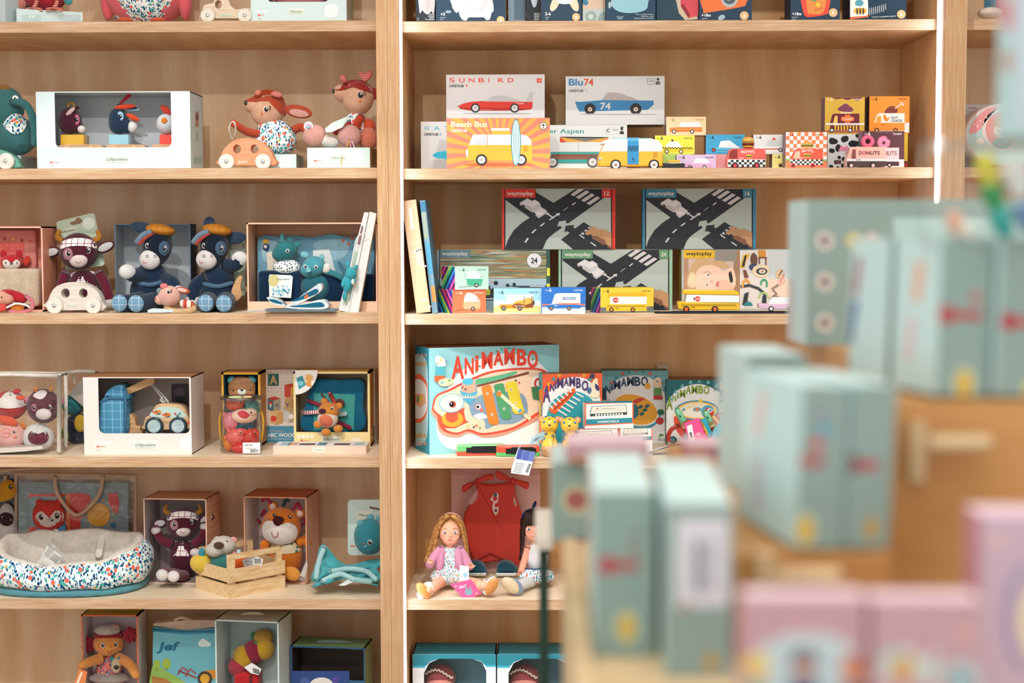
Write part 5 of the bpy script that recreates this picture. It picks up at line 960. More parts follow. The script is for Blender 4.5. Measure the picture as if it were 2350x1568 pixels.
c.F.poly(blob([(1036,-20),(1037,12),(1042,24),(1048,30),(1052,26),(1055,36),(1062,46),(1070,47),(1076,40),(1092,40),(1110,40),(1116,46),(1124,44),(1128,30),(1133,22),(1128,-10),(1120,-30)],4),'#d6d2d4');c.F.circ(1088,0,34,'#c6c4c8',30);c.F.circ(1088,-2,22,'#d8d5d8');c.F.circ(1089,3,6,'#efeaea')
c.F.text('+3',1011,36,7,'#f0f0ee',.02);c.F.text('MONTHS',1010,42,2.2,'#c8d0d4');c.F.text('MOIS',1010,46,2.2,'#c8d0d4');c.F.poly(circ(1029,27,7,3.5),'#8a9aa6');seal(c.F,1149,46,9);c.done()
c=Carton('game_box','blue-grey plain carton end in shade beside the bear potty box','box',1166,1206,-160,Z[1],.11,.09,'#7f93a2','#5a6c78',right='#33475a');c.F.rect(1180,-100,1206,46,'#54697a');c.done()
c=Carton('game_box','black narrow carton with spoon picture and small print','box',1208,1239,-160,Z[1],.09,.1,'#1b242c','#141a20');c.F.poly(blob([(1218,-10),(1222,12),(1226,17),(1231,12),(1234,-10)],4),'#b6bcc4')
for i in range(5):c.F.rect(1226,30+i*3.6,1238,31.6+i*3.6,'#c9ccce')
c.done()
c=Carton('game_box','navy carton marked 2-6 with wooden animal legs picture','box',1241,1335,-160,Z[1],.05,.1,NVY,'#c9cfc9',right='#b9c4c0')
c.F.poly(blob([(1262,20),(1266,4),(1276,-10),(1300,-14),(1316,-8),(1326,4),(1328,22),(1322,26),(1314,20),(1306,8),(1296,4),(1284,8),(1278,18),(1268,26)],4),'#e2cfae');c.F.poly(blob([(1280,-6),(1312,-4),(1308,8),(1284,8)],4),'#cfd8dc');c.F.text('2-6',1251,35,7,'#f0f0ee',.02);c.F.text('YEARS',1251,41,2.4,'#d8dcdc');c.F.text('ANS',1251,45.5,2.4,'#d8dcdc');seal(c.F,1322,39,9);c.done()
c=Carton('game_box','pale picture carton with wooden shapes, between the 2-6 box and the music box','box',1337,1389,-160,Z[1],.08,.1,'#bfc8c6','#8a9694');c.F.rect(1337,-60,1389,20,'#a9b4b4');c.F.poly([(1337,0),(1370,-10),(1389,2),(1389,20),(1337,22)],'#d8bca4');c.F.circ(1356,38,13,'#93a8a2').circ(1356,38,6,'#c8d0ce');c.F.poly(blob([(1338,-6),(1350,4),(1346,12),(1337,8)]),'#3f7fa0');c.F.poly([(1370,47),(1378,30),(1389,26),(1389,47)],'#8fa5a4');c.done()
c=Carton('game_box','navy carton with light blue round music box picture','box',1391,1505,-160,Z[1],.05,.1,'#1f3f56','#152a3a');c.F.poly(blob([(1404,-30),(1405,10),(1412,22),(1430,29),(1460,29),(1482,22),(1487,8),(1487,-30)],4),'#8fbfca')
for i,t in enumerate(('Boite a musique banquise','Music box - polar','Spieldose Eisbar mit Pinguin')):c.F.text(t,1500,34+i*4.6,2.8,'#d8dede',0,None,0,'r')
c.F.circ(1399,12,3,'#a9bcc4',8).circ(1404,8,2,'#a9bcc4',8);c.F.poly([(1414,37),(1431,37),(1428,45),(1418,45)],'#6a8494');c.done()
c=Carton('game_box','dark carton showing a red wooden box on a plank','box',1507,1603,-160,Z[1],.06,.1,'#23404e','#1b2226');c.F.poly([(1538,-60),(1556,-60),(1604,44),(1572,46),(1558,30)],'#c9b29c');c.F.poly([(1562,-40),(1604,-40),(1604,36),(1580,42),(1562,14)],'#cc4a55');c.F.poly([(1562,14),(1580,42),(1584,34),(1568,8)],'#8a2a36');c.done()
c=Carton('game_box','navy carton with orange toy camera picture marked +18m','box',1605,1726,-160,Z[1],.05,.12,'#1f3850','#16242f',right='#20303c');c.F.poly(blob([(1612,-20),(1614,24),(1622,29),(1700,16),(1712,8),(1712,-20)],3),'#ee7038');c.F.circ(1674,-2,19,'#a9b0b4').circ(1674,-4,14,'#4a545c').circ(1672,-6,8,'#8a949c');agemark(c.F,'+18m',1610,38,6.5);seal(c.F,1708,36,10);c.F.poly(blob([(1648,44),(1652,36),(1660,34),(1664,40),(1656,46)]),'#9fb4c0');
for i in range(6):c.RS.rect(1728,20+i*4,1734,21.5+i*4,'#a9b0b4')
c.done()
c=Carton('game_box','navy carton with red toy phone picture marked +18m, right of the gap','box',1815,1928,-160,Z[1],.05,.1,'#1f3850','#1a2e40',right='#26425a');c.F.poly(blob([(1841,-20),(1843,26),(1850,38),(1862,39),(1892,34),(1901,26),(1902,-20)],4),'#e04a38');c.F.poly(blob([(1853,-20),(1853,26),(1860,32),(1890,27),(1893,-20)],4),'#d98a44');c.F.circ(1877,11,5,'#e8c03c');c.F.poly(circ(1868,-2,8,5),'#5a9a60');c.F.text('Janod',1869,25,5,'#c8452f',.01,20,0,'l',-14);agemark(c.F,'+18m',1818,35,6.5);seal(c.F,1912,29,10);c.F.rect(1930,0,1948,16,'#8ca0b0')if 0 else None;c.RS.rect(1932,22,1944,25,'#c9d0d4');c.RS.rect(1934,30,1942,31.5,'#c83a3a');c.RS.rect(1935,34,1937,41,'#e0e4e6').rect(1938.5,34,1940.5,41,'#e0e4e6');c.done()
c=Carton('game_box','navy carton with whale and submarine cards, last at right of the row','box',1951,2081,-160,Z[1],.055,.1,'#183448','#14283a',right='#1c3a4e');c.F.poly([(1951,-20),(1991,-20),(1993,36),(1990,39),(1951,42)],'#e8e4da');c.F.poly([(1951,39),(1990,36),(1993,30),(1993,39),(1951,45)],'#d8643c');c.F.poly(blob([(1963,4),(1972,-2),(1982,6),(1976,14),(1964,12)]),'#4f98a4');c.F.poly(blob([(1960,22),(1968,18),(1986,20),(1986,30),(1962,30)]),'#e0a83a');c.F.circ(1967,26,2,'#3a3a3a',8).circ(1974,26,2,'#3a3a3a',8).circ(1981,26,2,'#3a3a3a',8)
for i in range(26):c.F.circ(1996+(i%9)*4.5,24-(i%9)*1.2+(i//9)*3,.7,'#d8dcdc',6)
c.F.text('Touch recognition game',2000,41,3,'#d8dcdc',.01,56,0,'l',-3);seal(c.F,2068,33,10)
c.RS.rect(2086,24,2097,27,'#c9d0d4').rect(2088,32,2095,33.5,'#c83a3a').rect(2086.5,37,2088.5,43,'#e0e4e6').rect(2090,37,2092,43,'#e0e4e6').rect(2093.5,37,2095.5,43,'#e0e4e6');c.done()
LW='#d8d8d6'
def wheel2(F,x,y,r,tyre='#2a2a2c',rim='#d8d8d6',n=26):F.circ(x,y,r,tyre,None,0,n).circ(x,y,r*.68,rim,None,0,n).circ(x,y,r*.25,'#a9a9a8',None,0,12)
def cl(F,x,y,w,col='#2a2c30'):F.text('CANDYLAB',x,y,5.5,col,.03,w)
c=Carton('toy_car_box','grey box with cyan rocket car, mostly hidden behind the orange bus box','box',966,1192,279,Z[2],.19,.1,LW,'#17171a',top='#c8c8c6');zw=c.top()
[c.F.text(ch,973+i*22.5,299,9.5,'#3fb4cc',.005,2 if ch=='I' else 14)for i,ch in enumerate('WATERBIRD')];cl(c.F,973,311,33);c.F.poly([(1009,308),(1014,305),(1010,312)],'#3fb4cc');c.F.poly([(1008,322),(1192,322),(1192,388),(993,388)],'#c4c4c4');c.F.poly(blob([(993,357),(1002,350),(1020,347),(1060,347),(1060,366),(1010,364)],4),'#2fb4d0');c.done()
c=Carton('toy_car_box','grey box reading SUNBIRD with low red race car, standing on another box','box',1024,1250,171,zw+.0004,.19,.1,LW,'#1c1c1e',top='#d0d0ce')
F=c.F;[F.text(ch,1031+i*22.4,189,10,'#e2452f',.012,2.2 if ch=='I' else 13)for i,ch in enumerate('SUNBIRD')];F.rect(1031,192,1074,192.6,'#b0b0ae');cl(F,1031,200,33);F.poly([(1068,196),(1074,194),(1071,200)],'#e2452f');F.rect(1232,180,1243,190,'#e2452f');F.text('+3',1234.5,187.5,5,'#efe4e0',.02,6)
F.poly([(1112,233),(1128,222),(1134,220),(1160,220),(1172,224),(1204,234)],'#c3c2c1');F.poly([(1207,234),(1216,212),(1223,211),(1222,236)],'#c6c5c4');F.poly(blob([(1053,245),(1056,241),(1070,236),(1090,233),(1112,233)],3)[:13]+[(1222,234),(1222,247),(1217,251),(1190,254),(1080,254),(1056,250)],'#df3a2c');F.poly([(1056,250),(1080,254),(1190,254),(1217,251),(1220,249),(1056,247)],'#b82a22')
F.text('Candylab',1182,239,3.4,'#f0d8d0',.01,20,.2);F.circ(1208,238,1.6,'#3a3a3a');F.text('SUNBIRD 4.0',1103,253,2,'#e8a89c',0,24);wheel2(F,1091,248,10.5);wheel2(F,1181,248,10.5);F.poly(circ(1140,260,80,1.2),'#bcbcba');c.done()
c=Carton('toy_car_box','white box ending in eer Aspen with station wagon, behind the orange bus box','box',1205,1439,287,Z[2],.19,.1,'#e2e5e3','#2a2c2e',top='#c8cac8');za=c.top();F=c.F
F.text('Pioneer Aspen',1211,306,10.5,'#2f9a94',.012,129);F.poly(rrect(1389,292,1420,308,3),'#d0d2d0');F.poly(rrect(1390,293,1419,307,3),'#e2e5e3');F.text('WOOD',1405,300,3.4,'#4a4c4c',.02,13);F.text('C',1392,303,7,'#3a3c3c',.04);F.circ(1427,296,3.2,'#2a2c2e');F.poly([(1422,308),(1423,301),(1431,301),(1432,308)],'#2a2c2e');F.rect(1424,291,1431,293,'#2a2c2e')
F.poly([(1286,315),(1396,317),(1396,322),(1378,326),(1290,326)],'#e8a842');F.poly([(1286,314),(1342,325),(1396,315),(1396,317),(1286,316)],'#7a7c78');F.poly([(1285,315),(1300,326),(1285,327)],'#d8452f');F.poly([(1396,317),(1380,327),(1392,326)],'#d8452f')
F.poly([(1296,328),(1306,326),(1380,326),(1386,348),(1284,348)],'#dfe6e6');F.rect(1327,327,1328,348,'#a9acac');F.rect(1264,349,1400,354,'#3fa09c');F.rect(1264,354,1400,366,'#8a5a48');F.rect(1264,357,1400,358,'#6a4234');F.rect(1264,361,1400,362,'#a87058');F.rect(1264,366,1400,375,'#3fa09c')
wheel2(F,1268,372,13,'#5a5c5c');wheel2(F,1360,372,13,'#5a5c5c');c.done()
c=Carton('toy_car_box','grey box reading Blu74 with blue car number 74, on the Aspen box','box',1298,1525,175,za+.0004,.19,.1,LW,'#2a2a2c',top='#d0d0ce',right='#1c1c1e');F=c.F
F.text('Blu',1305,196,15,'#3f86b4',.03,33);F.text('74',1340,196,15,'#d8502c',.03,22);F.rect(1305,202,1348,202.6,'#b0b0ae');cl(F,1305,211,34);F.stroke([(1343,206),(1348,210)],1,'#c8503c');F.poly(rrect(1485,180,1503,194,4),'#3a3c3c');F.poly(rrect(1485.8,180.8,1502.2,193.2,3.4),LW);F.text('WOOD',1494,188,3,'#3a3c3c',.02,11,0,'c');F.circ(1510,182,3,'#2a2c2e');F.poly([(1505,194),(1506,187),(1514,187),(1515,194)],'#2a2c2e');F.text('+3',1507.5,192.5,3.4,'#d8d8d6',.02,5)
F.poly([(1380,231),(1392,214),(1398,212),(1420,213),(1440,220),(1468,231)],'#b5aaa6');F.poly([(1320,233),(1332,234),(1380,230),(1500,231),(1500,240),(1492,247),(1486,252),(1330,256),(1324,246)],'#3a80b0');F.poly([(1324,246),(1330,256),(1486,252),(1494,246),(1500,240),(1500,238)],'#2f6c98')if 0 else None;F.text('74',1377,251,15,'#d8d6d4',.02,24,.05)
for x in(1354,1459):F.circ(x,250,13,'#2a2526');F.circ(x,251,5,'#e0c8b8').circ(x,251,2.4,'#8a7a70')
F.poly(circ(1420,262,90,1.4),'#c0bebc');c.done()
c=Carton('toy_car_box','orange sunburst box reading Beach Bus with yellow van and surfboard','box',1025,1262,271,Z[2],.025,.07,'#f08068','#5a5a78',top='#c86850');F=c.F
cxs,cys=1145,352;rays=[]
def clipray(a):
 dx,dy=math.cos(a),math.sin(a);t=min(((1262-cxs)/dx if dx>0 else(1025.5-cxs)/dx)if abs(dx)>1e-6 else 1e9,((387.4-cys)/dy if dy>0 else(271.5-cys)/dy)if abs(dy)>1e-6 else 1e9);return(cxs+dx*t,cys+dy*t)
for i in range(30):
 a0,a1=2*math.pi*i/30,2*math.pi*(i+.5)/30;rays.append([(cxs,cys),clipray(a0),clipray(a1)])
F.many(rays,'#f5a44a');F.text('Beach Bus',1035,291,12,'#f6d2b4',.04,83);F.rect(1035,295,1080,295.6,'#f4c8a0');cl(F,1035,303,37,'#f6ece4');F.circ(1247,289,9,'#5a4038').circ(1247,289,7.4,'#f0eae4').poly([(1247,283),(1251,289),(1248,289),(1248,295),(1246,295),(1246,289),(1243,289)],'#5a4038')
F.poly(circ(1145,378,80,4),'#e06a44');F.rect(1129,299,1170,309,'#e8b440');F.poly([(1125,298),(1129,294),(1167,294),(1171,298),(1168,300),(1128,300)],'#d8d8d8')
F.poly(blob([(1070,366),(1070,350),(1076,334),(1082,332),(1218,332),(1221,340),(1221,366)],3)[:0]+[(1070,369),(1070,346),(1076,333),(1221,333),(1221,369)],'#f0b63e');F.poly([(1076,333),(1084,312),(1086,309),(1198,309),(1210,312),(1218,320),(1221,333)],'#d5d8dc');F.rect(1118,309,1119.5,345,'#c0a060');F.poly([(1086,332),(1092,316),(1117,314),(1117,332)],'#c9ced2')
for i in range(6):F.rect(1201,335+i*2.2,1212,336+i*2.2,'#c88f2c')
for x in(1105,1196):wheel2(F,x,367,13)
F.poly(circ(1184,327,11,54),'#3f9aa0');F.poly(circ(1184,327,9,51),'#e6ecea')
for x in(1179,1184,1189):F.rect(x-.8,281+abs(x-1184)*2,x+.8,374-abs(x-1184)*2,'#5fb4b4')
F.circ(1072,352,3,'#d0d0d0',10);c.done()
def bus_shape(x0,x1,yt,yb):
 L=x1-x0;return[(x0,yb),(x0,yb-22),(x0+4,yb-33),(x0+10,yb-45),(x0+14,yt+5),(x0+22,yt),(x1-22,yt),(x1-9,yt+3),(x1-3,yt+12),(x1,yb-30),(x1,yb)]
T=Toy('toy_bus','yellow and white toy camper bus with blue paper band, in front of the Aspen box','toy bus',1447,.02,Z[2],rz=R(0))
b=T.part();b.prism(bus_shape(1372,1522,322,382),0,48,M('#efab30','gloss'),bev=5);b.done('body')
b=T.part();b.prism([(1378,349),(1386,331),(1390,321),(1398,319),(1500,319),(1512,323),(1520,334),(1521,349)],-1,49,M('#e9ebea','gloss'),bev=4);b.done('upper_body')
b=T.part();b.prism(rrect(1402,317,1497,323,3),6,42,M('#7fc8c4','gloss'),bev=2);b.done('roof_panel');b=T.part();b.prism([(1378,330),(1384,323),(1404,325),(1404,330)],-2,50,M('#dfe4e6','gloss'),bev=1);b.done('windscreen_visor')
b=T.part();b.bx(1440,316,1466,377,-2.2,50,M('#2f86b8'));
for i in range(8):
 for j in range(4):
  if(i+j)%2:b.flat(rect(1440+i*3.2,335+j*3,1443.2+i*3.2,338+j*3),-2.5,M('#1c2f3c'))
b.flat(rect(1440,316,1466,324),-2.4,M('#5aa4cc'));b.stroke if 0 else None;b.flat([(1451,362),(1456,366),(1454,368),(1450,364)],-2.5,M('#16303c'));b.text('Candylab',1446,371,2,M('#16303c'),-2.5,0,14);b.done('paper_band')
b=T.part();b.ell((1377,365,2),(4,3,6),M('#d5d5d2','metal'),seg=12,reg=False);b.done('headlight');b=T.part()
for i in range(6):b.flat(rect(1499,349+i*2.4,1509,350+i*2.4),-.6,M('#b07c20'))
b.done('vent_print')
for x in(1413,1501):
 for d in(-5,42):b=T.part();b.wheel((x,378),12,d,d+11,M('#1e1e20'));o=b.done('wheel');b=T.part();b.wheel((x,378),8.4,d-1.5,d+2,M('#e4e2de','gloss'));b.ell((x,378,d-1.5),(3.6,2,3.6),M('#b08a70','metal'),seg=10,reg=False);b.done('hub',parent=o)
def ccar(F,x0,x1,y,body,roof,wheelc='#e8e0d4',tyre='#3a3634',h=1.0,rear=False):
 L=x1-x0;F.poly([(x0+L*.3,y-11*h),(x0+L*.38,y-22*h),(x0+L*.42,y-24*h),(x0+L*.8,y-23*h),(x0+L*.92,y-11*h)],roof);F.poly([(x0,y-11*h),(x1,y-12*h),(x1,y-3*h),(x0+2,y-2*h)],body);F.poly([(x0,y-8*h),(x1,y-8*h),(x1,y-3*h),(x0+2,y-2*h)],tuple(0 for _ in())or body)
 for q in(.18,.72):F.circ(x0+L*q,y-2,5.2*h,tyre,n=16).circ(x0+L*q,y-2,3*h,wheelc,n=14).circ(x0+L*q,y-2,1.2*h,tyre,n=8)
def head2(F,x0,x1,y,col='#3a3634',scr=False):
 F.text('WOOD',x0+4,y+3,2.6,col,.01,9);F.circ(x0+16,y-1,1.6,col,n=8);F.poly([(x0+13.5,y+4.5),(x0+14,y+1),(x0+18,y+1),(x0+18.5,y+4.5)],col)
 F.text('Candylab' if scr else 'CANDYLAB',x1-26,y+3,3.6,col,.015,20,.2 if scr else 0)
SB=dict(depth=.05)
def small(label,pxL,pxR,pyT,z,Y,col,body,roof,side=None,hc='#3a3634',scr=True,top=None,car=True,h=None,cat='box',depth=.05,cy=None):
 c=Carton('toy_car_box',label,cat,pxL,pxR,pyT,z,Y,depth,col,side or M('#3a6f5a','rainbow',s=22,k=1.2),top=top or col,group='small toy car boxes',h=h)
 head2(c.F,pxL,pxR,pyT+5,hc,scr)
 return c
c=small('green small car box almost hidden behind the toy bus, under the taxi box',1500,1590,354,Z[2],.1,'#a9c86a',0,0,scr=False);z1=c.top();c.done()
c=small('lilac small car box on the shelf behind the black ramp piece',1553,1643,355,Z[2],.06,'#c9b2d2',0,0);ccar(c.F,1572,1634,386,'#d2a0c4','#e2e2e4',h=.95);c.done();z2=c.top()
c=small('yellow taxi car box with checker stripe, above the green box',1503,1594,311,z1+.0003,.1,'#e2d748',0,0,scr=False);F=c.F;F.poly([(1524,339),(1536,325),(1556,325),(1566,338)],'#e6e6e0');F.rect(1520,338,1590,349,'#d9c22e');F.rect(1541,320,1545,325,'#2a2a28')
F.many([rect(1520+i*3.5,338+(i%2)*2.2,1523.5+i*3.5,340.2+(i%2)*2.2)for i in range(20)],'#2a2a28')
for x in(1530,1563):F.circ(x,348,5,'#4a4420',n=14).circ(x,348,2.8,'#e8e4d0',n=12)
c.done();z3=c.top()
c=small('cream small car box with orange station wagon, topmost of its stack',1529,1620,268,z3+.0003,.1,'#ecc79c',0,0,hc='#b07a3c');F=c.F;F.poly([(1558,292),(1563,281),(1604,280),(1611,293)],'#d8dcdc');F.poly([(1536,294),(1558,292),(1611,292),(1612,302),(1537,303)],'#d0742c');F.rect(1536,296,1612,297,'#e8c080')
for x in(1547,1588):F.circ(x,302,5,'#3a3634',n=14).circ(x,302,3,'#d8cfc4',n=12)
c.done()
c=small('pink small car box hidden behind the burger truck, under the blue box',1618,1708,354,Z[2],.1,'#e49a9c',0,0);z1=c.top();c.done()
c=small('pale yellow small car box beside the checkered burger box',1772,1850,354,Z[2],.1,'#ecdf8a',0,0,scr=False);F=c.F;F.rect(1786,374,1798,382,'#d8a84a');F.circ(1791,380,4,'#3a3634',n=12);zy=c.top();c.done()
c=small('bright blue small car box with blue coupe, behind the burger truck',1620,1709,309,z1+.0003,.1,'#3f9cc4',0,0,hc='#1c3a4c');F=c.F;F.poly([(1648,340),(1654,324),(1674,322),(1690,334),(1700,340)],'#dfe4e4');F.poly([(1634,338),(1700,340),(1706,344),(1704,349),(1634,349)],'#5fb4d4');F.rect(1634,344,1706,346,'#2f86ac');F.circ(1638,344,5,'#2a3438',n=14).circ(1638,344,3,'#d8452f',n=10).circ(1686,347,5,'#2a3438',n=14);c.done()
c=small('white small ambulance car box with red lamp, above the pale yellow box',1729,1818,309,zy+.0003,.1,'#e4e4e2',0,0,scr=False);F=c.F;F.poly([(1758,336),(1763,322),(1800,322),(1800,336)],'#d0d4d4');F.poly(circ(1776,321,4,5,0,12,180,360),'#e0503c');F.rect(1736,336,1800,350,'#efefec');F.rect(1738,341,1800,343.5,'#d8503c');F.circ(1791,344,5,'#3a3634',n=14).circ(1791,344,2.6,'#dcdcd8',n=10);c.done()
T=Toy('toy_ramp','black toy ramp piece with yellow top lying by the bus','toy part',1555,.02,Z[2]);b=T.part();b.prism([(1520,387),(1522,374),(1546,374),(1566,373),(1572,377),(1572,384),(1590,382),(1590,386),(1560,388)],0,26,M('#1d1c1a','gloss'),bev=1.2);b.done('base');b=T.part();b.prism(rrect(1533,367,1561,374,2),4,22,M('#dba52c','gloss'),bev=1);b.done('top_plate')
def burger(b,x,y,s,d0,d1):
 b.ell((x,y+9*s,(d0+d1)/2),(14*s,(d1-d0)/2,4*s),M('#d89a44','gloss'));b.ell((x,y+5*s,(d0+d1)/2),(14.5*s,(d1-d0)/2,3*s),M('#5a2f20'));b.ell((x,y+2*s,(d0+d1)/2),(15*s,(d1-d0)/2+.5,2.2*s),M('#cc4030'));b.ell((x,y,(d0+d1)/2),(15.5*s,(d1-d0)/2+1,1.8*s),M('#6f9a40'));b.ell((x,y-6*s,(d0+d1)/2),(14*s,(d1-d0)/2,8*s),M('#dca04c','gloss'))
def truckwheels(T,xs,y,r,col,cap='#c84a3c',w=36):
 for x in xs:
  for d in(-4,w-6):b=T.part();b.wheel((x,y),r,d,d+8,M(col));o=b.done('wheel');b=T.part();b.wheel((x,y),r*.62,d-1,d+2,M(cap,'gloss'));b.done('hub',parent=o)
def checks(F_put,x0,y0,x1,y1,nx,ny,c0,c1):
 w,h=(x1-x0)/nx,(y1-y0)/ny;F_put([rect(x0,y0,x1,y1)],c0);F_put([rect(x0+i*w,y0+j*h,x0+(i+1)*w,y0+(j+1)*h)for i in range(nx)for j in range(ny)if(i+j)%2],c1)
def flats(b,polys,col,d):
 for p in polys:b.flat(p,d,M(col))
T=Toy('toy_food_truck','red checkered burger food truck toy with big burger on its roof','toy truck',1712,.02,Z[2]);b=T.part();b.prism([(1668,383),(1667,368),(1674,344),(1680,341),(1754,341),(1757,346),(1757,383)],0,36,M('#e0564e','gloss'),bev=2);b.flat(rect(1670,366,1757,383),-.2,M('#e8e4de'));b.text("PATTY'S",1716,352,6,M('#f4ece4'),-.4,.02,31,0,'c')
for i in range(14):
 for j in range(3):
  if(i+j)%2:b.flat(rect(1671+i*6.1,367+j*5.3,1677.1+i*6.1,372.3+j*5.3),-.4,M('#232324'))
b.flat(circ(1719,354,7,2,0,14,180,360),-.4,M('#e0a040'))if 0 else None
for y,h,cc in((355,2.5,'#e6b04c'),(357.5,1.6,'#6f9a40'),(359,2,'#5a2f20'),(361,2.5,'#e0a848')):b.flat(rrect(1712,y,1727,y+h,.7,2),-.4,M(cc))
b.text('FOOD',1697,364,2.6,M('#f0dcd4'),-.4,.02,9);b.prism([(1675,349),(1682,343),(1692,343),(1692,364),(1673,364)],-.8,.2,M('#8a2f2c'));b.flat(rect(1757,345,1757.4,380),-.5,M('#f09a94'));b.done('body');truckwheels(T,(1687,1737),380,7.5,'#262426','#b03038')
b=T.part();burger(b,1717,328,1.0,4,32);b.done('burger')
c=Carton('toy_truck_box','orange and white checkered box with burger truck picture, PATTY\'S lettering','box',1803,1898,303,Z[2],.03,.055,'#ef7c54',M('#3a6f5a','rainbow',s=22,k=1.2),top='#e8dcd0');F=c.F
checks(F.many,1803.5,303.5,1897.5,385,11,9,'#efe9e2','#ef8256');F.poly([(1804,386),(1804,372),(1898,372),(1898,387)],'#ef7c54');F.poly([(1828,304),(1836,304),(1832,309)],'#e8b43a');head2(F,1803,1898,308,'#a8452c')
F.poly([(1814,380),(1814,364),(1822,345),(1828,342),(1886,342),(1888,346),(1888,380)],'#ea5c48');F.poly([(1820,364),(1826,347),(1836,347),(1836,364)],'#f0b49c');F.text("PATTY'S",1853,351,5.5,'#f6ece2',.02,26,0,'c',0,2.5)
checks(F.many,1814,366,1888,379,14,3,'#e8e4de','#2a2a2a')
for y,h,cc in((353,2.5,'#e6b04c'),(355.5,1.6,'#6f9a40'),(357,2,'#5a2f20'),(359,2.5,'#e0a848')):F.poly(rrect(1844,y,1861,y+h,.7,2),cc)
F.poly(circ(1853,332,14,8,0,16,180,360),'#e2a656').rect(1839,332,1867,334,'#6f9a40').rect(1839,334,1867,336,'#5a2f20').poly(circ(1853,336,13,5,0,12,0,180),'#e0a656');F.rect(1803,365,1814,369,'#7fae6a').rect(1888,366,1898,370,'#7fae6a').text('FOOD',1836,364,2.6,'#f0dcd4',.02,9)
for x in(1820,1865):F.circ(x,380,5.5,'#c83a3a',n=16).circ(x,380,3,'#5a2a2a',n=10)
c.done()
c=Carton('toy_truck_box','black and white cow-patch box behind the donut truck','box',1899,1984,308,Z[2],.1,.055,'#dcdedc','#2a2a2c',top='#2a2a2c');F=c.F;zc1=c.top();random.seed(11)
for x,y,rx,ry,cc in((1912,324,12,8,0),(1940,318,10,9,0),(1960,330,14,8,0),(1908,346,7,6,0),(1924,340,6,10,0),(1972,312,12,6,0),(1926,362,5,4,0),(1918,372,5,5,0),(1938,366,6,6,0),(1934,380,5,5,0),(1908,382,6,4,0),(1922,384,4,3,0),(1945,352,5,6,0),(1942,376,4,6,0)):F.poly(blob([(x+rx*random.uniform(.7,1.2)*math.cos(k),y+ry*random.uniform(.7,1.2)*math.sin(k))for k in(0,1.05,2.1,3.14,4.2,5.25)],4),'#1e1e20')
F.poly([(1928,338),(1930,333),(1934,337),(1940,337),(1944,333),(1946,338),(1950,346),(1924,346)],'#e88aa8');F.rect(1916,368,1930,376,'#2a2a2c').text('FOOD',1918,374,3.2,'#e0608a',.02,10);c.done()
c=Carton('toy_truck_box','yellow and black truck box behind the donut box by the right upright','box',1986,2083,307,Z[2],.1,.055,'#dcb62c','#2a2a2c',right='#16222a');F=c.F;zc2=c.top();F.rect(2060,370,2083,374,'#3a2018').rect(2060,374,2083,387,'#a83020');c.done()
c=Carton('toy_truck_box','mustard box with maroon ice cream truck, upper left of the right stack','box',1893,1984,223,zc1+.0003,.1,.055,'#d0a63c',M('#3a6f5a','rainbow',s=22,k=1.2),right='#1a2a2a');F=c.F
F.poly([(1905,223.5),(1980,223.5),(1976,228),(1966,232),(1956,226),(1946,230),(1932,226),(1920,228)],'#6a3040');head2(F,1893,1984,227,'#f0e0b8');F.poly(blob([(1922,252),(1932,242),(1942,238),(1950,244),(1958,250),(1955,256),(1940,257)],4),'#7a3a50');F.poly([(1927,257),(1957,257),(1950,263),(1930,263)],'#e6c894')
F.poly([(1905,300),(1905,282),(1910,263),(1916,261),(1972,261),(1972,300)],'#6a1f2e');F.poly([(1912,282),(1916,266),(1922,266),(1922,288),(1912,288)],'#e2c05c');F.poly(star(1945,273,13,8,8),'#e8743c');F.rect(1930,269,1960,277,'#e8743c').text('CAFE',1945,276,4.5,'#f6dcc0',.01,22,0,'c');F.rect(1895,283,1984,287,'#e2e2e0')
F.many([rect(1915+i*7,288,1918.5+i*7,300)for i in range(8)],'#e0b43a');F.rect(1893.5,300,1983,304,'#a85a5a')
for x in(1909,1951):F.circ(x,299,5.5,'#2a2426',n=16).circ(x,299,3.4,'#d8cfc8',n=12)
c.done()
c=Carton('toy_truck_box','orange box reading HOT CHICK with drumstick picture, topmost at right','box',1995,2087,221,zc2+.0003,.1,.055,'#ef8c2c','#1e2420',right='#14242a');F=c.F
head2(F,1995,2087,226,'#4a2f1c');F.poly(blob([(2030,258),(2036,248),(2048,243),(2058,248),(2060,256),(2052,262),(2036,264)],4),'#7a3628');F.stroke([(2054,249),(2068,239)],3,'#d8c8b4');F.circ(2069,237,3,'#d8c8b4').circ(2072,240,2.6,'#d8c8b4')
F.poly([(2006,300),(2006,284),(2012,264),(2018,260),(2076,260),(2076,282),(2087,282),(2087,304),(2006,304)],'#e0e0d8');F.poly([(2009,282),(2014,266),(2022,266),(2022,288),(2009,288)],'#ef9a3c');F.rect(2006,282,2076,300,'#ef8c2c');F.poly([(2026,268),(2030,278),(2038,278),(2042,268),(2036,272),(2032,264)],'#e8842c').circ(2030,266,3,'#e8842c')
F.text('HOT',2045,273,5.5,'#3a4a44',.02,16);F.text('CHICK',2045,280,5.5,'#3a4a44',.02,26);F.text('FOOD',2023,287,2,'#3a2f1c',.02,8)
for x in(2012,2055):F.circ(x,299,5.5,'#3a2a20',n=16).circ(x,299,3,'#e8942c',n=12)
c.done()
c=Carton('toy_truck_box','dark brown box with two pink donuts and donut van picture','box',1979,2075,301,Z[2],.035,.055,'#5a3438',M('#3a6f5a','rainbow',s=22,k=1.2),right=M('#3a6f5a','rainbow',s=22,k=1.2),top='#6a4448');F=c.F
head2(F,1979,2075,306,'#f0e4e2',True)
for i in range(9):F.rect(2010+i*5,302+i%3,2012+i*5,303+i%3,random.choice(['#e8b43a','#7fb4c8','#e8849c']))
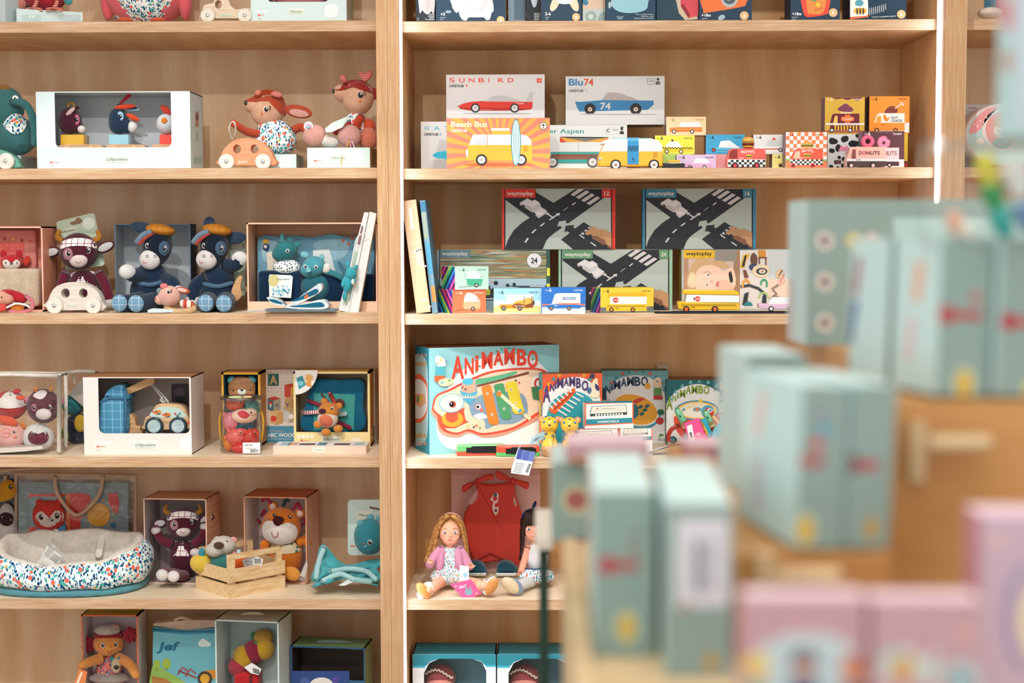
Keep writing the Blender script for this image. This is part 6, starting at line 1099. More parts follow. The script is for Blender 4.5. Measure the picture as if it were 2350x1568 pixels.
F.circ(2028,327,15,'#e2607e',n=28).circ(2028,327,13.4,'#ee86a4',n=28).circ(2028,328,4,'#5a3438',n=14);F.circ(2040,316,5,'#5a3438',n=10);F.poly([(1998,339),(2063,339),(2063,384),(1998,384)],'#ecc0c0');F.text('DONUTS',2008,356,9,'#7a3a3a',.02,50);F.rect(1979.5,366,2074.5,370,'#d8e0e2');F.rect(1979.5,370,2074.5,386,'#f0cccc');F.rect(2010,371,2063,381,'#4a3034');F.circ(2041,379,5.5,'#3a2a2c',n=16).circ(2041,379,2.6,'#e8c8c8',n=10);c.done()
T=Toy('toy_food_truck','pink and brown donut van toy reading DONUTS with donut on top','toy truck',1988,.012,Z[2]);b=T.part();b.prism([(1943,382),(1942,369),(1951,340),(1956,337),(2030,337),(2033,341),(2033,382)],0,36,M('#f0b4a4','gloss'),bev=2);b.flat(rect(1943.5,370,2032.5,382),-.2,M('#4a3230','gloss'));b.flat(rect(1944,365,2032.5,369.5),-.2,M('#dfe6ea'));b.text('D',1971,355,8,M('#6a3030'),-.3,.03,7);b.text('NUTS',1988,355,8,M('#6a3030'),-.3,.03,31);b.flat(circ(1983,351,4.5),-.3,M('#e0607e'));b.flat(circ(1983,351,1.6,n=10),-.5,M('#f0b4a4'));b.prism([(1954,360),(1957,343),(1964,343),(1964,364),(1955,364)],-.8,.2,M('#8a4a44'));b.text('8500',1965,368.5,2.6,M('#4a3a3a'),-.4,.02,10);b.done('body');truckwheels(T,(1954,2004),380,6.5,'#262224','#e0b8b4')
b=T.part();b.tube([(1991+10.5*math.cos(R(a)),325+10.5*math.sin(R(a)),14)for a in range(0,360,20)],5.2,M('#e2607e','gloss'),10,True);b.done('donut')
def roadart(F,X0,Y0,X1,Y1,col,num,cut=1145,numcol=None):
 P=lambda q:[(X0+(x-145)/1910*(X1-X0),Y0+(min(y,cut)-50)/1095*(Y1-Y0))for x,y in q]
 g=lambda q,c_:F.poly(P(q),c_)
 RD='#24272e'
 g([(145,150),(690,50),(700,110),(1015,300),(1410,50),(1890,50),(1930,205),(1270,680),(1015,860),(930,930),(880,1000),(820,1145),(145,1145),(190,980),(300,800),(450,660),(590,570),(145,240)],RD)
 g([(1085,735),(1110,640),(1250,618),(1232,650),(1275,680),(1170,750),(1130,715)],'#a9b3aa')
 g([(1210,830),(1235,715),(1385,700),(1370,745),(1405,765),(1560,650),(1700,740),(2055,960),(2055,1145),(1370,1145),(1150,965),(1310,845),(1255,815)],RD)
 for x,y in((1320,150),(1415,200),(1510,255),(1605,310)):g([(x,y),(x+60,y+32),(x+250,y-95),(x+190,y-128)if y>190 else(x+140,y-100)],'#c9c3c4')
 for q in([(1340,335),(1360,348),(1420,300),(1405,288)],[(1186,440),(1194,446),(1280,385),(1274,379)],[(765,715),(790,730),(862,675),(845,660)],[(615,842),(640,856),(708,788),(688,774)],[(492,1015),(520,1025),(572,942),(548,932)],[(1470,885),(1490,872),(1575,935),(1560,950)],[(1675,1022),(1692,1010),(1785,1075),(1770,1090)]):g(q,'#c9c6c6')
 for q in([(933,605),(950,618),(1100,520),(1115,540),(1132,484),(1050,496),(1075,508)],[(990,570),(1012,556),(920,500),(948,486),(884,475),(890,525),(908,512)],[(1500,865),(1572,880),(1545,828)],[(1560,810),(1630,822),(1605,778)],[(1620,755),(1690,762),(1665,730)]):g(q,'#d0cccc')
 g([(412,300),(545,220),(630,265),(680,242),(770,300),(790,370),(900,445),(895,485),(750,580),(640,480),(520,400),(410,335)],'#bdb7b8');g([(412,300),(545,220),(630,265),(540,330),(520,345)],'#d6d0d0');g([(540,330),(680,242),(770,300),(640,390)],'#d9d4d4');g([(640,390),(770,300),(790,370),(660,470)],'#c8c2c4');g([(660,470),(790,372),(900,445),(765,535)],'#d9d3d4')
 for x,y in((475,375),(665,510)):F.poly(P(circ(x,y,28,42,-15)),'#2c3036')
 if cut>900:
  g([(1580,840),(1720,720),(1830,780),(1920,775),(2055,850),(2055,1110),(1900,1060),(1700,940),(1585,870)],'#b58a62');g([(1585,870),(1700,900),(1790,900),(1940,970),(1960,1050),(2055,1100),(2055,1145),(1900,1060)],'#7a5440');F.poly(P(circ(1670,915,40,42)),'#22262c');F.poly(P(circ(1945,1095,40,42)),'#22262c')
  for i in range(4):F.stroke(P([(1700+i*60,760+i*22),(1640+i*70,830+i*24)]),.7,'#9a7250')
 g([(145,50),(690,50),(690,208),(145,208)],col);q=P([(180,160),(655,160)]);F.text('waytoplay',q[0][0],q[0][1],(Y1-Y0)*.062,'#d9cfc8',.02,q[1][0]-q[0][0])
 if num:g([(1885,50),(2055,50),(2055,208),(1885,208)],numcol or col);q=P([(1970,165)]);F.text(num,q[0][0],q[0][1],(Y1-Y0)*.066,'#d9cfc8',.02,(X1-X0)*.046,0,'c')
def roadbox(label,pxL,pxR,pyT,z,Y,edge,num,side=None,right=None,ins=6,h=None,bottom=571):
 c=Carton('road_game_box',label,'box',pxL,pxR,pyT,z,Y,.06,'#a9b3aa',side or edge,top='#22252a',right=right or edge,h=h)
 F=c.F;yb=proj((c.o.x,c.o.y,z))[1];F.rect(pxL,pyT,pxL+ins,yb,edge).rect(pxR-ins-2,pyT,pxR,yb,edge).rect(pxL+ins-1,pyT,pxL+ins+2,yb,'#1c1e22').rect(pxR-ins-4,pyT,pxR-ins-1,yb,'#1c1e22');return c,yb
c24,yb=roadbox('road game box with blurred race picture and 24 badge, behind the caravans',1003,1262,573,Z[3],.2,'#7f9aa6',None,ins=6);F=c24.F
F.rect(1010,574,1254,yb,M('#3a4a40','blurpic'));F.rect(1010,640,1254,656,'#9fb8c4').rect(1010,656,1254,690,'#39424a').rect(1010,690,1254,yb,'#8aa4b0').rect(1216,657,1250,658.5,'#e6e6e6').rect(1116,685,1135,687,'#e6e6e6');F.poly(blob([(1124,645),(1130,642),(1132,652),(1150,656),(1190,660),(1196,666),(1140,668),(1126,662)],3),'#9fb8c8');F.circ(1138,650,5,'#23282c').circ(1165,655,4,'#23282c').circ(1180,653,4,'#23282c').circ(1134,668,7,'#23282c');F.rect(1126,646,1133,648,'#e86a4a');F.poly(rrect(1112,664,1125,677,3),'#c9d04a').rect(1112,668,1125,669,'#4a5a30').rect(1112,672,1125,673,'#4a5a30')
F.rect(1010,574,1079,592,'#64808c').text('waytoplay',1014,586,8.6,'#d4d0cc',.02,60);F.circ(1226,598,16.5,'#dcdedf',n=36).text('24',1226,604,12,'#22262a',.03,15,0,'c').text('RACE TRACKS',1226,607.5,1.6,'#555555',0,14,0,'c');F.rect(1255,574,1262,yb,'#2f5a4c').rect(1255,615,1262,633,'#d8d84a').rect(1255,651,1262,668,'#d8d84a').rect(1003,632,1006,650,'#e8703c');c24.done();zt=c24.top()
cg,yb=roadbox('road game box with green edges marked 24, behind the yellow bus box',1282,1543,573,Z[3],.2,'#8fb49a','24',ins=6,h=zt-Z[3]);roadart(cg.F,1291,574,1534,712,'#5f8f68','24');cg.done()
cy,yb=roadbox('yellow road game box with child photograph, behind the school bus toy',1562,1830,573,Z[3],.2,'#dcae2c',None,ins=0,side='#c49a28',h=zt-Z[3]);F=cy.F
F.rect(1568,574,1698,709,'#c9b4a4').rect(1698,574,1763,709,'#d9d2cc').rect(1763,574,1830,709,'#c4cacc').rect(1763,640,1830,709,'#e6c9b4')
F.rect(1569,593,1580,670,'#b08a70');F.poly([(1690,575),(1698,575),(1698,705),(1682,705),(1680,650),(1684,600)],'#a07a5c');F.rect(1640,575,1690,600,'#8f8880')
F.poly(blob([(1600,600),(1612,592),(1640,602),(1660,622),(1682,614),(1682,665),(1600,668),(1598,640)],4),'#ecc6ae');F.poly(blob([(1576,655),(1580,625),(1592,603),(1608,591),(1636,598),(1660,600),(1672,614),(1650,614),(1630,608),(1606,615),(1594,635),(1598,662),(1584,663)],4),'#c9a478');F.poly(blob([(1578,650),(1586,625),(1596,632),(1597,655),(1588,660)],3),'#dcc8a4')
F.circ(1624,631,3.6,'#f0e8e4',3).circ(1625,631,2.4,'#4f6672').circ(1621,654,3.4,'#f0e8e4',2.6).circ(1622,654,2.2,'#4f6672');F.stroke([(1614,626),(1624,623),(1632,628)],1.2,'#a8806a');F.poly([(1630,645),(1636,643),(1634,650)],'#d09a84');F.poly(blob([(1642,655),(1648,645),(1652,650),(1648,658)],3),'#c8706a');F.poly(blob([(1648,662),(1652,645),(1662,642),(1678,650),(1682,668),(1652,668)],3),'#e6b8a0');F.poly(blob([(1672,628),(1678,624),(1682,645),(1676,648)],3),'#2a2c30');F.rect(1569,574,1640,593,'#dcae2c').text('waytoplay',1574,586,8.6,'#22262a',.02,60)
F.poly([(1699,612),(1706,585),(1722,582),(1712,600),(1708,615),(1700,616)],'#e0b030');F.poly([(1702,612),(1708,588),(1714,584),(1708,612)],'#2f3236');F.poly(blob([(1722,590),(1730,580),(1738,592),(1736,608),(1724,606)],3),'#6a4a3a');F.poly(blob([(1720,608),(1736,606),(1736,618),(1722,620)],3),'#3f4a6a');F.rect(1740,574,1757,590,'#c88a34').rect(1741,592,1744,606,'#6a3a2c').rect(1756,592,1759,608,'#6a3a2c').rect(1740,590,1760,593,'#7a4634');F.circ(1746,622,20,'#e2cdaa',15).circ(1748,623,13,'#3a4048',8).circ(1749,623,8,'#d8d2c4',5).circ(1749,623,3,'#c8703c',2)
F.poly([(1705,620),(1712,620),(1718,637),(1708,638)],'#7a4a38');F.stroke([(1699,658),(1720,655),(1740,662),(1757,676)],6,'#3a4048');F.stroke(circ(1712,660,8,18,0,12,180,330),5,'#e0983a');F.stroke(circ(1753,652,7,10,0,12,170,400),4,'#3f9a68');F.stroke(circ(1752,684,11,12,0,12,180,360),4,'#a9c87a');F.poly([(1703,700),(1708,674),(1718,670),(1714,700)],'#33383e');F.poly(circ(1717,702,10,10,0,12,180,360),'#2f8088');F.poly([(1750,678),(1758,678),(1759,696),(1748,696)],'#33383e');F.text('@WAYTOPLAYTOYS',1702,706,3.2,'#f4f2ee',.02,46)
F.poly(blob([(1780,632),(1786,620),(1796,618),(1794,630),(1786,638)],3),'#e2bc8c');F.stroke([(1786,634),(1795,620)],2.4,'#2a2a2a');F.poly([(1790,634),(1798,632),(1802,645),(1790,655),(1786,650)],'#e6b4a0');F.stroke([(1800,628),(1790,648)],1.6,'#b83a44');F.stroke([(1786,654),(1772,662),(1782,675),(1772,680),(1788,682)],5,'#8a8078');cy.done()
c,yb=roadbox('red-edged road game box marked 12, standing on the two 24 boxes',1152,1412,433,zt+.0004,.195,'#d43428','12',side='#c42f26',ins=6);roadart(c.F,1159,434,1403,yb,'#d43428','12');c.done()
c,yb=roadbox('blue-edged road game box marked 16, standing on the green and yellow boxes',1475,1735,433,zt+.0004,.195,'#3a7f9c','16',side='#2f7494',ins=6);roadart(c.F,1482,434,1726,yb,'#3a7f9c','16');c.done()
def leaner(name,label,bl,br,tl,Y,depth,z,col,side,art=None):
 o=W(bl[0],bl[1],Y);o.z=z;t=W(tl[0],tl[1],Y);up=t-o;up.y=0;H=up.length;a=math.atan2(up.x,up.z);wd=(W(br[0],br[1],Y)-o).length
 b=B();b.box(0,wd,0,depth,0,H,M(side),{'-y':M(col)});k=H/258
 if art:art(b,wd,H)
 e=b.build(name,None,o+Vector((0,0,max(0,math.sin(a)*wd))),(0,a,0));tag(e,label,'box');return e
def kraft(b,wd,H):
 vs,fs=glyphs('waytoplay',.02);x1=max(v[0]for v in vs);k=H*.2/x1
 b.add([(wd*.42+v[1]*k*1.0,-.0003,H*.94-v[0]*k)for v in vs],[f[::-1]for f in fs],M('#ece6dc'))
 for x,z in((.5,.1),(.75,.04),(.3,.54),(.6,.55),(.8,.4)):b.box(wd*x,wd*x+.012,-.0003,0,H*z,H*z+.004,M('#ece6dc'))
 for z in(.5,.62):b.box(0,wd,-.0002,0,H*z,H*z+.0012,M('#d8c4ac'))
 for x in(.55,.7,.85):b.box(wd*x,wd*x+.003,-.0003,0,H*.42,H*.58,M('#dccab4'))
leaner('road_game_box','brown kraft carton with white lettering leaning at the left end of the third shelf',(956,719),(988,716),(922,462),.02,.19,Z[3]+.0008,'#c9a784','#b08e6c',kraft)
def bluecover(b,wd,H):
 b.box(wd*.2,wd,-.0004,0,H*.35,H*.62,M('#4a94b8'));b.box(wd*.3,wd,-.0005,0,H*.1,H*.24,M('#e08a4a'));b.box(wd*.1,wd*.8,-.0004,0,H*.66,H*.9,M('#8f9a88'));b.box(0,wd,-.0004,0,H*.9,H*.99,M('#3f7290'))
leaner('road_game_box','blue picture carton leaning on the brown kraft carton',(992,714),(1003,714),(963,461),.03,.17,Z[3]+.0004,'#6f93a4','#5a7a8c',bluecover)
RB=lambda k:M('#3a6f5b','rainbow',s=9,k=k)
def vanbox(label,pxL,pxR,pyT,z,Y,rz,col,side,top=None,depth=.045,h=None):return Carton('toy_van_box',label,'box',pxL,pxR,pyT,z,Y,depth,col,side,rz=rz,top=top or col,h=h,pyref=pyT+25)
c=vanbox('orange caravan box with rainbow end, under the mint caravan box',1038,1115,665,Z[3],.03,30,'#ef7a54',RB(-1),depth=.08);F=c.F;head2(F,1042,1114,671,'#f6dccf',False);F.poly(blob([(1064,692),(1068,676),(1076,672),(1090,676),(1101,690),(1102,704),(1096,710),(1066,710)],4),'#f4b08a');F.poly([(1064,693),(1067,678),(1074,672),(1084,673),(1096,682),(1101,692)],'#dfe6e6');F.circ(1085,709,5,'#3a3634').circ(1085,709,2.6,'#c8c4c0');F.stroke([(1046,713),(1060,711),(1094,709)],1,'#5a4a44');F.poly([(1095,683),(1097,689),(1093,689)],'#e88a64');c.done();z1=c.top()
c=vanbox('mint green caravan box with rainbow end, on top of the orange caravan box',1044,1121,612,z1+.0004,.03,29,'#b9e0cc',RB(1),depth=.08);F=c.F;head2(F,1048,1120,618,'#2f5a4c',False);F.poly(blob([(1068,636),(1071,624),(1078,619),(1092,623),(1105,630),(1108,640),(1104,654),(1096,655),(1074,655),(1071,645)],4),'#4ab08c');F.poly([(1069,640),(1070,626),(1077,619),(1090,622),(1105,630),(1108,640)],'#e2e8e8');F.circ(1093,655,5,'#3a3a3a').circ(1093,655,2.6,'#d0d4d2');F.stroke([(1053,659),(1070,658),(1104,656)],1,'#4a5652');F.poly([(1102,632),(1105,637),(1100,637)],'#5fb494');c.done()
c=vanbox('sky blue and sand camper van box with cactus picture',1133,1243,662,Z[3],.035,0,'#9fd4e6','#e2e6e4',top='#5fb0cc');F=c.F;F.rect(1133,690,1241,702,'#d9e8ea').rect(1133,702,1241,718,'#f0cf88');head2(F,1137,1240,670,'#2a5a74',False);F.poly([(1160,676),(1168,675),(1224,676),(1224,704),(1159,704),(1164,684),(1159,683)],'#eceef0');F.rect(1147,699,1216,708,'#e0902c');F.poly([(1178,694),(1190,690),(1202,688),(1210,684),(1218,684),(1224,690),(1224,706),(1178,706)],'#e8b04a');F.poly([(1177,699),(1190,696),(1206,700),(1224,694),(1224,706),(1177,706)],'#8a4a2c');F.text('The Arizona',1180,704,3.4,'#f4e8d8',.01,24,.2)
for x in(1202,1219,1222):F.rect(x,680,x+1.4,698,'#7a4a30')
for x in(1156,1193):F.circ(x,708,5.4,'#4a4644').circ(x,708,3.2,'#8a8682')
F.poly(blob([(1224,690),(1227,692),(1226,700),(1223,698)],2),'#3a3634');c.done()
c=vanbox('bright blue delivery van box reading BOXES',1243,1344,660,Z[3],.02,-2,'#2f74c8','#2a68b8');F=c.F;F.rect(1244,705,1343,720,'#e2e6ea');F.rect(1244,698,1343,701.5,'#e87858');head2(F,1247,1343,665,'#dfe8f0',False);F.poly([(1256,706),(1256,700),(1266,698),(1273,676),(1279,673),(1332,673),(1332,705)],'#dfe3e4');F.poly([(1256,708),(1256,700),(1281,698),(1332,700),(1333,708)],'#2f74c8');F.rect(1281,696,1332,699.5,'#ef7f5c');F.poly([(1266,698),(1271,681),(1281,681),(1281,698)],'#cfd6da');F.text('BOXES',1292,688,6,'#3a6ab0',.02,30);F.text('6070',1272,703,2.6,'#dfe8f0',.02,7)
for x in(1265,1306):F.circ(x,708,5,'#4a3a3a').circ(x,708,3,'#b8a4a0').circ(x,708,1.4,'#4a3a3a')
c.done()
c=vanbox('yellow school bus box with rainbow end, in front of the green road game',1378,1500,661,Z[3],.03,19,'#ecc33c',RB(1),depth=.07);F=c.F;head2(F,1379,1498,667,'#5a4a1c',False);F.poly([(1376,706),(1500,703),(1500,718),(1376,719)],'#6a706c');F.poly([(1394,681),(1396,673),(1476,672),(1484,676),(1484,681)],'#e0ac24');F.rect(1400,681,1484,698,'#e6e8e4');F.poly([(1391,698),(1484,698),(1484,714),(1391,714)],'#e8b830');F.rect(1394,702,1480,704,'#8a7424');F.poly(circ(1413,689,6.5,n=8),'#d8402f').text('STOP',1413,691,3.2,'#f4e8e4',.03,9,0,'c');F.rect(1406.5,686,1408,692,'#2a2a2a');F.text('7548',1412,709,2.6,'#5a4a1c',.02,7)
for x in(1403,1452):F.circ(x,711,5.4,'#2f2a28').circ(x,711,3.2,'#d8843c')
c.done()
T=Toy('toy_road','black rubber toy road track lying under the school bus toy','toy road',1640,.012,Z[3]);b=T.part();b.bx(1504,716.5,1545,721,-2,40,M('#2c2e30','matte'),1);b.done('track_piece');b=T.part();b.bx(1545.5,716.5,1850,721,-8,52,M('#2c2e30','matte'),1);a_,z_=b.c((1690,716.2,20)),0
for i in range(5):q=[b.c((1560+i*60+dx,716.3,dd))for dx,dd in((0,18),(24,18),(24,26),(0,26))];b.add(q,[(0,1,2,3)],M('#b8b8b4'))
b.done('track_piece');zr=Z[3]+4.6*T.u
YE=M('#e8b626','gloss');T=Toy('school_bus','yellow and white school bus toy with red stop sign, on the black road','toy bus',1628,.02,zr)
b=T.part();b.prism([(1557,709),(1556,694),(1560,692),(1580,694),(1697,696),(1697,712),(1570,712)],0,42,YE,bev=2);
for y in(698,700,702):b.flat(rect(1563,y,1690,y+.9),-.2,M('#7a6a1c'))
b.flat(rect(1560,704,1562,704.5),-.2,M('#7a6a1c'));b.text('7548',1586,707,3.4,M('#6a5418'),-.3,.02,9);b.done('body')
b=T.part();b.prism([(1573,694),(1576,676),(1697,677),(1697,695)],1,41,M('#e6eaea','gloss'),bev=2);b.flat(circ(1601,686,6.4,n=8),.6,M('#d8402f'));b.text('STOP',1601,688,3.4,M('#f6ece8'),.3,.03,9,0,'c');b.flat(rect(1592,683,1594.5,689),.6,M('#22262a'));b.done('cabin')
b=T.part();b.prism([(1567,675),(1568,665),(1688,667),(1695,671),(1697,678),(1570,676)],-1,43,YE,bev=2.5);b.done('roof');truckwheels(T,(1575,1641),710,7.5,'#201e1e','#d8642c',42)
T=Toy('toy_car','pink and white toy car at the right end of the black road','toy car',1790,.02,zr);b=T.part();b.prism([(1742,707),(1741,698),(1744,697),(1830,698),(1830,710),(1760,710)],0,34,M('#dcb4cc','gloss'),bev=1.5);b.done('body');b=T.part();b.prism([(1762,698),(1772,683),(1830,682),(1830,698)],3,31,M('#dfe4e4','gloss'),bev=1.5);b.done('cabin');truckwheels(T,(1770,1815),709,6,'#2a2a2c','#dfe3e3',34)
def letters(F,s,pts,col,bold=.03):
 for ch,(x0,x1,yb,h)in zip(s,pts):F.text(ch,x0,yb,h*(1.0 if ch!='i' else.95),col,bold,x1-x0)
def bunting(F,arc,col,n,s,r0=0,r1=1,dot=None):
 L=len(arc)-1
 for i in range(n):
  q=r0+(r1-r0)*i/(n-1);x,y=arc[int(q*L)]
  if dot and i%2:F.circ(x,y-s*.5,s*.5,dot[0],n=12).circ(x,y-s*.5,s*.22,dot[1],n=8)
  else:F.poly([(x-s*.7,y),(x+s*.7,y),(x,y-s*1.3)],col)
c=Carton('instrument_box','large light blue box reading ANiMAMBO with xylophone table picture','box',985,1283,795,Z[4],.055,.13,'#8cc4c8','#2f93a8',top='#8a5a3c',rz=21,pyref=920);F=c.F
arc=circ(1160,1090,200,282,0,60,195,345);F.poly(circ(1155,965,125,158,0,40),'#e8e8e6')if 0 else F.poly(blob([(1008,1010),(1005,940),(1035,880),(1080,835),(1150,812),(1215,820),(1262,860),(1276,920),(1276,1000),(1200,1040),(1060,1036)],5),'#e9ebe8')
bunting(F,circ(1168,960,100,158,0,40,205,335),'#5f9a6a',17,5);letters(F,'ANiMAMBO',[(1036,1065,868,50),(1066,1087,858,36),(1090,1098,850,38),(1105,1130,845,37),(1132,1155,838,32),(1157,1181,835,35),(1186,1208,838,36),(1210,1234,843,38)],'#e0452f',.03)
F.poly(blob([(991,935),(1000,910),(1030,895),(1060,880),(1120,855),(1180,846),(1235,846),(1262,862),(1272,900),(1262,940),(1236,962),(1190,985),(1150,1000),(1110,1004),(1076,994),(1050,1004),(1020,1000),(1005,985),(1002,965),(990,950)],4),'#d99a84');F.poly(blob([(992,930),(1000,908),(1030,893),(1060,878),(1120,853),(1180,845),(1235,845),(1260,860),(1270,898),(1260,935),(1230,955),(1180,985),(1110,999),(1074,990),(1048,998),(1018,990),(1006,972),(1003,955),(992,942)],4),'#d8503c');F.poly(blob([(996,930),(1004,910),(1034,897),(1064,882),(1122,858),(1180,850),(1233,850),(1256,864),(1265,898),(1256,932),(1226,950),(1178,980),(1110,994),(1076,985),(1048,993),(1022,985),(1010,968),(1007,952),(996,940)],4),'#edcdb0')
F.poly(blob([(1062,990),(1072,985),(1083,990),(1080,1012),(1070,1014)],3),'#a8674a')if 0 else None
F.poly(blob([(1076,930),(1088,915),(1110,905),(1150,900),(1200,905),(1210,950),(1180,972),(1140,975),(1115,985),(1110,965),(1085,958)],4),'#7f9cb0');F.poly(blob([(1085,955),(1105,948),(1118,958),(1100,962)],3),'#f4ece0');F.circ(1097,934,8,'#c8342f').circ(1097,934,6.5,'#f4f0ec').circ(1096,934,3.4,'#22262a').circ(1105,942,4,'#e0705c')
F.poly([(1044,983),(1012,983),(1003,965),(1008,950),(1014,958),(1030,950),(1060,938),(1066,935),(1064,945),(1068,965),(1076,968),(1060,975)],'#e0543c');F.circ(1038,962,25,'#efa038',18).circ(1036,956,14,'#e0543c',14);F.poly(star(1038,962,25,20,14),'#3f8a6a')if 0 else None;F.rect(1024,940,1050,964,'#e2583e')
F.circ(1036,925,29,'#4fb0c8',22,-8,36).circ(1036,925,27,'#dfe8ea',20.5,-8,36).circ(1036,924,23,'#dcd88a',17,-8,36).circ(1036,924,21.5,'#e4eaee',15.6,-8,36).circ(1038,928,8,'#e0502f').circ(1036,928,6,'#1c1e22').circ(1035,926,1.6,'#ffffff',n=8)
F.poly([(1056,900),(1060,876),(1064,870),(1084,870),(1090,880),(1095,900),(1090,914),(1076,930),(1062,916)],'#4fa8c0');F.poly([(1058,898),(1062,876),(1088,876),(1092,898),(1076,903)],'#d8a488');F.circ(1073,876,11.5,'#4fb4d0',8)
for i in range(6):F.poly([(1058+i*6,914),(1061+i*6,905),(1064+i*6,914)],'#dfc8b4')
F.poly([(1092,885),(1212,853),(1213,858),(1094,888)],'#7a3f34');F.poly(blob([(1092,870),(1110,868),(1150,860),(1180,852),(1184,857),(1150,870),(1110,880),(1092,882)],3),'#5fae84')
for x0,x1,yt,yb,cc in((1104,1126,886,975,'#ef8030'),(1132,1155,882,962,'#4f9a68'),(1159,1184,877,950,'#dcc83a')):
 F.poly([(x0,yt+4),(x0+4,yt),(x1-4,yt-3),(x1,yt),(x1+18,yb-6),(x1+14,yb),(x0+22,yb),(x0+16,yb-6)],cc);F.circ(x0+13,yt+17,3,'#f0ece4').circ(x0+13,yt+17,1.6,'#5a4a3a').circ(x0+24,yb-24,3,'#f0ece4').circ(x0+24,yb-24,1.6,'#5a4a3a')
F.stroke([(1146,904),(1180,935),(1216,962)],8,'#efd8b4');F.circ(1144,904,6,'#ef7a34');F.stroke([(1190,941),(1194,945)],9,'#4fa0c4').stroke([(1195,945),(1198,948)],9,'#e88a3c').stroke([(1199,948),(1202,951)],9,'#6fa86a')
F.circ(1234,880,16,'#e8dfd2',20).circ(1234,880,10,'#c8453a',13).circ(1234,880,5,'#e8dfd2',7);F.poly([(1218,888),(1250,886),(1248,920),(1222,916)],'#3f7a54')
for x,y,cc in((1060,888,'#d8503c'),(1067,893,'#3a3a4a'),(1072,978,'#e8c03a'),(1086,980,'#3a3a4a'),(1092,976,'#d8503c'),(1100,981,'#5f9a6a'),(1182,873,'#3a3a4a'),(1190,878,'#d8503c')):F.circ(x,y,2.2,cc,n=10)
F.poly(blob([(997,828),(1001,816),(1010,818),(1018,824),(1022,834),(1018,842),(1004,842)],4),'#f2e8d0');F.poly([(999,842),(1018,840),(1020,862),(998,862)],'#4fa8b4');F.poly([(996,862),(1018,862),(1022,872),(1004,878),(996,874)],'#e0603c');F.circ(1003,834,2.6,'#f0a88a').circ(1010,826,3,'#f2c64a').circ(1022,829,1.6,'#5a3a7a');F.poly(blob([(1005,874),(1020,868),(1036,870),(1040,878),(1024,886),(1008,884)],3),'#ecc8a4');F.circ(1013,878,3,'#5fb0c4').circ(1030,873,3,'#6fa86a')
S=c.S;S.poly(blob([(940,830),(950,815),(966,815),(980,835),(983,920),(980,1000),(966,1022),(950,1020),(938,1000),(938,920)],4),'#a9d2d8');S.poly(blob([(942,882),(952,862),(966,860),(980,880),(982,918),(979,950),(966,970),(950,968),(940,950),(939,915)],4),'#e2704c');S.poly(blob([(941,890),(952,872),(966,872),(979,888),(981,918),(978,945),(966,960),(951,958),(941,945),(940,915)],4),'#dce8ea');S.text('ANiMAMBO',942,840,9,'#d8a450',.03,38);S.text('OBMAMiNA',940,1004,9,'#d8a450',.03,38)
S.poly([(944,925),(946,902),(975,904),(978,925),(965,936)],'#e2b48c').rect(949,906,955,926,'#ef8030').rect(957,908,962,924,'#4f9a68').rect(964,908,969,920,'#dcc83a')
for i in range(5):S.poly([(943+i*8,818-i%2*2),(949+i*8,818),(946+i*8,810)],'#e89a8a').poly([(942+i*8,1015),(948+i*8,1016),(945+i*8,1024)],'#e89a8a')
c.done()
c=Carton('instrument_box','orange box reading ANiMAMBO with thumb piano picture','box',1245,1382,858,Z[4],.1,.06,'#dc5a34','#3f9a9c',top='#8a5a3c',rz=9,pyref=940);F=c.F
F.poly(blob([(1246,1020),(1246,930),(1268,890),(1300,868),(1340,868),(1366,890),(1380,930),(1381,1020)],5),'#e2e0dc');F.poly(blob([(1258,1010),(1260,935),(1290,905),(1330,900),(1366,930),(1370,1010)],4),'#2f9aa4');bunting(F,circ(1312,930,66,72,0,40,205,335),'#3f8a94',11,8,dot=('#e0a82f','#c8642c'))
letters(F,'ANiMAMBO',[(1246,1263,922,36),(1262,1272,898,17),(1273,1277,892,19),(1278,1293,890,22),(1294,1305,885,18),(1306,1320,886,21),(1322,1333,890,22),(1335,1350,896,22)],'#4a3a6a',.03)
F.poly([(1260,938),(1316,890),(1321,894),(1319,902),(1274,951),(1262,946)],'#e2622c');F.poly([(1268,938),(1312,898),(1316,902),(1274,942)],'#b8431f')
for i in range(6):x,y=1267+i*8.5,938-i*7.5;F.stroke([(x-8,y-10),(x+2,y)],4,'#d4d6d4').stroke([(x+12,y+2),(x+34-i,y+16-i)],4,'#d4d6d4')
F.poly(blob([(1356,885),(1362,872),(1370,868),(1372,880),(1376,900),(1372,912),(1354,910),(1358,895)],3),'#ecd8b8');F.poly([(1352,868),(1364,868),(1364,858),(1356,858)],'#3a3a5a');F.circ(1352,896,5,'#4a6a8a',7);F.poly(blob([(1366,880),(1374,888),(1374,898),(1366,892)],3),'#3a3a6a')
S=c.S;S.poly([(1218,884),(1244,892),(1244,1020),(1218,1000)],'#ef8a34');S.text('ANiMAMBO',1219,882,8,'#4a5a7a',.03,24,0,'l',8);S.circ(1231,940,13,'#2f8a94',29).circ(1231,940,11,'#f2c23a',25).circ(1231,940,7.5,'#5fb4c4',16).poly([(1223,938),(1230,928),(1232,932),(1225,942)],'#e2622c')
for i in range(4):S.stroke([(1225+i*4,894),(1223+i*5,908)],1,'#f2c23a').stroke([(1223+i*5,975),(1225+i*4,990)],1,'#f2c23a')
c.done()
c=Carton('instrument_box','grey-teal box reading ANiMAMBO with painted tambourine picture','box',1381,1533,851,Z[4],.3,.07,'#6fa2a4','#5f9294',top='#4f7a7a');F=c.F
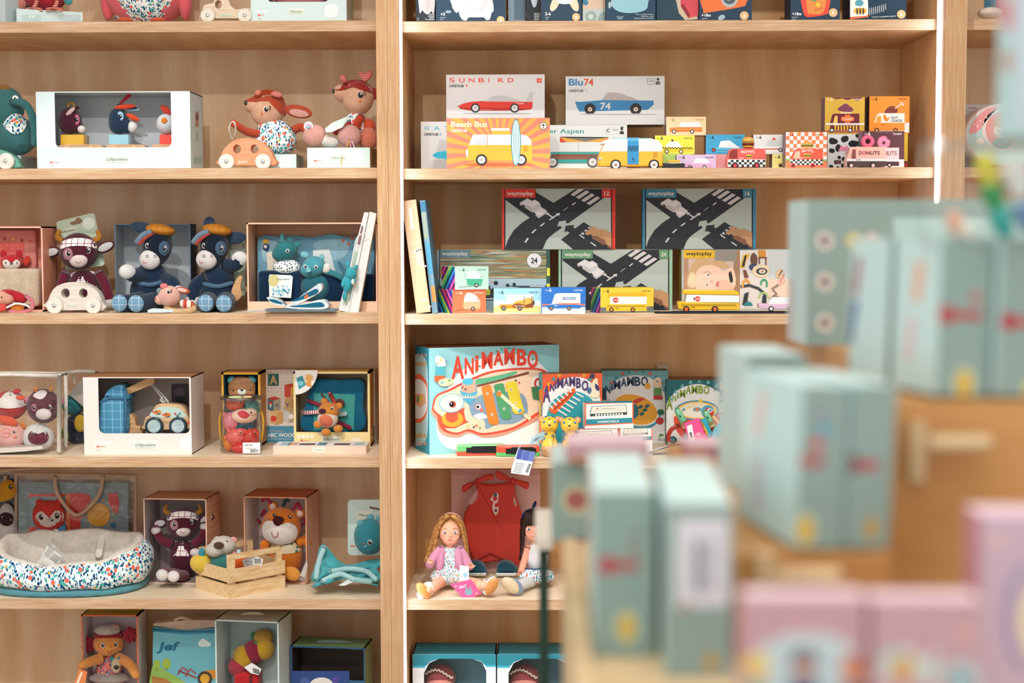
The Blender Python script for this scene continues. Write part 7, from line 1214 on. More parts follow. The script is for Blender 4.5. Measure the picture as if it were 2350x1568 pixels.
F.poly(blob([(1382,1018),(1382,920),(1400,885),(1430,866),(1470,862),(1505,876),(1526,910),(1527,1018)],5),'#dcd6d0');bunting(F,circ(1460,930,72,76,0,40,205,335),'#3a8494',11,8,dot=('#c83038','#e8b0a0'));letters(F,'NiMAMBO',[(1389,1401,903,17),(1402,1407,896,18),(1408,1424,893,20),(1425,1438,887,19),(1439,1455,885,20),(1456,1470,885,20),(1471,1487,885,20)],'#24405a',.03);F.poly([(1382,890),(1390,892),(1392,918),(1382,918)],'#24405a')
F.circ(1458,944,58,'#3f86a0',38,18).circ(1458,940,56,'#e4dccc',36,18).circ(1458,940,52,'#dc9c34',33,18);F.poly(blob([(1452,922),(1464,914),(1480,914),(1470,922),(1458,926)],3),'#c83a34');F.poly(blob([(1420,938),(1436,925),(1462,930),(1464,955),(1440,965),(1424,955)],3),'#2f6a7a')
for x,y in((1470,934),(1485,932),(1480,941),(1473,950)):F.circ(x,y,6,'#2f5a5c',4,-25,14)
F.stroke([(1460,948),(1478,938)],1.6,'#6a8a3a');F.circ(1516,946,8,'#2f6a4a',7).circ(1514,966,9,'#b83030',8);F.poly(blob([(1498,880),(1504,868),(1516,868),(1518,890),(1506,893),(1500,886)],3),'#dcc0a0');F.rect(1500,890,1518,908,'#5f8a54').rect(1500,908,1520,917,'#b83030').circ(1486,886,7,'#dc9a34').circ(1508,875,2,'#3a6a8a');F.rect(1507,990,1526,1010,'#e2e2d4').text('DJECO',1509,1009,4,'#24405a',.02,16);F.poly(blob([(1511,1002),(1514,996),(1520,996),(1523,1000),(1516,1002)],3),'#5a8a4a')
c.done()
c=Carton('instrument_box','dark green box reading ANiMAMBO with drum picture, right end of the row','box',1529,1690,872,Z[4],.26,.1,'#1f5f62','#184a4c',top='#8a5a3c');F=c.F
F.poly(blob([(1530,1010),(1528,935),(1545,905),(1570,888),(1610,882),(1650,900),(1676,925),(1684,960),(1684,1020),(1560,1020)],5),'#e2e2de');bunting(F,circ(1605,950,72,72,0,40,205,335),'#6fb0b4',9,7);letters(F,'ANiMAMBO',[(1529,1544,940,28),(1543,1552,921,14),(1554,1558,915,15),(1560,1573,912,17),(1574,1586,904,19),(1587,1601,903,18),(1603,1614,903,18),(1615,1628,904,18)],'#7f9a34',.03)
F.poly(blob([(1552,950),(1560,1000),(1600,1008),(1640,1000),(1648,950)],4),'#d8503a');F.circ(1600,942,50,'#3f8aa4',23).circ(1600,942,46,'#f0c25a',20).circ(1600,942,40,'#e9e2d0',17).circ(1600,940,10,'#4fa0b4',5).circ(1600,940,5,'#e8743c',3);F.stroke([(1545,955),(1608,922)],5,'#ecd8a4');F.circ(1608,920,4,'#e8c83a');F.stroke([(1566,942),(1572,939)],6,'#4f9ab4');F.circ(1624,945,15,'#5aa4bc').circ(1626,948,12,'#c83438').circ(1629,942,6,'#e8e8e4',5).circ(1630,942,3,'#3f7a9a');F.poly([(1636,942),(1650,940),(1638,945)],'#e8c83a');F.stroke([(1636,955),(1654,975)],7,'#e8c88a');F.stroke([(1650,948),(1668,955),(1676,965)],6,'#b83a34')
F.poly(blob([(1651,880),(1656,876),(1672,878),(1674,892),(1662,896),(1653,892)],3),'#e2b080');F.rect(1653,896,1670,912,'#2a3a6a').circ(1661,912,8,'#e0a04a',4).rect(1651,917,1671,924,'#4f9a84').rect(1650,924,1657,931,'#e8d0a8').rect(1664,924,1671,931,'#e8d0a8').stroke([(1638,897),(1648,890)],1.6,'#3a5a7a');F.circ(1544,1010,9,'#1f5a64').text('+2',1537,1013,7,'#a9dce0',.01,11);c.done()
T=Toy('zigzag_card','pale zigzag card edge sticking up behind the tambourine box','card',1521,.392,Z[4]);b=T.part();b.prism([(1507,1000),(1507,834)]+[(1507+i*2.9,838 if i%2==0 else 832)for i in range(1,10)]+[(1535,838),(1535,1000)],0,.8,M('#cdb79a'));b.done('card')
def harmonica_box(label,pxL,pxR,pyT,z,Y,h=None):
 c=Carton('harmonica_box',label,'box',pxL,pxR,pyT,z,Y,.05,'#e2e4e0','#d8d4cc',top='#3f8a9a',rz=5,h=h,group='harmonica boxes',pyref=pyT+25);F=c.F;wd=pxR-pxL;s=wd/112;X=lambda x:pxL+(x-1342)*s;Yy=lambda y:pyT+(y-925)*s
 q=lambda pts:[(X(x),Yy(y))for x,y in pts]
 F.poly(q([(1342,925),(1454,921),(1454,972),(1342,978)]),'#e8643c');F.poly(q([(1345,928),(1451,924),(1451,969),(1345,974)]),'#e2e4e0');F.poly(q([(1345,963),(1451,959),(1451,970),(1345,975)]),'#2f8a9c');F.text('HARMONICA',X(1371),Yy(971),5*s,'#eef0ea',.015,50*s,0,'l',-2)
 F.poly(q([(1354,956),(1354,947),(1358,933),(1437,929),(1439,944),(1439,952)]),'#3a4a4a');F.poly(q([(1355,950),(1359,934),(1436,930),(1438,946)]),'#e6e2d2');F.poly(q([(1362,946),(1366,937),(1430,934),(1434,943)]),'#dcd8c8');F.text('HARMONICA',X(1381),Yy(940),3*s,'#6a8a8a',0,32*s,0,'l',-2)
 F.many([q(rect(1366+i*6.6,950.5-i*.25,1370+i*6.6,954.5-i*.25))for i in range(10)],'#e8e8e2');F.circ(X(1371),Yy(938),2*s,'#e0603c',n=10);return c.done()
h1=harmonica_box('harmonica box lower left, half hidden by blurred pink box',1310,1420,984,Z[4],.046);h2=harmonica_box('harmonica box lower right, with its right edge uncovered',1422,1497,979,Z[4],.052,h1.h);harmonica_box('harmonica box on top of the other two, whole front in view',1342,1454,925,h1.top()+.0005,.046)
def mouthorgan(label,p0,p1,Y,c1,c2,top,rz):
 T=Toy('harmonica',label,'toy instrument',p0,Y,Z[4],rz=R(rz));b=T.part();w_=(p1-p0)*1.03;y0=T.pyb
 b.prism(rrect(p0,y0-12,p0+w_,y0-.2,5),0,26,M(c1,'gloss'),bev=2.5);b.done('lower_cover');b=T.part();b.prism(rrect(p0+.5,y0-25,p0+w_,y0-9,5),-1,27,M(c2,'gloss'),bev=2.5);b.done('upper_cover');b=T.part();b.bx(p0+22,y0-19,p0+w_-8,y0-7,-1.8,4,M('#17191a'));b.bx(p0+34,y0-22,p0+w_-14,y0-6,-2,4,M('#17191a'));b.done('reed_slots');return T
mouthorgan('green and red toy harmonica, left of the striped one',1048,1158,.035,'#e0563c','#6fc07a',0,7)
T=mouthorgan('red toy harmonica with green patterned top, front of the big instrument box',1139,1236,.02,'#5fb46a','#e0563c',1,5);b=T.part();y0=T.pyb-25.2
for i,cc in enumerate(('#5f9a5a','#e8b83a','#4f94b4','#d8503c','#5f9a5a','#e8b83a')):b.add([b.c((1148+i*14+dx,y0,dd))for dx,dd in((0,4),(11,4),(11,22),(0,22))],[(0,1,2,3)],M(cc))
b.done('pattern')
def leopard(label,x,top,Y):
 T=Toy('leopard_maraca',label,'toy instrument',x,Y,Z[4],'leopard maracas');YL=M('#f2bf3c','gloss');dy=T.pyb-1042;y=lambda v:v+dy
 b=T.part();b.lathe(x,[(9,y(1042)),(15,y(1040)),(20,y(1030)),(21,y(1024)),(19,y(1016))],M('#d8a878','wood'),0,28);b.done('base');b=T.part();b.lathe(x,[(19,y(1016)),(16,y(1006)),(12,y(996)),(11,y(990)),(13,y(982)),(15,y(978))],YL,0,28);b.done('body');b=T.part();b.ell((x-1,y(969)),(20.5,20,19),YL);b.done('head')
 for q in(-1,1):b=T.part();b.ell((x-1+q*19,y(957),2),(7.5,4,7.5),M('#ef8a5a','gloss'),reg=False);b.ell((x-1+q*19,y(958),-1),(4,2,4.5),M('#f4b27a','gloss'),reg=False);b.done('ear');T.eye(x-1+q*12,y(963),2.2,(3.6,3.4,'#5fb0cc'),iris='#1f4a7a')
 b=T.part();b.ell((x-1,y(973),-16),(8,7,7),YL);b.done('muzzle');b=T.part();b.ell((x-1,y(970),-23),(3.2,2,2.2),M('#2a4a5a','gloss'),reg=False);b.done('nose')
 for a,c_ in((-1,956),(-10,951),(7,951)):T.dot(x+a,y(c_),2.4,M('#24506a'),'spot')
 for a,c_ in((-13,982),(14,984),(-9,990),(6,994),(-11,1002)):b=T.part();b.ell((x+a,y(c_),-math.sqrt(max(225-a*a,4))+2.5),(3,1.6,3),M('#24506a'),reg=False);b.ell((x+a,y(c_),-math.sqrt(max(225-a*a,4))+1.4),(1.4,1,1.4),M('#7fc0d0'),reg=False);b.done('spot')
 b=T.part();b.tube([(x+12.5*math.cos(R(a)),y(999),12.5*math.sin(R(a)))for a in range(0,360,30)],.8,M('#c89a60','cloth'),5,True);b.tube([(x+8,y(999),-11),(x+14,y(990),-13)],.8,M('#c89a60','cloth'),5);b.tube([(x+8,y(999),-11),(x+6,y(1018),-18)],.8,M('#c89a60','cloth'),5);b.done('twine')
leopard('yellow leopard maraca with round wooden base, left one with twine bow',1262,950,.03);leopard('yellow leopard maraca right of the other, half behind blurred boxes',1308,953,.019)
T=Toy('price_tag','blue and white price tag hanging over the shelf edge on a thread','tag',1200,-.012,Z[4]);b=T.part();b.prism([(1190,1031),(1229,1038),(1214,1092),(1172,1086)],-1,-.4,M('#dfe2e4'));b.flat([(1190,1031),(1229,1038),(1223,1060),(1184,1053)],-1.3,M('#6f80c0'));b.flat([(1190,1031),(1200,1033),(1194,1055),(1184,1053)],-1.5,M('#4a5aa4'));b.flat([(1204,1034),(1216,1036),(1210,1057),(1198,1055)],-1.5,M('#5a6cb4'))
for i in range(9):b.flat([(1213-i*.9,1065+i*2.2),(1219-i*.9,1066+i*2.2),(1218.6-i*.9,1067.2+i*2.2),(1212.6-i*.9,1066.2+i*2.2)],-1.4,M('#2a2a2a'))
for i in range(6):b.flat([(1184-i*1.4,1062+i*4),(1204-i*1.4,1065+i*4),(1203.6-i*1.4,1066+i*4),(1183.6-i*1.4,1063+i*4)],-1.4,M('#7a7e82'))
b.done('card');b=T.part();b.tube([(1192,1032,-1),(1196,1020,14),(1198,1013,24)],.6,M('#e8e8e8'),5);b.done('thread');b=T.part();b.prism([(1172,1082),(1178,1060),(1192,1020),(1190,1040),(1180,1070)],0,.6,M('#c8ccce'));b.done('label_back')
T=Toy('price_tag','pale blue paper tag leaning behind the left leopard maraca','tag',1232,.09,Z[4]);b=T.part();b.prism([(1212,1026),(1222,1003),(1248,990),(1250,1006),(1230,1016)],0,.8,M('#a9d4e0'));b.flat([(1222,1014),(1230,1006),(1240,1002),(1232,1010)],-.3,M('#7a8c98'));b.done('card')
GRN=M('#6fb48c','gloss')
def whistle(label,p,q):
 T=Toy('wooden_whistle',label,'toy instrument',p[0],.16,Z[4],'striped whistles');b=T.part();L=lambda t,d=0:(p[0]+(q[0]-p[0])*t,p[1]+(q[1]-p[1])*t,d);b.tube([L(0),L(.04),L(.4)],[4,7,8.5],GRN,12);b.flat([(L(.2)[0]-3,L(.2)[1]),(L(.2)[0]+4,L(.2)[1]+2),(L(.2)[0]+2,L(.2)[1]+6)],-9,M('#2a4a3a'));b.done('mouthpiece')
 for t0,t1,cc in((.4,.58,'#ead8a0'),(.58,.68,'#d8463c'),(.68,.74,'#e8c83a'),(.74,.8,'#4f9aa8'),(.8,1.0,'#d8463c')):b=T.part();b.tube([L(t0),L(t1)],8.7,M(cc,'gloss'),12);b.done('band')
whistle('striped wooden whistle with green mouthpiece, left of the pink tag',(1552,938),(1592,1012));whistle('striped wooden whistle with green mouthpiece, right of the pink tag',(1617,943),(1648,1006))
T=Toy('picture_tag','bright pink folded tag with barcode between the two whistles','tag',1597,.145,Z[4]);b=T.part();b.prism([(1569,972),(1603,959),(1626,1016),(1584,1024)],-4,-3,M('#e0508c'));b.flat([(1576,978),(1588,974),(1594,1010),(1584,1022)],-4.4,M('#e6e6ea'));b.flat([(1582,993),(1587,992),(1590,1005),(1585,1006)],-4.7,M('#3a3a4a'));b.text('CE',1599,1000,6,M('#f6e4ee'),-4.5,.02,9,0,'l',-8);b.done('card');b=T.part();b.prism([(1608,963),(1620,960),(1637,1000),(1626,1006)],-2,0,M('#2f9ab0'));b.tube([(1612,972,-3),(1618,985,-3),(1624,996,-3)],2,M('#dcc040'),6);b.done('backing_card')
T=Toy('toy_fan','turquoise round toy with yellow wavy pattern beside the right whistle','toy instrument',1668,.13,Z[4]);b=T.part();b.prism(circ(1672,1002,38,36),0,6,M('#4fb0c4','dots',line='#8fd4dc',s=180,w=.2),bev=2)
for i in range(3):b.tube([(1656+i*7+2.5*math.sin(k*2.2),1006-i*6-k*4+6,-1)for k in range(5)],1.4,M('#e8c03a'),5)
b.done('disc');T=Toy('fan_drum','turquoise speckled disc under the pink tag','toy instrument',1580,.15,Z[4]);b=T.part();b.prism(circ(1582,1004,12,14),4,9,M('#4fb0c4','dots',line='#8fd4dc',s=180,w=.2),bev=1.5);b.done('disc')
T=Toy('castanet_clip','red leather strap with metal clip beside the left whistle','toy instrument',1548,.2,Z[4]);b=T.part();b.tube(spline([(1535,1012,0),(1534,1000,-6),(1542,985,-8),(1556,978,-8)]),[5,7,8,5],M('#b02f28','gloss'),8,flat=.4);b.done('strap');b=T.part();b.tube([(1554,976,-10),(1560,968,-10),(1562,982,-10)],1.4,M('#9a9c9c','metal'),6);b.done('clip')
T=Toy('booklet_fan','fan of dark booklets lying on the fourth shelf','booklets',1530,.06,Z[4])
for i in range(6):
 y0,y1=1032-i*2.3,1016-i*.8;b=T.part();b.add([b.c(q)for q in((1484+i*9,y0+6,-10),(1530+i*8,y1+8,-10),(1536+i*8,y1+5,20),(1488+i*9,y0+3,20))],[(0,1,2,3)],M('#24303e' if i else '#c9ccd0'));o=b.done('booklet');md=o.modifiers.new('t','SOLIDIFY');md.thickness=.0016
T=Toy('wooden_block','small white wooden block with dark dots on the fourth shelf','block',1555,.03,Z[4]);b=T.part();b.bx(1540,1030,1568,1044,0,20,M('#e2e0da','gloss'),1);b.flat(circ(1546,1034,1.4,n=8),-.3,M('#4a4a44'));b.flat(circ(1556,1034,1.4,n=8),-.3,M('#4a4a44'));b.done('block')
T=Toy('romper_card','tall pink card panel behind the hanging red romper','card',1137,.35,Z[5]);b=T.part();b.prism(rect(1036,1078,1240,1328),0,3,M('#e0b4ac'));b.flat(rect(1036,1078,1240,1091),-.2,M('#d29c96'));b.flat(rrect(1052,1072,1104,1078,2),-.3,M('#c8a8a0'));b.done('panel')
T=Toy('baby_romper','red patterned baby romper with shoulder bows and parrot badge','clothing',1135,.32,Z[5]);RD=M('#cc3a2c','dots',line='#d85a48',s=170,w=.22,rnd=0);b=T.part();b.prism(blob([(1090,1106),(1102,1110),(1115,1112),(1132,1112),(1150,1110),(1166,1108),(1180,1110),(1182,1130),(1190,1158),(1198,1182),(1202,1230),(1198,1270),(1190,1298),(1165,1292),(1140,1290),(1122,1292),(1090,1296),(1080,1275),(1070,1240),(1064,1190),(1072,1168),(1086,1145),(1094,1125)],4),-12,0,RD,bev=5);b.done('body')
for pts in([(1094,1110),(1098,1100),(1112,1092),(1130,1090),(1132,1100),(1110,1104)],[(1096,1104),(1080,1108),(1060,1118),(1062,1130),(1068,1130),(1084,1116)],[(1176,1108),(1170,1098),(1150,1086),(1138,1082),(1140,1098),(1160,1104)],[(1178,1100),(1194,1104),(1214,1110),(1210,1124),(1196,1118),(1182,1110)]):b=T.part();b.prism(blob(pts,4),-18,-6,RD,bev=3);b.done('bow')
b=T.part();b.ell((1097,1104,-12),(7,6,7),RD,reg=False);b.ell((1177,1103,-12),(7,6,7),RD,reg=False);b.done('bow_knot')
b=T.part();b.prism(blob([(1076,1154),(1085,1136),(1096,1126),(1094,1145),(1082,1158)],3),-13,-10,M('#c89a94'));b.done('lining');b=T.part();b.prism(blob([(1180,1140),(1186,1158),(1182,1162),(1178,1152)],3),-13,-10,M('#c89a94'));b.done('lining')
b=T.part();b.prism(blob([(1128,1142),(1136,1132),(1143,1134),(1143,1150),(1138,1158),(1144,1164),(1142,1178),(1136,1182),(1130,1166),(1132,1152),(1126,1148)],4),-13.5,-12.5,M('#ead8d0'));b.flat(circ(1136,1144,5,6),-14,M('#c8342c'));b.flat([(1132,1138),(1136,1130),(1142,1136),(1138,1140)],-14.2,M('#2f6a74'));b.flat(circ(1139,1160,4,5),-14,M('#c8342c'));b.flat(circ(1138,1172,3,4),-14,M('#6a2a4a'));b.done('parrot_badge')
b=T.part();b.tube(spline([(1096,1286,-12),(1115,1276,-15),(1128,1272,-16),(1145,1280,-15),(1170,1290,-12)]),2.2,M('#b03026','cloth'),6);b.done('hem_gather')
for x in(1093,1163):T=Toy('baby_shoe','navy baby shoe with white sole, '+('left one behind the blonde doll' if x<1120 else 'right one beside the dark-haired doll'),'shoe',x,.28,Z[5],'navy baby shoes');b=T.part();y0=T.pyb;b.prism(blob([(x-24,y0-8),(x-20,y0-26),(x-4,y0-32),(x+14,y0-26),(x+23,y0-12),(x+20,y0-5),(x-20,y0-4)],4),-22,22,M('#27566a','cloth'),bev=8);b.done('upper');b=T.part();b.prism(rrect(x-25,y0-8,x+23,y0,4),-24,24,M('#d9d9d2'),bev=3);b.done('sole')
def skin(b,pts,r,mat,seg=10):b.tube(spline(pts),r,mat,seg)
def hand(T,p,mat,d=1,a=0):
 b=T.part();x,y,z=p;b.ell((x,y,z),(6.5,4.5,6),mat,reg=False)
 for i,L in enumerate((7,8.5,8,6)):q=-7+i*3.4;b.tube([(x+q*.55,y-2,z-2),(x+q*.75+d,y-2-L*.55,z-5),(x+q*.7+d*2,y-1-L*.6,z-9)],[1.7,1.5,1.2],mat,6)
 b.tube([(x-d*4,y+2,z-3),(x-d*8,y-1,z-7)],[1.8,1.3],mat,6);return b.done('hand')
def doll_head(T,hx,hy,sk,hair,irises,shade=None):
 b=T.part();b.ell((hx,hy,0),(25,24,28),sk);b.ell((hx,hy+14,-8),(19,16,16),sk);b.done('head')
 b=T.part();b.ell((hx+1,hy+8,-24),(3.6,4,3.4),sk);b.done('nose')
 for q in(-12,12):T.eye(hx+q,hy+1,2.8,(5,3.4),iris=irises);b=T.part();b.line(spline([(hx+q-5,hy-7),(hx+q,hy-9),(hx+q+5,hy-7)]),.6,M('#8a6248'));b.done('eyebrow')
 b=T.part();b.patch(blob([(hx-6,hy+17),(hx-2,hy+15.5),(hx,hy+16.2),(hx+2,hy+15.5),(hx+6,hy+17),(hx,hy+20)],3),M('#c8685e'),.8,2);b.done('mouth')
 for q in(-14,15):T.dot(hx+q,hy+12,4.5,M('#e89a84','matte'),'cheek',.12)
 for q in(-1,1):b=T.part();b.ell((hx+q*24,hy+4,4),(3.5,4,6),sk,reg=False);b.done('ear')
SKD=M('#eaad90','matte');T=Toy('doll','blonde doll in pink cardigan and flowered dress sitting on the shelf edge','doll',1030,.14,Z[5]);HB=M('#d8ac6c','wood',d='#a87a44');HBT=M('#c89858','wood',d='#9a6c3a')
doll_head(T,1033,1222,SKD,HB,'#3a5a70')
b=T.part();b.ell((1032,1214,10),(33,26,34),HB,reg=False);b.done('hair_back')
b=T.part()
for i in range(9):
 q=i/8;b.tube(spline([(1030-8*q,1183+2*q,-10),(1012-8*q,1200+4*q,-16+14*q),(1002-10*q,1232,-10+14*q),(994-12*q+4*math.sin(i*2),1265,-8+12*q),(984-8*q+5*math.sin(i),1290,-8+8*q)]),[6,7,6,5,2],HB if i%2 else HBT,7)
 b.tube(spline([(1036+8*q,1183+2*q,-10),(1054+6*q,1198+4*q,-16+14*q),(1064+4*q,1230,-10+14*q),(1068+5*q,1260,-8+12*q),(1064+10*q,1292-6*(i%3),-10+8*q)]),[6,7,6,5,2],HB if i%2 else HBT,7)
b.done('hair');b=T.part();b.tube(spline([(1002,1206,8),(1016,1186,-6),(1034,1179,-10),(1052,1186,-6),(1062,1206,8)]),3,M('#e2b0a4'),6,flat=.5);b.done('hairband')
b=T.part();skin(b,[(1033,1244,0),(1033,1258,2)],9,SKD);b.ell((1032,1290,4),(24,18,34),SKD);b.done('body')
DR=M('#e8e6e4','floral',q=2.0);b=T.part();b.ell((1032,1290,-2),(30,23,36),DR,e=.9);b.ell((1030,1322,-14),(44,30,20),DR,e=.85);b.done('dress');CG=M('#d894b4','cloth')
for q in(-1,1):b=T.part();b.limb((1033+q*17,1256,-8),(1033+q*27,1322,-14),12,CG,24);b.done('cardigan_front')
for pts,rr in(([(1012,1262,-4),(996,1280,-16),(986,1296,-34),(988,1294,-46)],[12,11,10,9]),([(1056,1262,-4),(1068,1284,-14),(1076,1298,-30),(1078,1300,-42)],[12,11,10,9])):b=T.part();skin(b,pts,rr,CG);b.done('cardigan_sleeve')
hand(T,(988,1290,-54),SKD,1);hand(T,(1082,1300,-54),SKD,-1)
for pts,ft in(([(1014,1334,-20),(1004,1340,-60),(990,1352,-96)],(972,1356,-112)),([(1050,1334,-20),(1084,1338,-60),(1104,1344,-92)],(1128,1346,-108))):
 b=T.part();skin(b,pts,[14,13,11],SKD);b.ell(((pts[-1][0]*2+ft[0])/3,(pts[-1][1]*2+ft[1])/3,ft[2]+6),(11,12,11),SKD,reg=False);b.done('leg')
 q=-1 if ft[0]<1030 else 1;b=T.part();b.ell(ft,(12,7,22),M('#d08a4a','gloss'),(0,-q*-40 if q<0 else 30,0),reg=False);b.ell((ft[0]-q*3,ft[1]-1,ft[2]+4),(13,6,23),M('#eeeeea','gloss'),(0,40 if q<0 else 30,0),reg=False);o=b.done('sandal');b=T.part();b.tube(spline([(ft[0]-q*14,ft[1]-14,ft[2]+14),(ft[0]-q*20,ft[1]-4,ft[2]+2),(ft[0]-q*16,ft[1]+10,ft[2]+8)]),3.2,M('#f0f0ec','gloss'),6,flat=.5);b.done('strap',parent=o)
T=Toy('pink_tag','pink tag with grey rabbit and white lettering lying in front of the blonde doll','tag',1072,.045,Z[5]);b=T.part();b.prism([(1033,1342),(1080,1330),(1106,1362),(1070,1380)],-16,-15.4,M('#e05c94'));b.flat(blob([(1066,1360),(1072,1352),(1082,1354),(1084,1362),(1074,1367)],3),-16.3,M('#7fa4b0'));b.flat(blob([(1070,1354),(1068,1344),(1073,1350)],3),-16.3,M('#7fa4b0'));b.flat(blob([(1078,1352),(1080,1344),(1081,1352)],3),-16.3,M('#7fa4b0'));b.text('Sleli',1054,1352,6,M('#f8e6f0'),-16.3,.02,17,.2,'l',-18);b.flat(circ(1046,1346,2.4),-16.3,M('#f0b48a'));b.flat(circ(1094,1362,2.4),-16.3,M('#f0b48a'));b.done('card');b=T.part();b.prism([(1055,1297),(1076,1301),(1076,1332),(1054,1334)],-14,-13.4,M('#dfe6e8'));b.flat(circ(1068,1320,5,6),-14.4,M('#9ac0d4'));b.done('hang_tag')
T=Toy('doll','dark-haired doll with navy ribbon and white dress beside the red romper','doll',1226,.16,Z[5]);HD=M('#33211c','wood',d='#8a7a78');doll_head(T,1226,1214,M('#dc9c80','matte'),HD,'#2a3a50')
b=T.part();b.ell((1226,1202,8),(33,28,34),HD,reg=False)
for i in range(7):q=i/6;b.tube(spline([(1212-4*q,1180,-12+10*q),(1202-4*q,1215,-12+14*q),(1200-4*q,1250,-10+12*q),(1192+3*q,1282+4*math.sin(i*2),-10+8*q)]),[6,7,6,2],HD,7);b.tube(spline([(1240+4*q,1180,-12+10*q),(1250+4*q,1215,-12+14*q),(1252+4*q,1270,-10+12*q)]),[6,7,3],HD,7)
for i in range(8):x=1206+i*5.6;b.tube(spline([(1222+(x-1226)*.6,1176,-14),(x,1190,-25+abs(x-1226)*.3),(x,1205,-26+abs(x-1226)*.35)]),[4,4.5,3],HD,6)
b.done('hair');b=T.part();b.tube(spline([(1198,1190,0),(1206,1174,-8),(1222,1168,-10)]),2,M('#1c2f50','cloth'),6);b.limb((1222,1170,-8),(1230,1150,-8),4,M('#1c2f50','cloth'),3);b.limb((1212,1174,-10),(1197,1186,-10),4,M('#1c2f50','cloth'),3);b.done('ribbon')
b=T.part();skin(b,[(1226,1236,0),(1226,1250,2)],9,SKD);b.ell((1228,1285,4),(22,17,32),SKD);b.done('body');b=T.part();b.ell((1232,1278,0),(26,20,34),M('#e6e4e6','cloth'));b.done('bodice');b=T.part();b.ell((1230,1322,-14),(42,30,17),M('#e4e8ea','floral',q=1.4),e=.85);b.done('skirt');b=T.part();b.tube([(1208,1306,-14),(1228,1308,-24),(1252,1306,-14)],3,M('#2f4a70'),6);b.done('belt')
b=T.part();skin(b,[(1212,1258,-4),(1204,1285,-10),(1196,1312,-20)],[9,8,7],M('#dc9c80','matte'));b.done('arm');hand(T,(1194,1318,-26),M('#dc9c80','matte'),1)
b=T.part();skin(b,[(1218,1334,-24),(1202,1340,-60),(1188,1346,-90)],[14,13,12],M('#e2e2e0','cloth'));b.done('sock');b=T.part();b.ell((1172,1344,-104),(15,9,24),M('#d2bc9a'),(0,-50,0),reg=False);b.ell((1180,1346,-98),(16,12,24),M('#8fa0b4','cloth'),(0,-45,0),reg=False);b.done('shoe')
for i,(x0,x1)in enumerate(((947,1138),(1141,1330))):
 c=Tray('doll_box',('teal window box with a baby doll, lowest row beside the light strip' if i==0 else 'teal window box with a baby doll, lowest row next to the blurred rack'),'display box',x0,x1,1502,Z[6],.1,.12,'#dde6ea',inner=M('#5f8c98','dots',line='#c88a7a',s=110,w=.16),side='#c9d8dc',top='#2f8290',t=.003,group='teal doll boxes',pyref=1560)
 F=c.F;F.k=14;w0,w1=x0+30,x1-24
 F.poly([(x0,1700),(x0,1502),(x1,1502),(x1,1700),(w1+2,1700),(w1+2,1540),(w1-8,1520),(w1-30,1512),(w0+30,1512),(w0+8,1522),(w0-4,1545),(w0-4,1700)],'#e4eaee');F.poly([(x0,1528),(x0,1502),(x1,1502),(x1,1526),(w1-3,1526),(w1-10,1518),(w1-30,1512),(w0+30,1512),(w0+8,1520),(w0+2,1528)],'#2f8a9a');F.rect(x0,1528,w0-1,1533,'#3fb0c8').rect(w1,1526,x1,1531,'#3fb0c8');F.k=10
 F.poly([(w0-4,1700),(w0-4,1545),(w0+8,1522),(w0+30,1512),(w1-30,1512),(w1-8,1520),(w1+2,1540),(w1+2,1700)],M('#ffffff','clear',a=.03));c.done()
 T=Toy('baby_doll','sleeping baby doll with zigzag bonnet in the '+('left' if i==0 else 'right')+' teal window box','doll',x0+66,.16,c.o.z+.0032,'baby dolls in boxes');b=T.part();b.ell((x0+62,1572,0),(34,30,36),M('#dc9084','matte'));b.done('head');b=T.part();b.ell((x0+62,1556,6),(37,32,34),M('#9a4a4a','cloth'),reg=False);b.done('bonnet');b=T.part();b.tube([(x0+28+k*4,1548-10*math.sin(k/12*math.pi)+(2 if k%2 else-2),-26)for k in range(17)],2.4,M('#d8c8b8','cloth'),6);b.done('trim');b=T.part();b.ell((x0+62,T.pyb-44,4),(44,30,44),M('#d8a0a4','cloth'));b.done('body')
 T.eye(x0+50,1574,2);T.eye(x0+74,1574,2)
T=Toy('toy_shoe_figure','white-footed toy figure with blue leg at the top of the right-hand shelves','soft toy',2275,.12,ZR[1]);b=T.part();b.ell((2272,30,-20),(28,30,13),M('#efe4d6','plush'),reg=False);b.done('foot');b=T.part();b.tube([(2274,24,0),(2276,-80,0)],16,M('#2f7f9c','plush'),10);b.done('leg');b=T.part();b.ell((2306,10,-10),(22,20,26),M('#dc6a70','plush'));b.done('body')
c=Carton('music_box_carton','pale grey carton reading musique behind the round pink tin','box',2200,2360,240,ZR[2],.2,.1,'#d2d0d4','#c4c2c6');c.F.text('musique',2222,250,6,'#c8505c',.01,20);c.F.rect(2200,256,2360,258,'#b8b6ba');c.done()
T=Toy('round_tin','round pink and mint tin with a fairy portrait on the right-hand shelf','tin',2320,.06,ZR[2]);b=T.part();y0=T.pyb;b.prism(circ(2322,y0-76,110,76,0,40),0,90,M('#e4d6d6','gloss'),bev=6);b.flat(circ(2322,y0-76,102,70,0,40),-.4,M('#b9d6d4'));b.flat(blob([(2224,y0-80),(2236,y0-110),(2262,y0-134),(2290,y0-140),(2266,y0-112),(2244,y0-84)],4),-.7,M('#ea9a9c'));b.flat(circ(2300,y0-88,46,48,0,36),-.7,M('#e8dcda'));b.flat(circ(2300,y0-88,38,40,0,36),-1,M('#e89a94'));b.flat(circ(2298,y0-86,17,18),-1.3,M('#f2dcc8'));b.flat(circ(2300,y0-104,20,12),-1.5,M('#dca878'));b.flat(circ(2300,y0-56,22,12),-1.5,M('#8fb8ba'))
for x,y in((2292,86),(2303,86)):b.flat(circ(x,y0-y,1.6,n=8),-1.8,M('#3a4a5a'))
for k in range(9):b.flat(circ(2236+k*7,y0-100-k*4+(k%2)*8,2,n=8),-1,M('#f6ecec'))
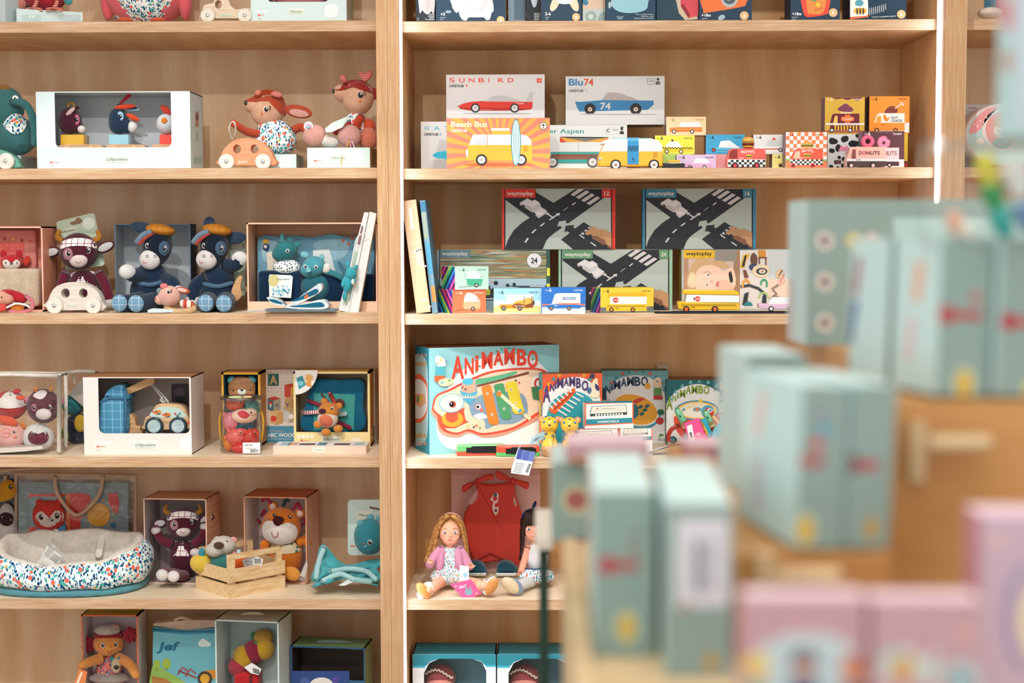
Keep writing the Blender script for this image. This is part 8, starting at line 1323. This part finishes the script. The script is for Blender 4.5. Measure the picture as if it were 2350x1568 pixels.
b.flat(blob([(2240,y0-62),(2252,y0-70),(2260,y0-60),(2248,y0-54)],3),-1,M('#f0e4dc'));b.done('lid')
RW=veneer('rack_plywood','#b07c44','#bc8850','#c6945c','X');RWL=M('#d9bd92','wood');D=lambda d:CAMY+d
rk=empty('display_rack',(.3,D(1.7),0));tag(rk,'stepped plywood display rack with dowels, blurred in front of the shelves','display rack')
def blk(name,x0,x1,d0,d1,z0,z1,mat,top=None):b=B();b.box(x0-.3,x1-.3,d0-1.7,d1-1.7,z0,z1,mat,{'+z':top}if top else None);return b.build(name,rk)
Z1,Z2,Z3=1.062,1.15,1.272
blk('step_block',.045,.1668,1.2,2.0,0,Z1,RW,RWL);blk('step_block',.167,.2998,1.3,2.0,0,Z2,RW);blk('step_block',.3,.72,1.385,1.7,0,Z3,RW);blk('step_block',.392,.72,1.7002,2.25,0,Z3,RW);blk('front_ledge',.045,.72,.98,1.1998,0,.985,RW,RWL)
blk('tray_wall',.029,.0448,1.16,1.78,0,Z1+.008,RWL);blk('end_board',.002,.016,2.15,2.35,0,.985,M('#2a4238'));blk('board_cap',-.004,.02,2.13,2.37,.9852,1.0,M('#e0d8cc'))
for x0,d,z in((.17,1.283,Z2-.014),(.318,1.368,Z3-.035)):
 blk('batten',x0+.015,x0+.027,d+.004,d+.016,z-.035,z+.018,RWL);b=B();vs=[];n=14
 for k,(xx,r)in enumerate(((x0+.028,.0075),(x0+.078,.0075),(x0+.083,.006),(x0+.085,.002))):vs+=[(xx-.3,d-1.7+r*math.cos(2*math.pi*j/n),z+r*math.sin(2*math.pi*j/n))for j in range(n)]
 b.add(vs,[(k*n+j,k*n+(j+1)%n,(k+1)*n+(j+1)%n,(k+1)*n+j)for k in range(3)for j in range(n)]+[tuple(range(3*n,4*n)),tuple(range(n))],RWL,True);b.build('dowel',rk)
MF,MS,MT='#869c96','#bfd8d7','#c4dad8'  # shade painted into the front colour, light into side and top
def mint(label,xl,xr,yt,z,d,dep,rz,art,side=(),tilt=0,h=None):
 c=Carton('puzzle_box',label,'box',xl,xr,yt,z+(.0004 if not tilt else.004),D(d),dep,MF,MS,top=MT,rz=rz,h=h)
 for q in art:getattr(c.F,q[0])(*q[1:])
 for q in side:getattr(c.S,q[0])(*q[1:])
 c.done();c.obj.rotation_euler=(0,R(tilt),c.r);return c
def key(x,y,w,col):return[('circ',x,y,21,col),('rect',x,y-11,x+w,y+11,'#a8504c'),('circ',x,y,8,'#8a2a30')]
OV=lambda x,y:[('circ',x,y,24,'#c8d0a0',38),('circ',x,y,17,'#c9a23a',30)]
mint('blurred mint box with red bar and yellow seal, at front left of the rack',1362,1500,1132,Z1,1.3,.24,-1,key(1395,1298,72,'#b83a44')+OV(1438,1440)+[('circ',1460,1225,11,'#8a8a90'),('circ',1455,1262,11,'#9a7a74')],h=.142)
mint('blurred mint box with white barcode label, at front beside the red-bar box',1527,1680,1150,Z1,1.24,.25,-2,[('rect',1552,1190,1672,1392,'#cfd0d6'),('rect',1590,1240,1614,1360,'#8a8c98'),('rect',1624,1240,1640,1360,'#a4a6b0'),('circ',1575,1395,12,'#b0605c'),('rect',1560,1398,1672,1408,'#8aa09c'),('circ',1632,1520,14,'#b8923a',22)],h=.142)
mint('blurred mint box with red key mark and blue dot, on the middle step',1826,1934,884,Z2,1.31,.17,9,key(1806,1058,78,'#b8444a')+[('circ',1868,950,13,'#8a8a90'),('circ',1880,984,15,'#5f9ab0'),('circ',1865,1018,15,'#c0605c')]+OV(1846,1215),[('stroke',[(1738,900),(1730,1000)],14,'#e0b8b0'),('stroke',[(1735,1050),(1738,1180)],12,'#c9b4c4'),('rect',1700,870,1712,1160,'#d8e8e0')],2.5,h=.14)
mint('blurred mint box with black key mark, right end of the middle step',1944,2040,896,Z2,1.315,.17,9,key(1950,1066,60,'#2c2c30')+[('circ',1998,1210,14,'#b8923a',26)],(),2.5,h=.14)
mint('blurred mint box standing behind the two on the middle step',1715,1850,806,Z2,1.58,.16,4,[],h=.148)
mint('blurred mint box with red key mark, on the top step behind the peg',2150,2268,556,Z3,1.4,.1,10,key(2166,722,84,'#b03a40')+[('circ',2234,680,12,'#b8605c')]+OV(2212,880),[('stroke',[(2105,600),(2098,690)],20,'#dca890'),('stroke',[(2090,730),(2080,830)],14,'#d8b0b8')],1.5,h=.142)
mint('blurred mint box with red mark cut off at the right frame edge, top step',2290,2410,570,Z3,1.4,.1,10,key(2312,738,84,'#a83a40')+OV(2370,905),(),1.5,h=.142)
mint('blurred mint box with blue and pink strokes, rear left of the top step',2035,2160,548,Z3,1.52,.1,10,[('stroke',[(2012,590),(2010,690)],20,'#e0a8a4'),('stroke',[(2012,740),(1998,820)],20,'#dcb0b4')],[('stroke',[(1966,590),(1958,680)],14,'#a0707c'),('stroke',[(1960,690),(1946,790)],16,'#4a6aa0')],1.5,h=.142)
mint('large blurred mint box with a column of round pictures behind the others',1852,2480,458,Z3,2.1,.12,3,[q for i in range(4)for q in(('circ',1893,553+i*94,22,'#c9c6b8'),('circ',1893,553+i*94,15,'#9a8e8e'))]+[('circ',1960,553,22,'#b9b48a'),('circ',2000,553,20,'#c9b8b0'),('rect',2050,500,2400,640,'#a9c6c2')],(('rect',1812,640,1820,800,'#c8b4b4'),))
mint('blurred grey-mint box with round animal picture behind the front boxes',1266,1346,1062,Z1,1.8,.15,0,[('circ',1322,1148,34,'#b8b890'),('circ',1322,1148,24,'#9a5a5c'),('rect',1290,1236,1346,1262,'#7a3a52')])
PF,PT='#b9949c','#dcc0c8'  # pink front darkened with painted shade, top kept lighter
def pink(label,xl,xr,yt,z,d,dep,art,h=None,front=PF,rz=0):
 c=Carton('puzzle_box',label,'box',xl,xr,yt,z+.0004,D(d),dep,front,'#c88c94',top=PT,rz=rz,h=h)
 for q in art:getattr(c.F,q[0])(*q[1:])
 return c.done()
zq=Z1+(W(1300,1062,D(1.8)).z-Z1)
def person(x,y,hair,body):return[('circ',x,y,24,'#d8a488',28),('poly',circ(x,y-8,32,32,0,16,170,370),hair),('rect',x-32,y+24,x+32,y+120,body)]
pink('blurred flat pink box lying on the grey-mint box with round picture',1302,1490,1020,zq+.0006,1.79,.1,[('rect',1310,1048,1345,1062,'#a87a5a')])
pink('blurred pink box with dark print beside the middle step',1575,1690,1022,Z1,1.88,.08,[('rect',1590,1070,1690,1110,'#b08a4a'),('circ',1600,1040,14,'#c89a90'),('circ',1650,1044,16,'#9a6a74')])
pink('blurred pink box with three painted children under a grey arch, front row',1703,1985,1372,.985,1.06,.03,[('poly',[(1712,1700),(1712,1540),(1740,1490),(1800,1458),(1860,1452),(1920,1462),(1970,1500),(1978,1700)],'#bccacc'),('rect',1780,1430,1900,1440,'#c48e98')]+person(1736,1540,'#d8c060','#8aa88a')+person(1845,1528,'#5a4a5a','#4a5a78')+person(1958,1545,'#b8603c','#6a4a5a')+[('rect',1792,1480,1806,1600,'#a8bcc8'),('rect',1888,1480,1902,1600,'#a8bcc8')])
pink('blurred pink box with round flower pictures, front row next to the children box',1998,2248,1378,.985,1.055,.03,[('rect',2020,1490,2150,1560,'#b9cac4'),('circ',2072,1535,28,'#c8924a'),('circ',2036,1500,12,'#8aa89a'),('circ',2120,1500,14,'#c8707a'),('circ',2205,1560,40,'#a9c4c4'),('circ',2205,1565,18,'#5a6a7a'),('circ',2215,1455,14,'#d8a890')])
pink('tall blurred lilac-pink box with purple arc at the right frame edge',2246,2420,1184,.985,1.19,.05,[('stroke',circ(2380,1420,70,130,0,24,110,250),14,'#8a84a8'),('circ',2390,1430,50,'#dcd2a8',90),('circ',2290,1240,16,'#d8b4a8')],front='#bda6b6')
zt=Z3+.1445;c=Tray('clear_toy_box','blurred clear plastic box of colourful toys on top of the mint boxes','box',2112,2470,322,zt,D(1.41),.16,CLR,inner=CLR,side=CLR,t=.002,rz=-15);c.done()
for i,(nm,x,y,r,cc)in enumerate((('yellow',2262,380,24,'#d8d04a'),('green',2275,440,26,'#3f9a5c'),('white',2330,395,30,'#e8ebe8'),('teal',2295,500,26,'#3fa8a0'),('coral',2190,505,20,'#e0a890'),('blue',2350,490,24,'#6f94c0'),('cream',2215,528,20,'#e4e0d4'))):
 T=Toy('plastic_toy','blurred '+nm+' plastic toy inside the clear box at upper right','plastic toy',x,D(1.46+.04*(i%2)),zt+.0022,'toys in the clear box');b=T.part();b.ell((x,y,0),(r,r,r*1.2),M(cc,'gloss'));b.ell((x+r*.4,y+r,0),(r*.8,r*.8,r),M(cc,'gloss'));b.done('body')
c=Carton('puzzle_box','blurred mint box with brown and red spots at the top right corner','box',2290,2480,-60,c.top()+.0004,D(1.36),.08,'#a3bcbc','#8fb4b4',rz=-16);c.F.circ(2318,30,26,'#b88a8e',40).circ(2312,140,14,'#a8907c',26).rect(2330,-60,2480,290,'#b2c0c8');c.done()
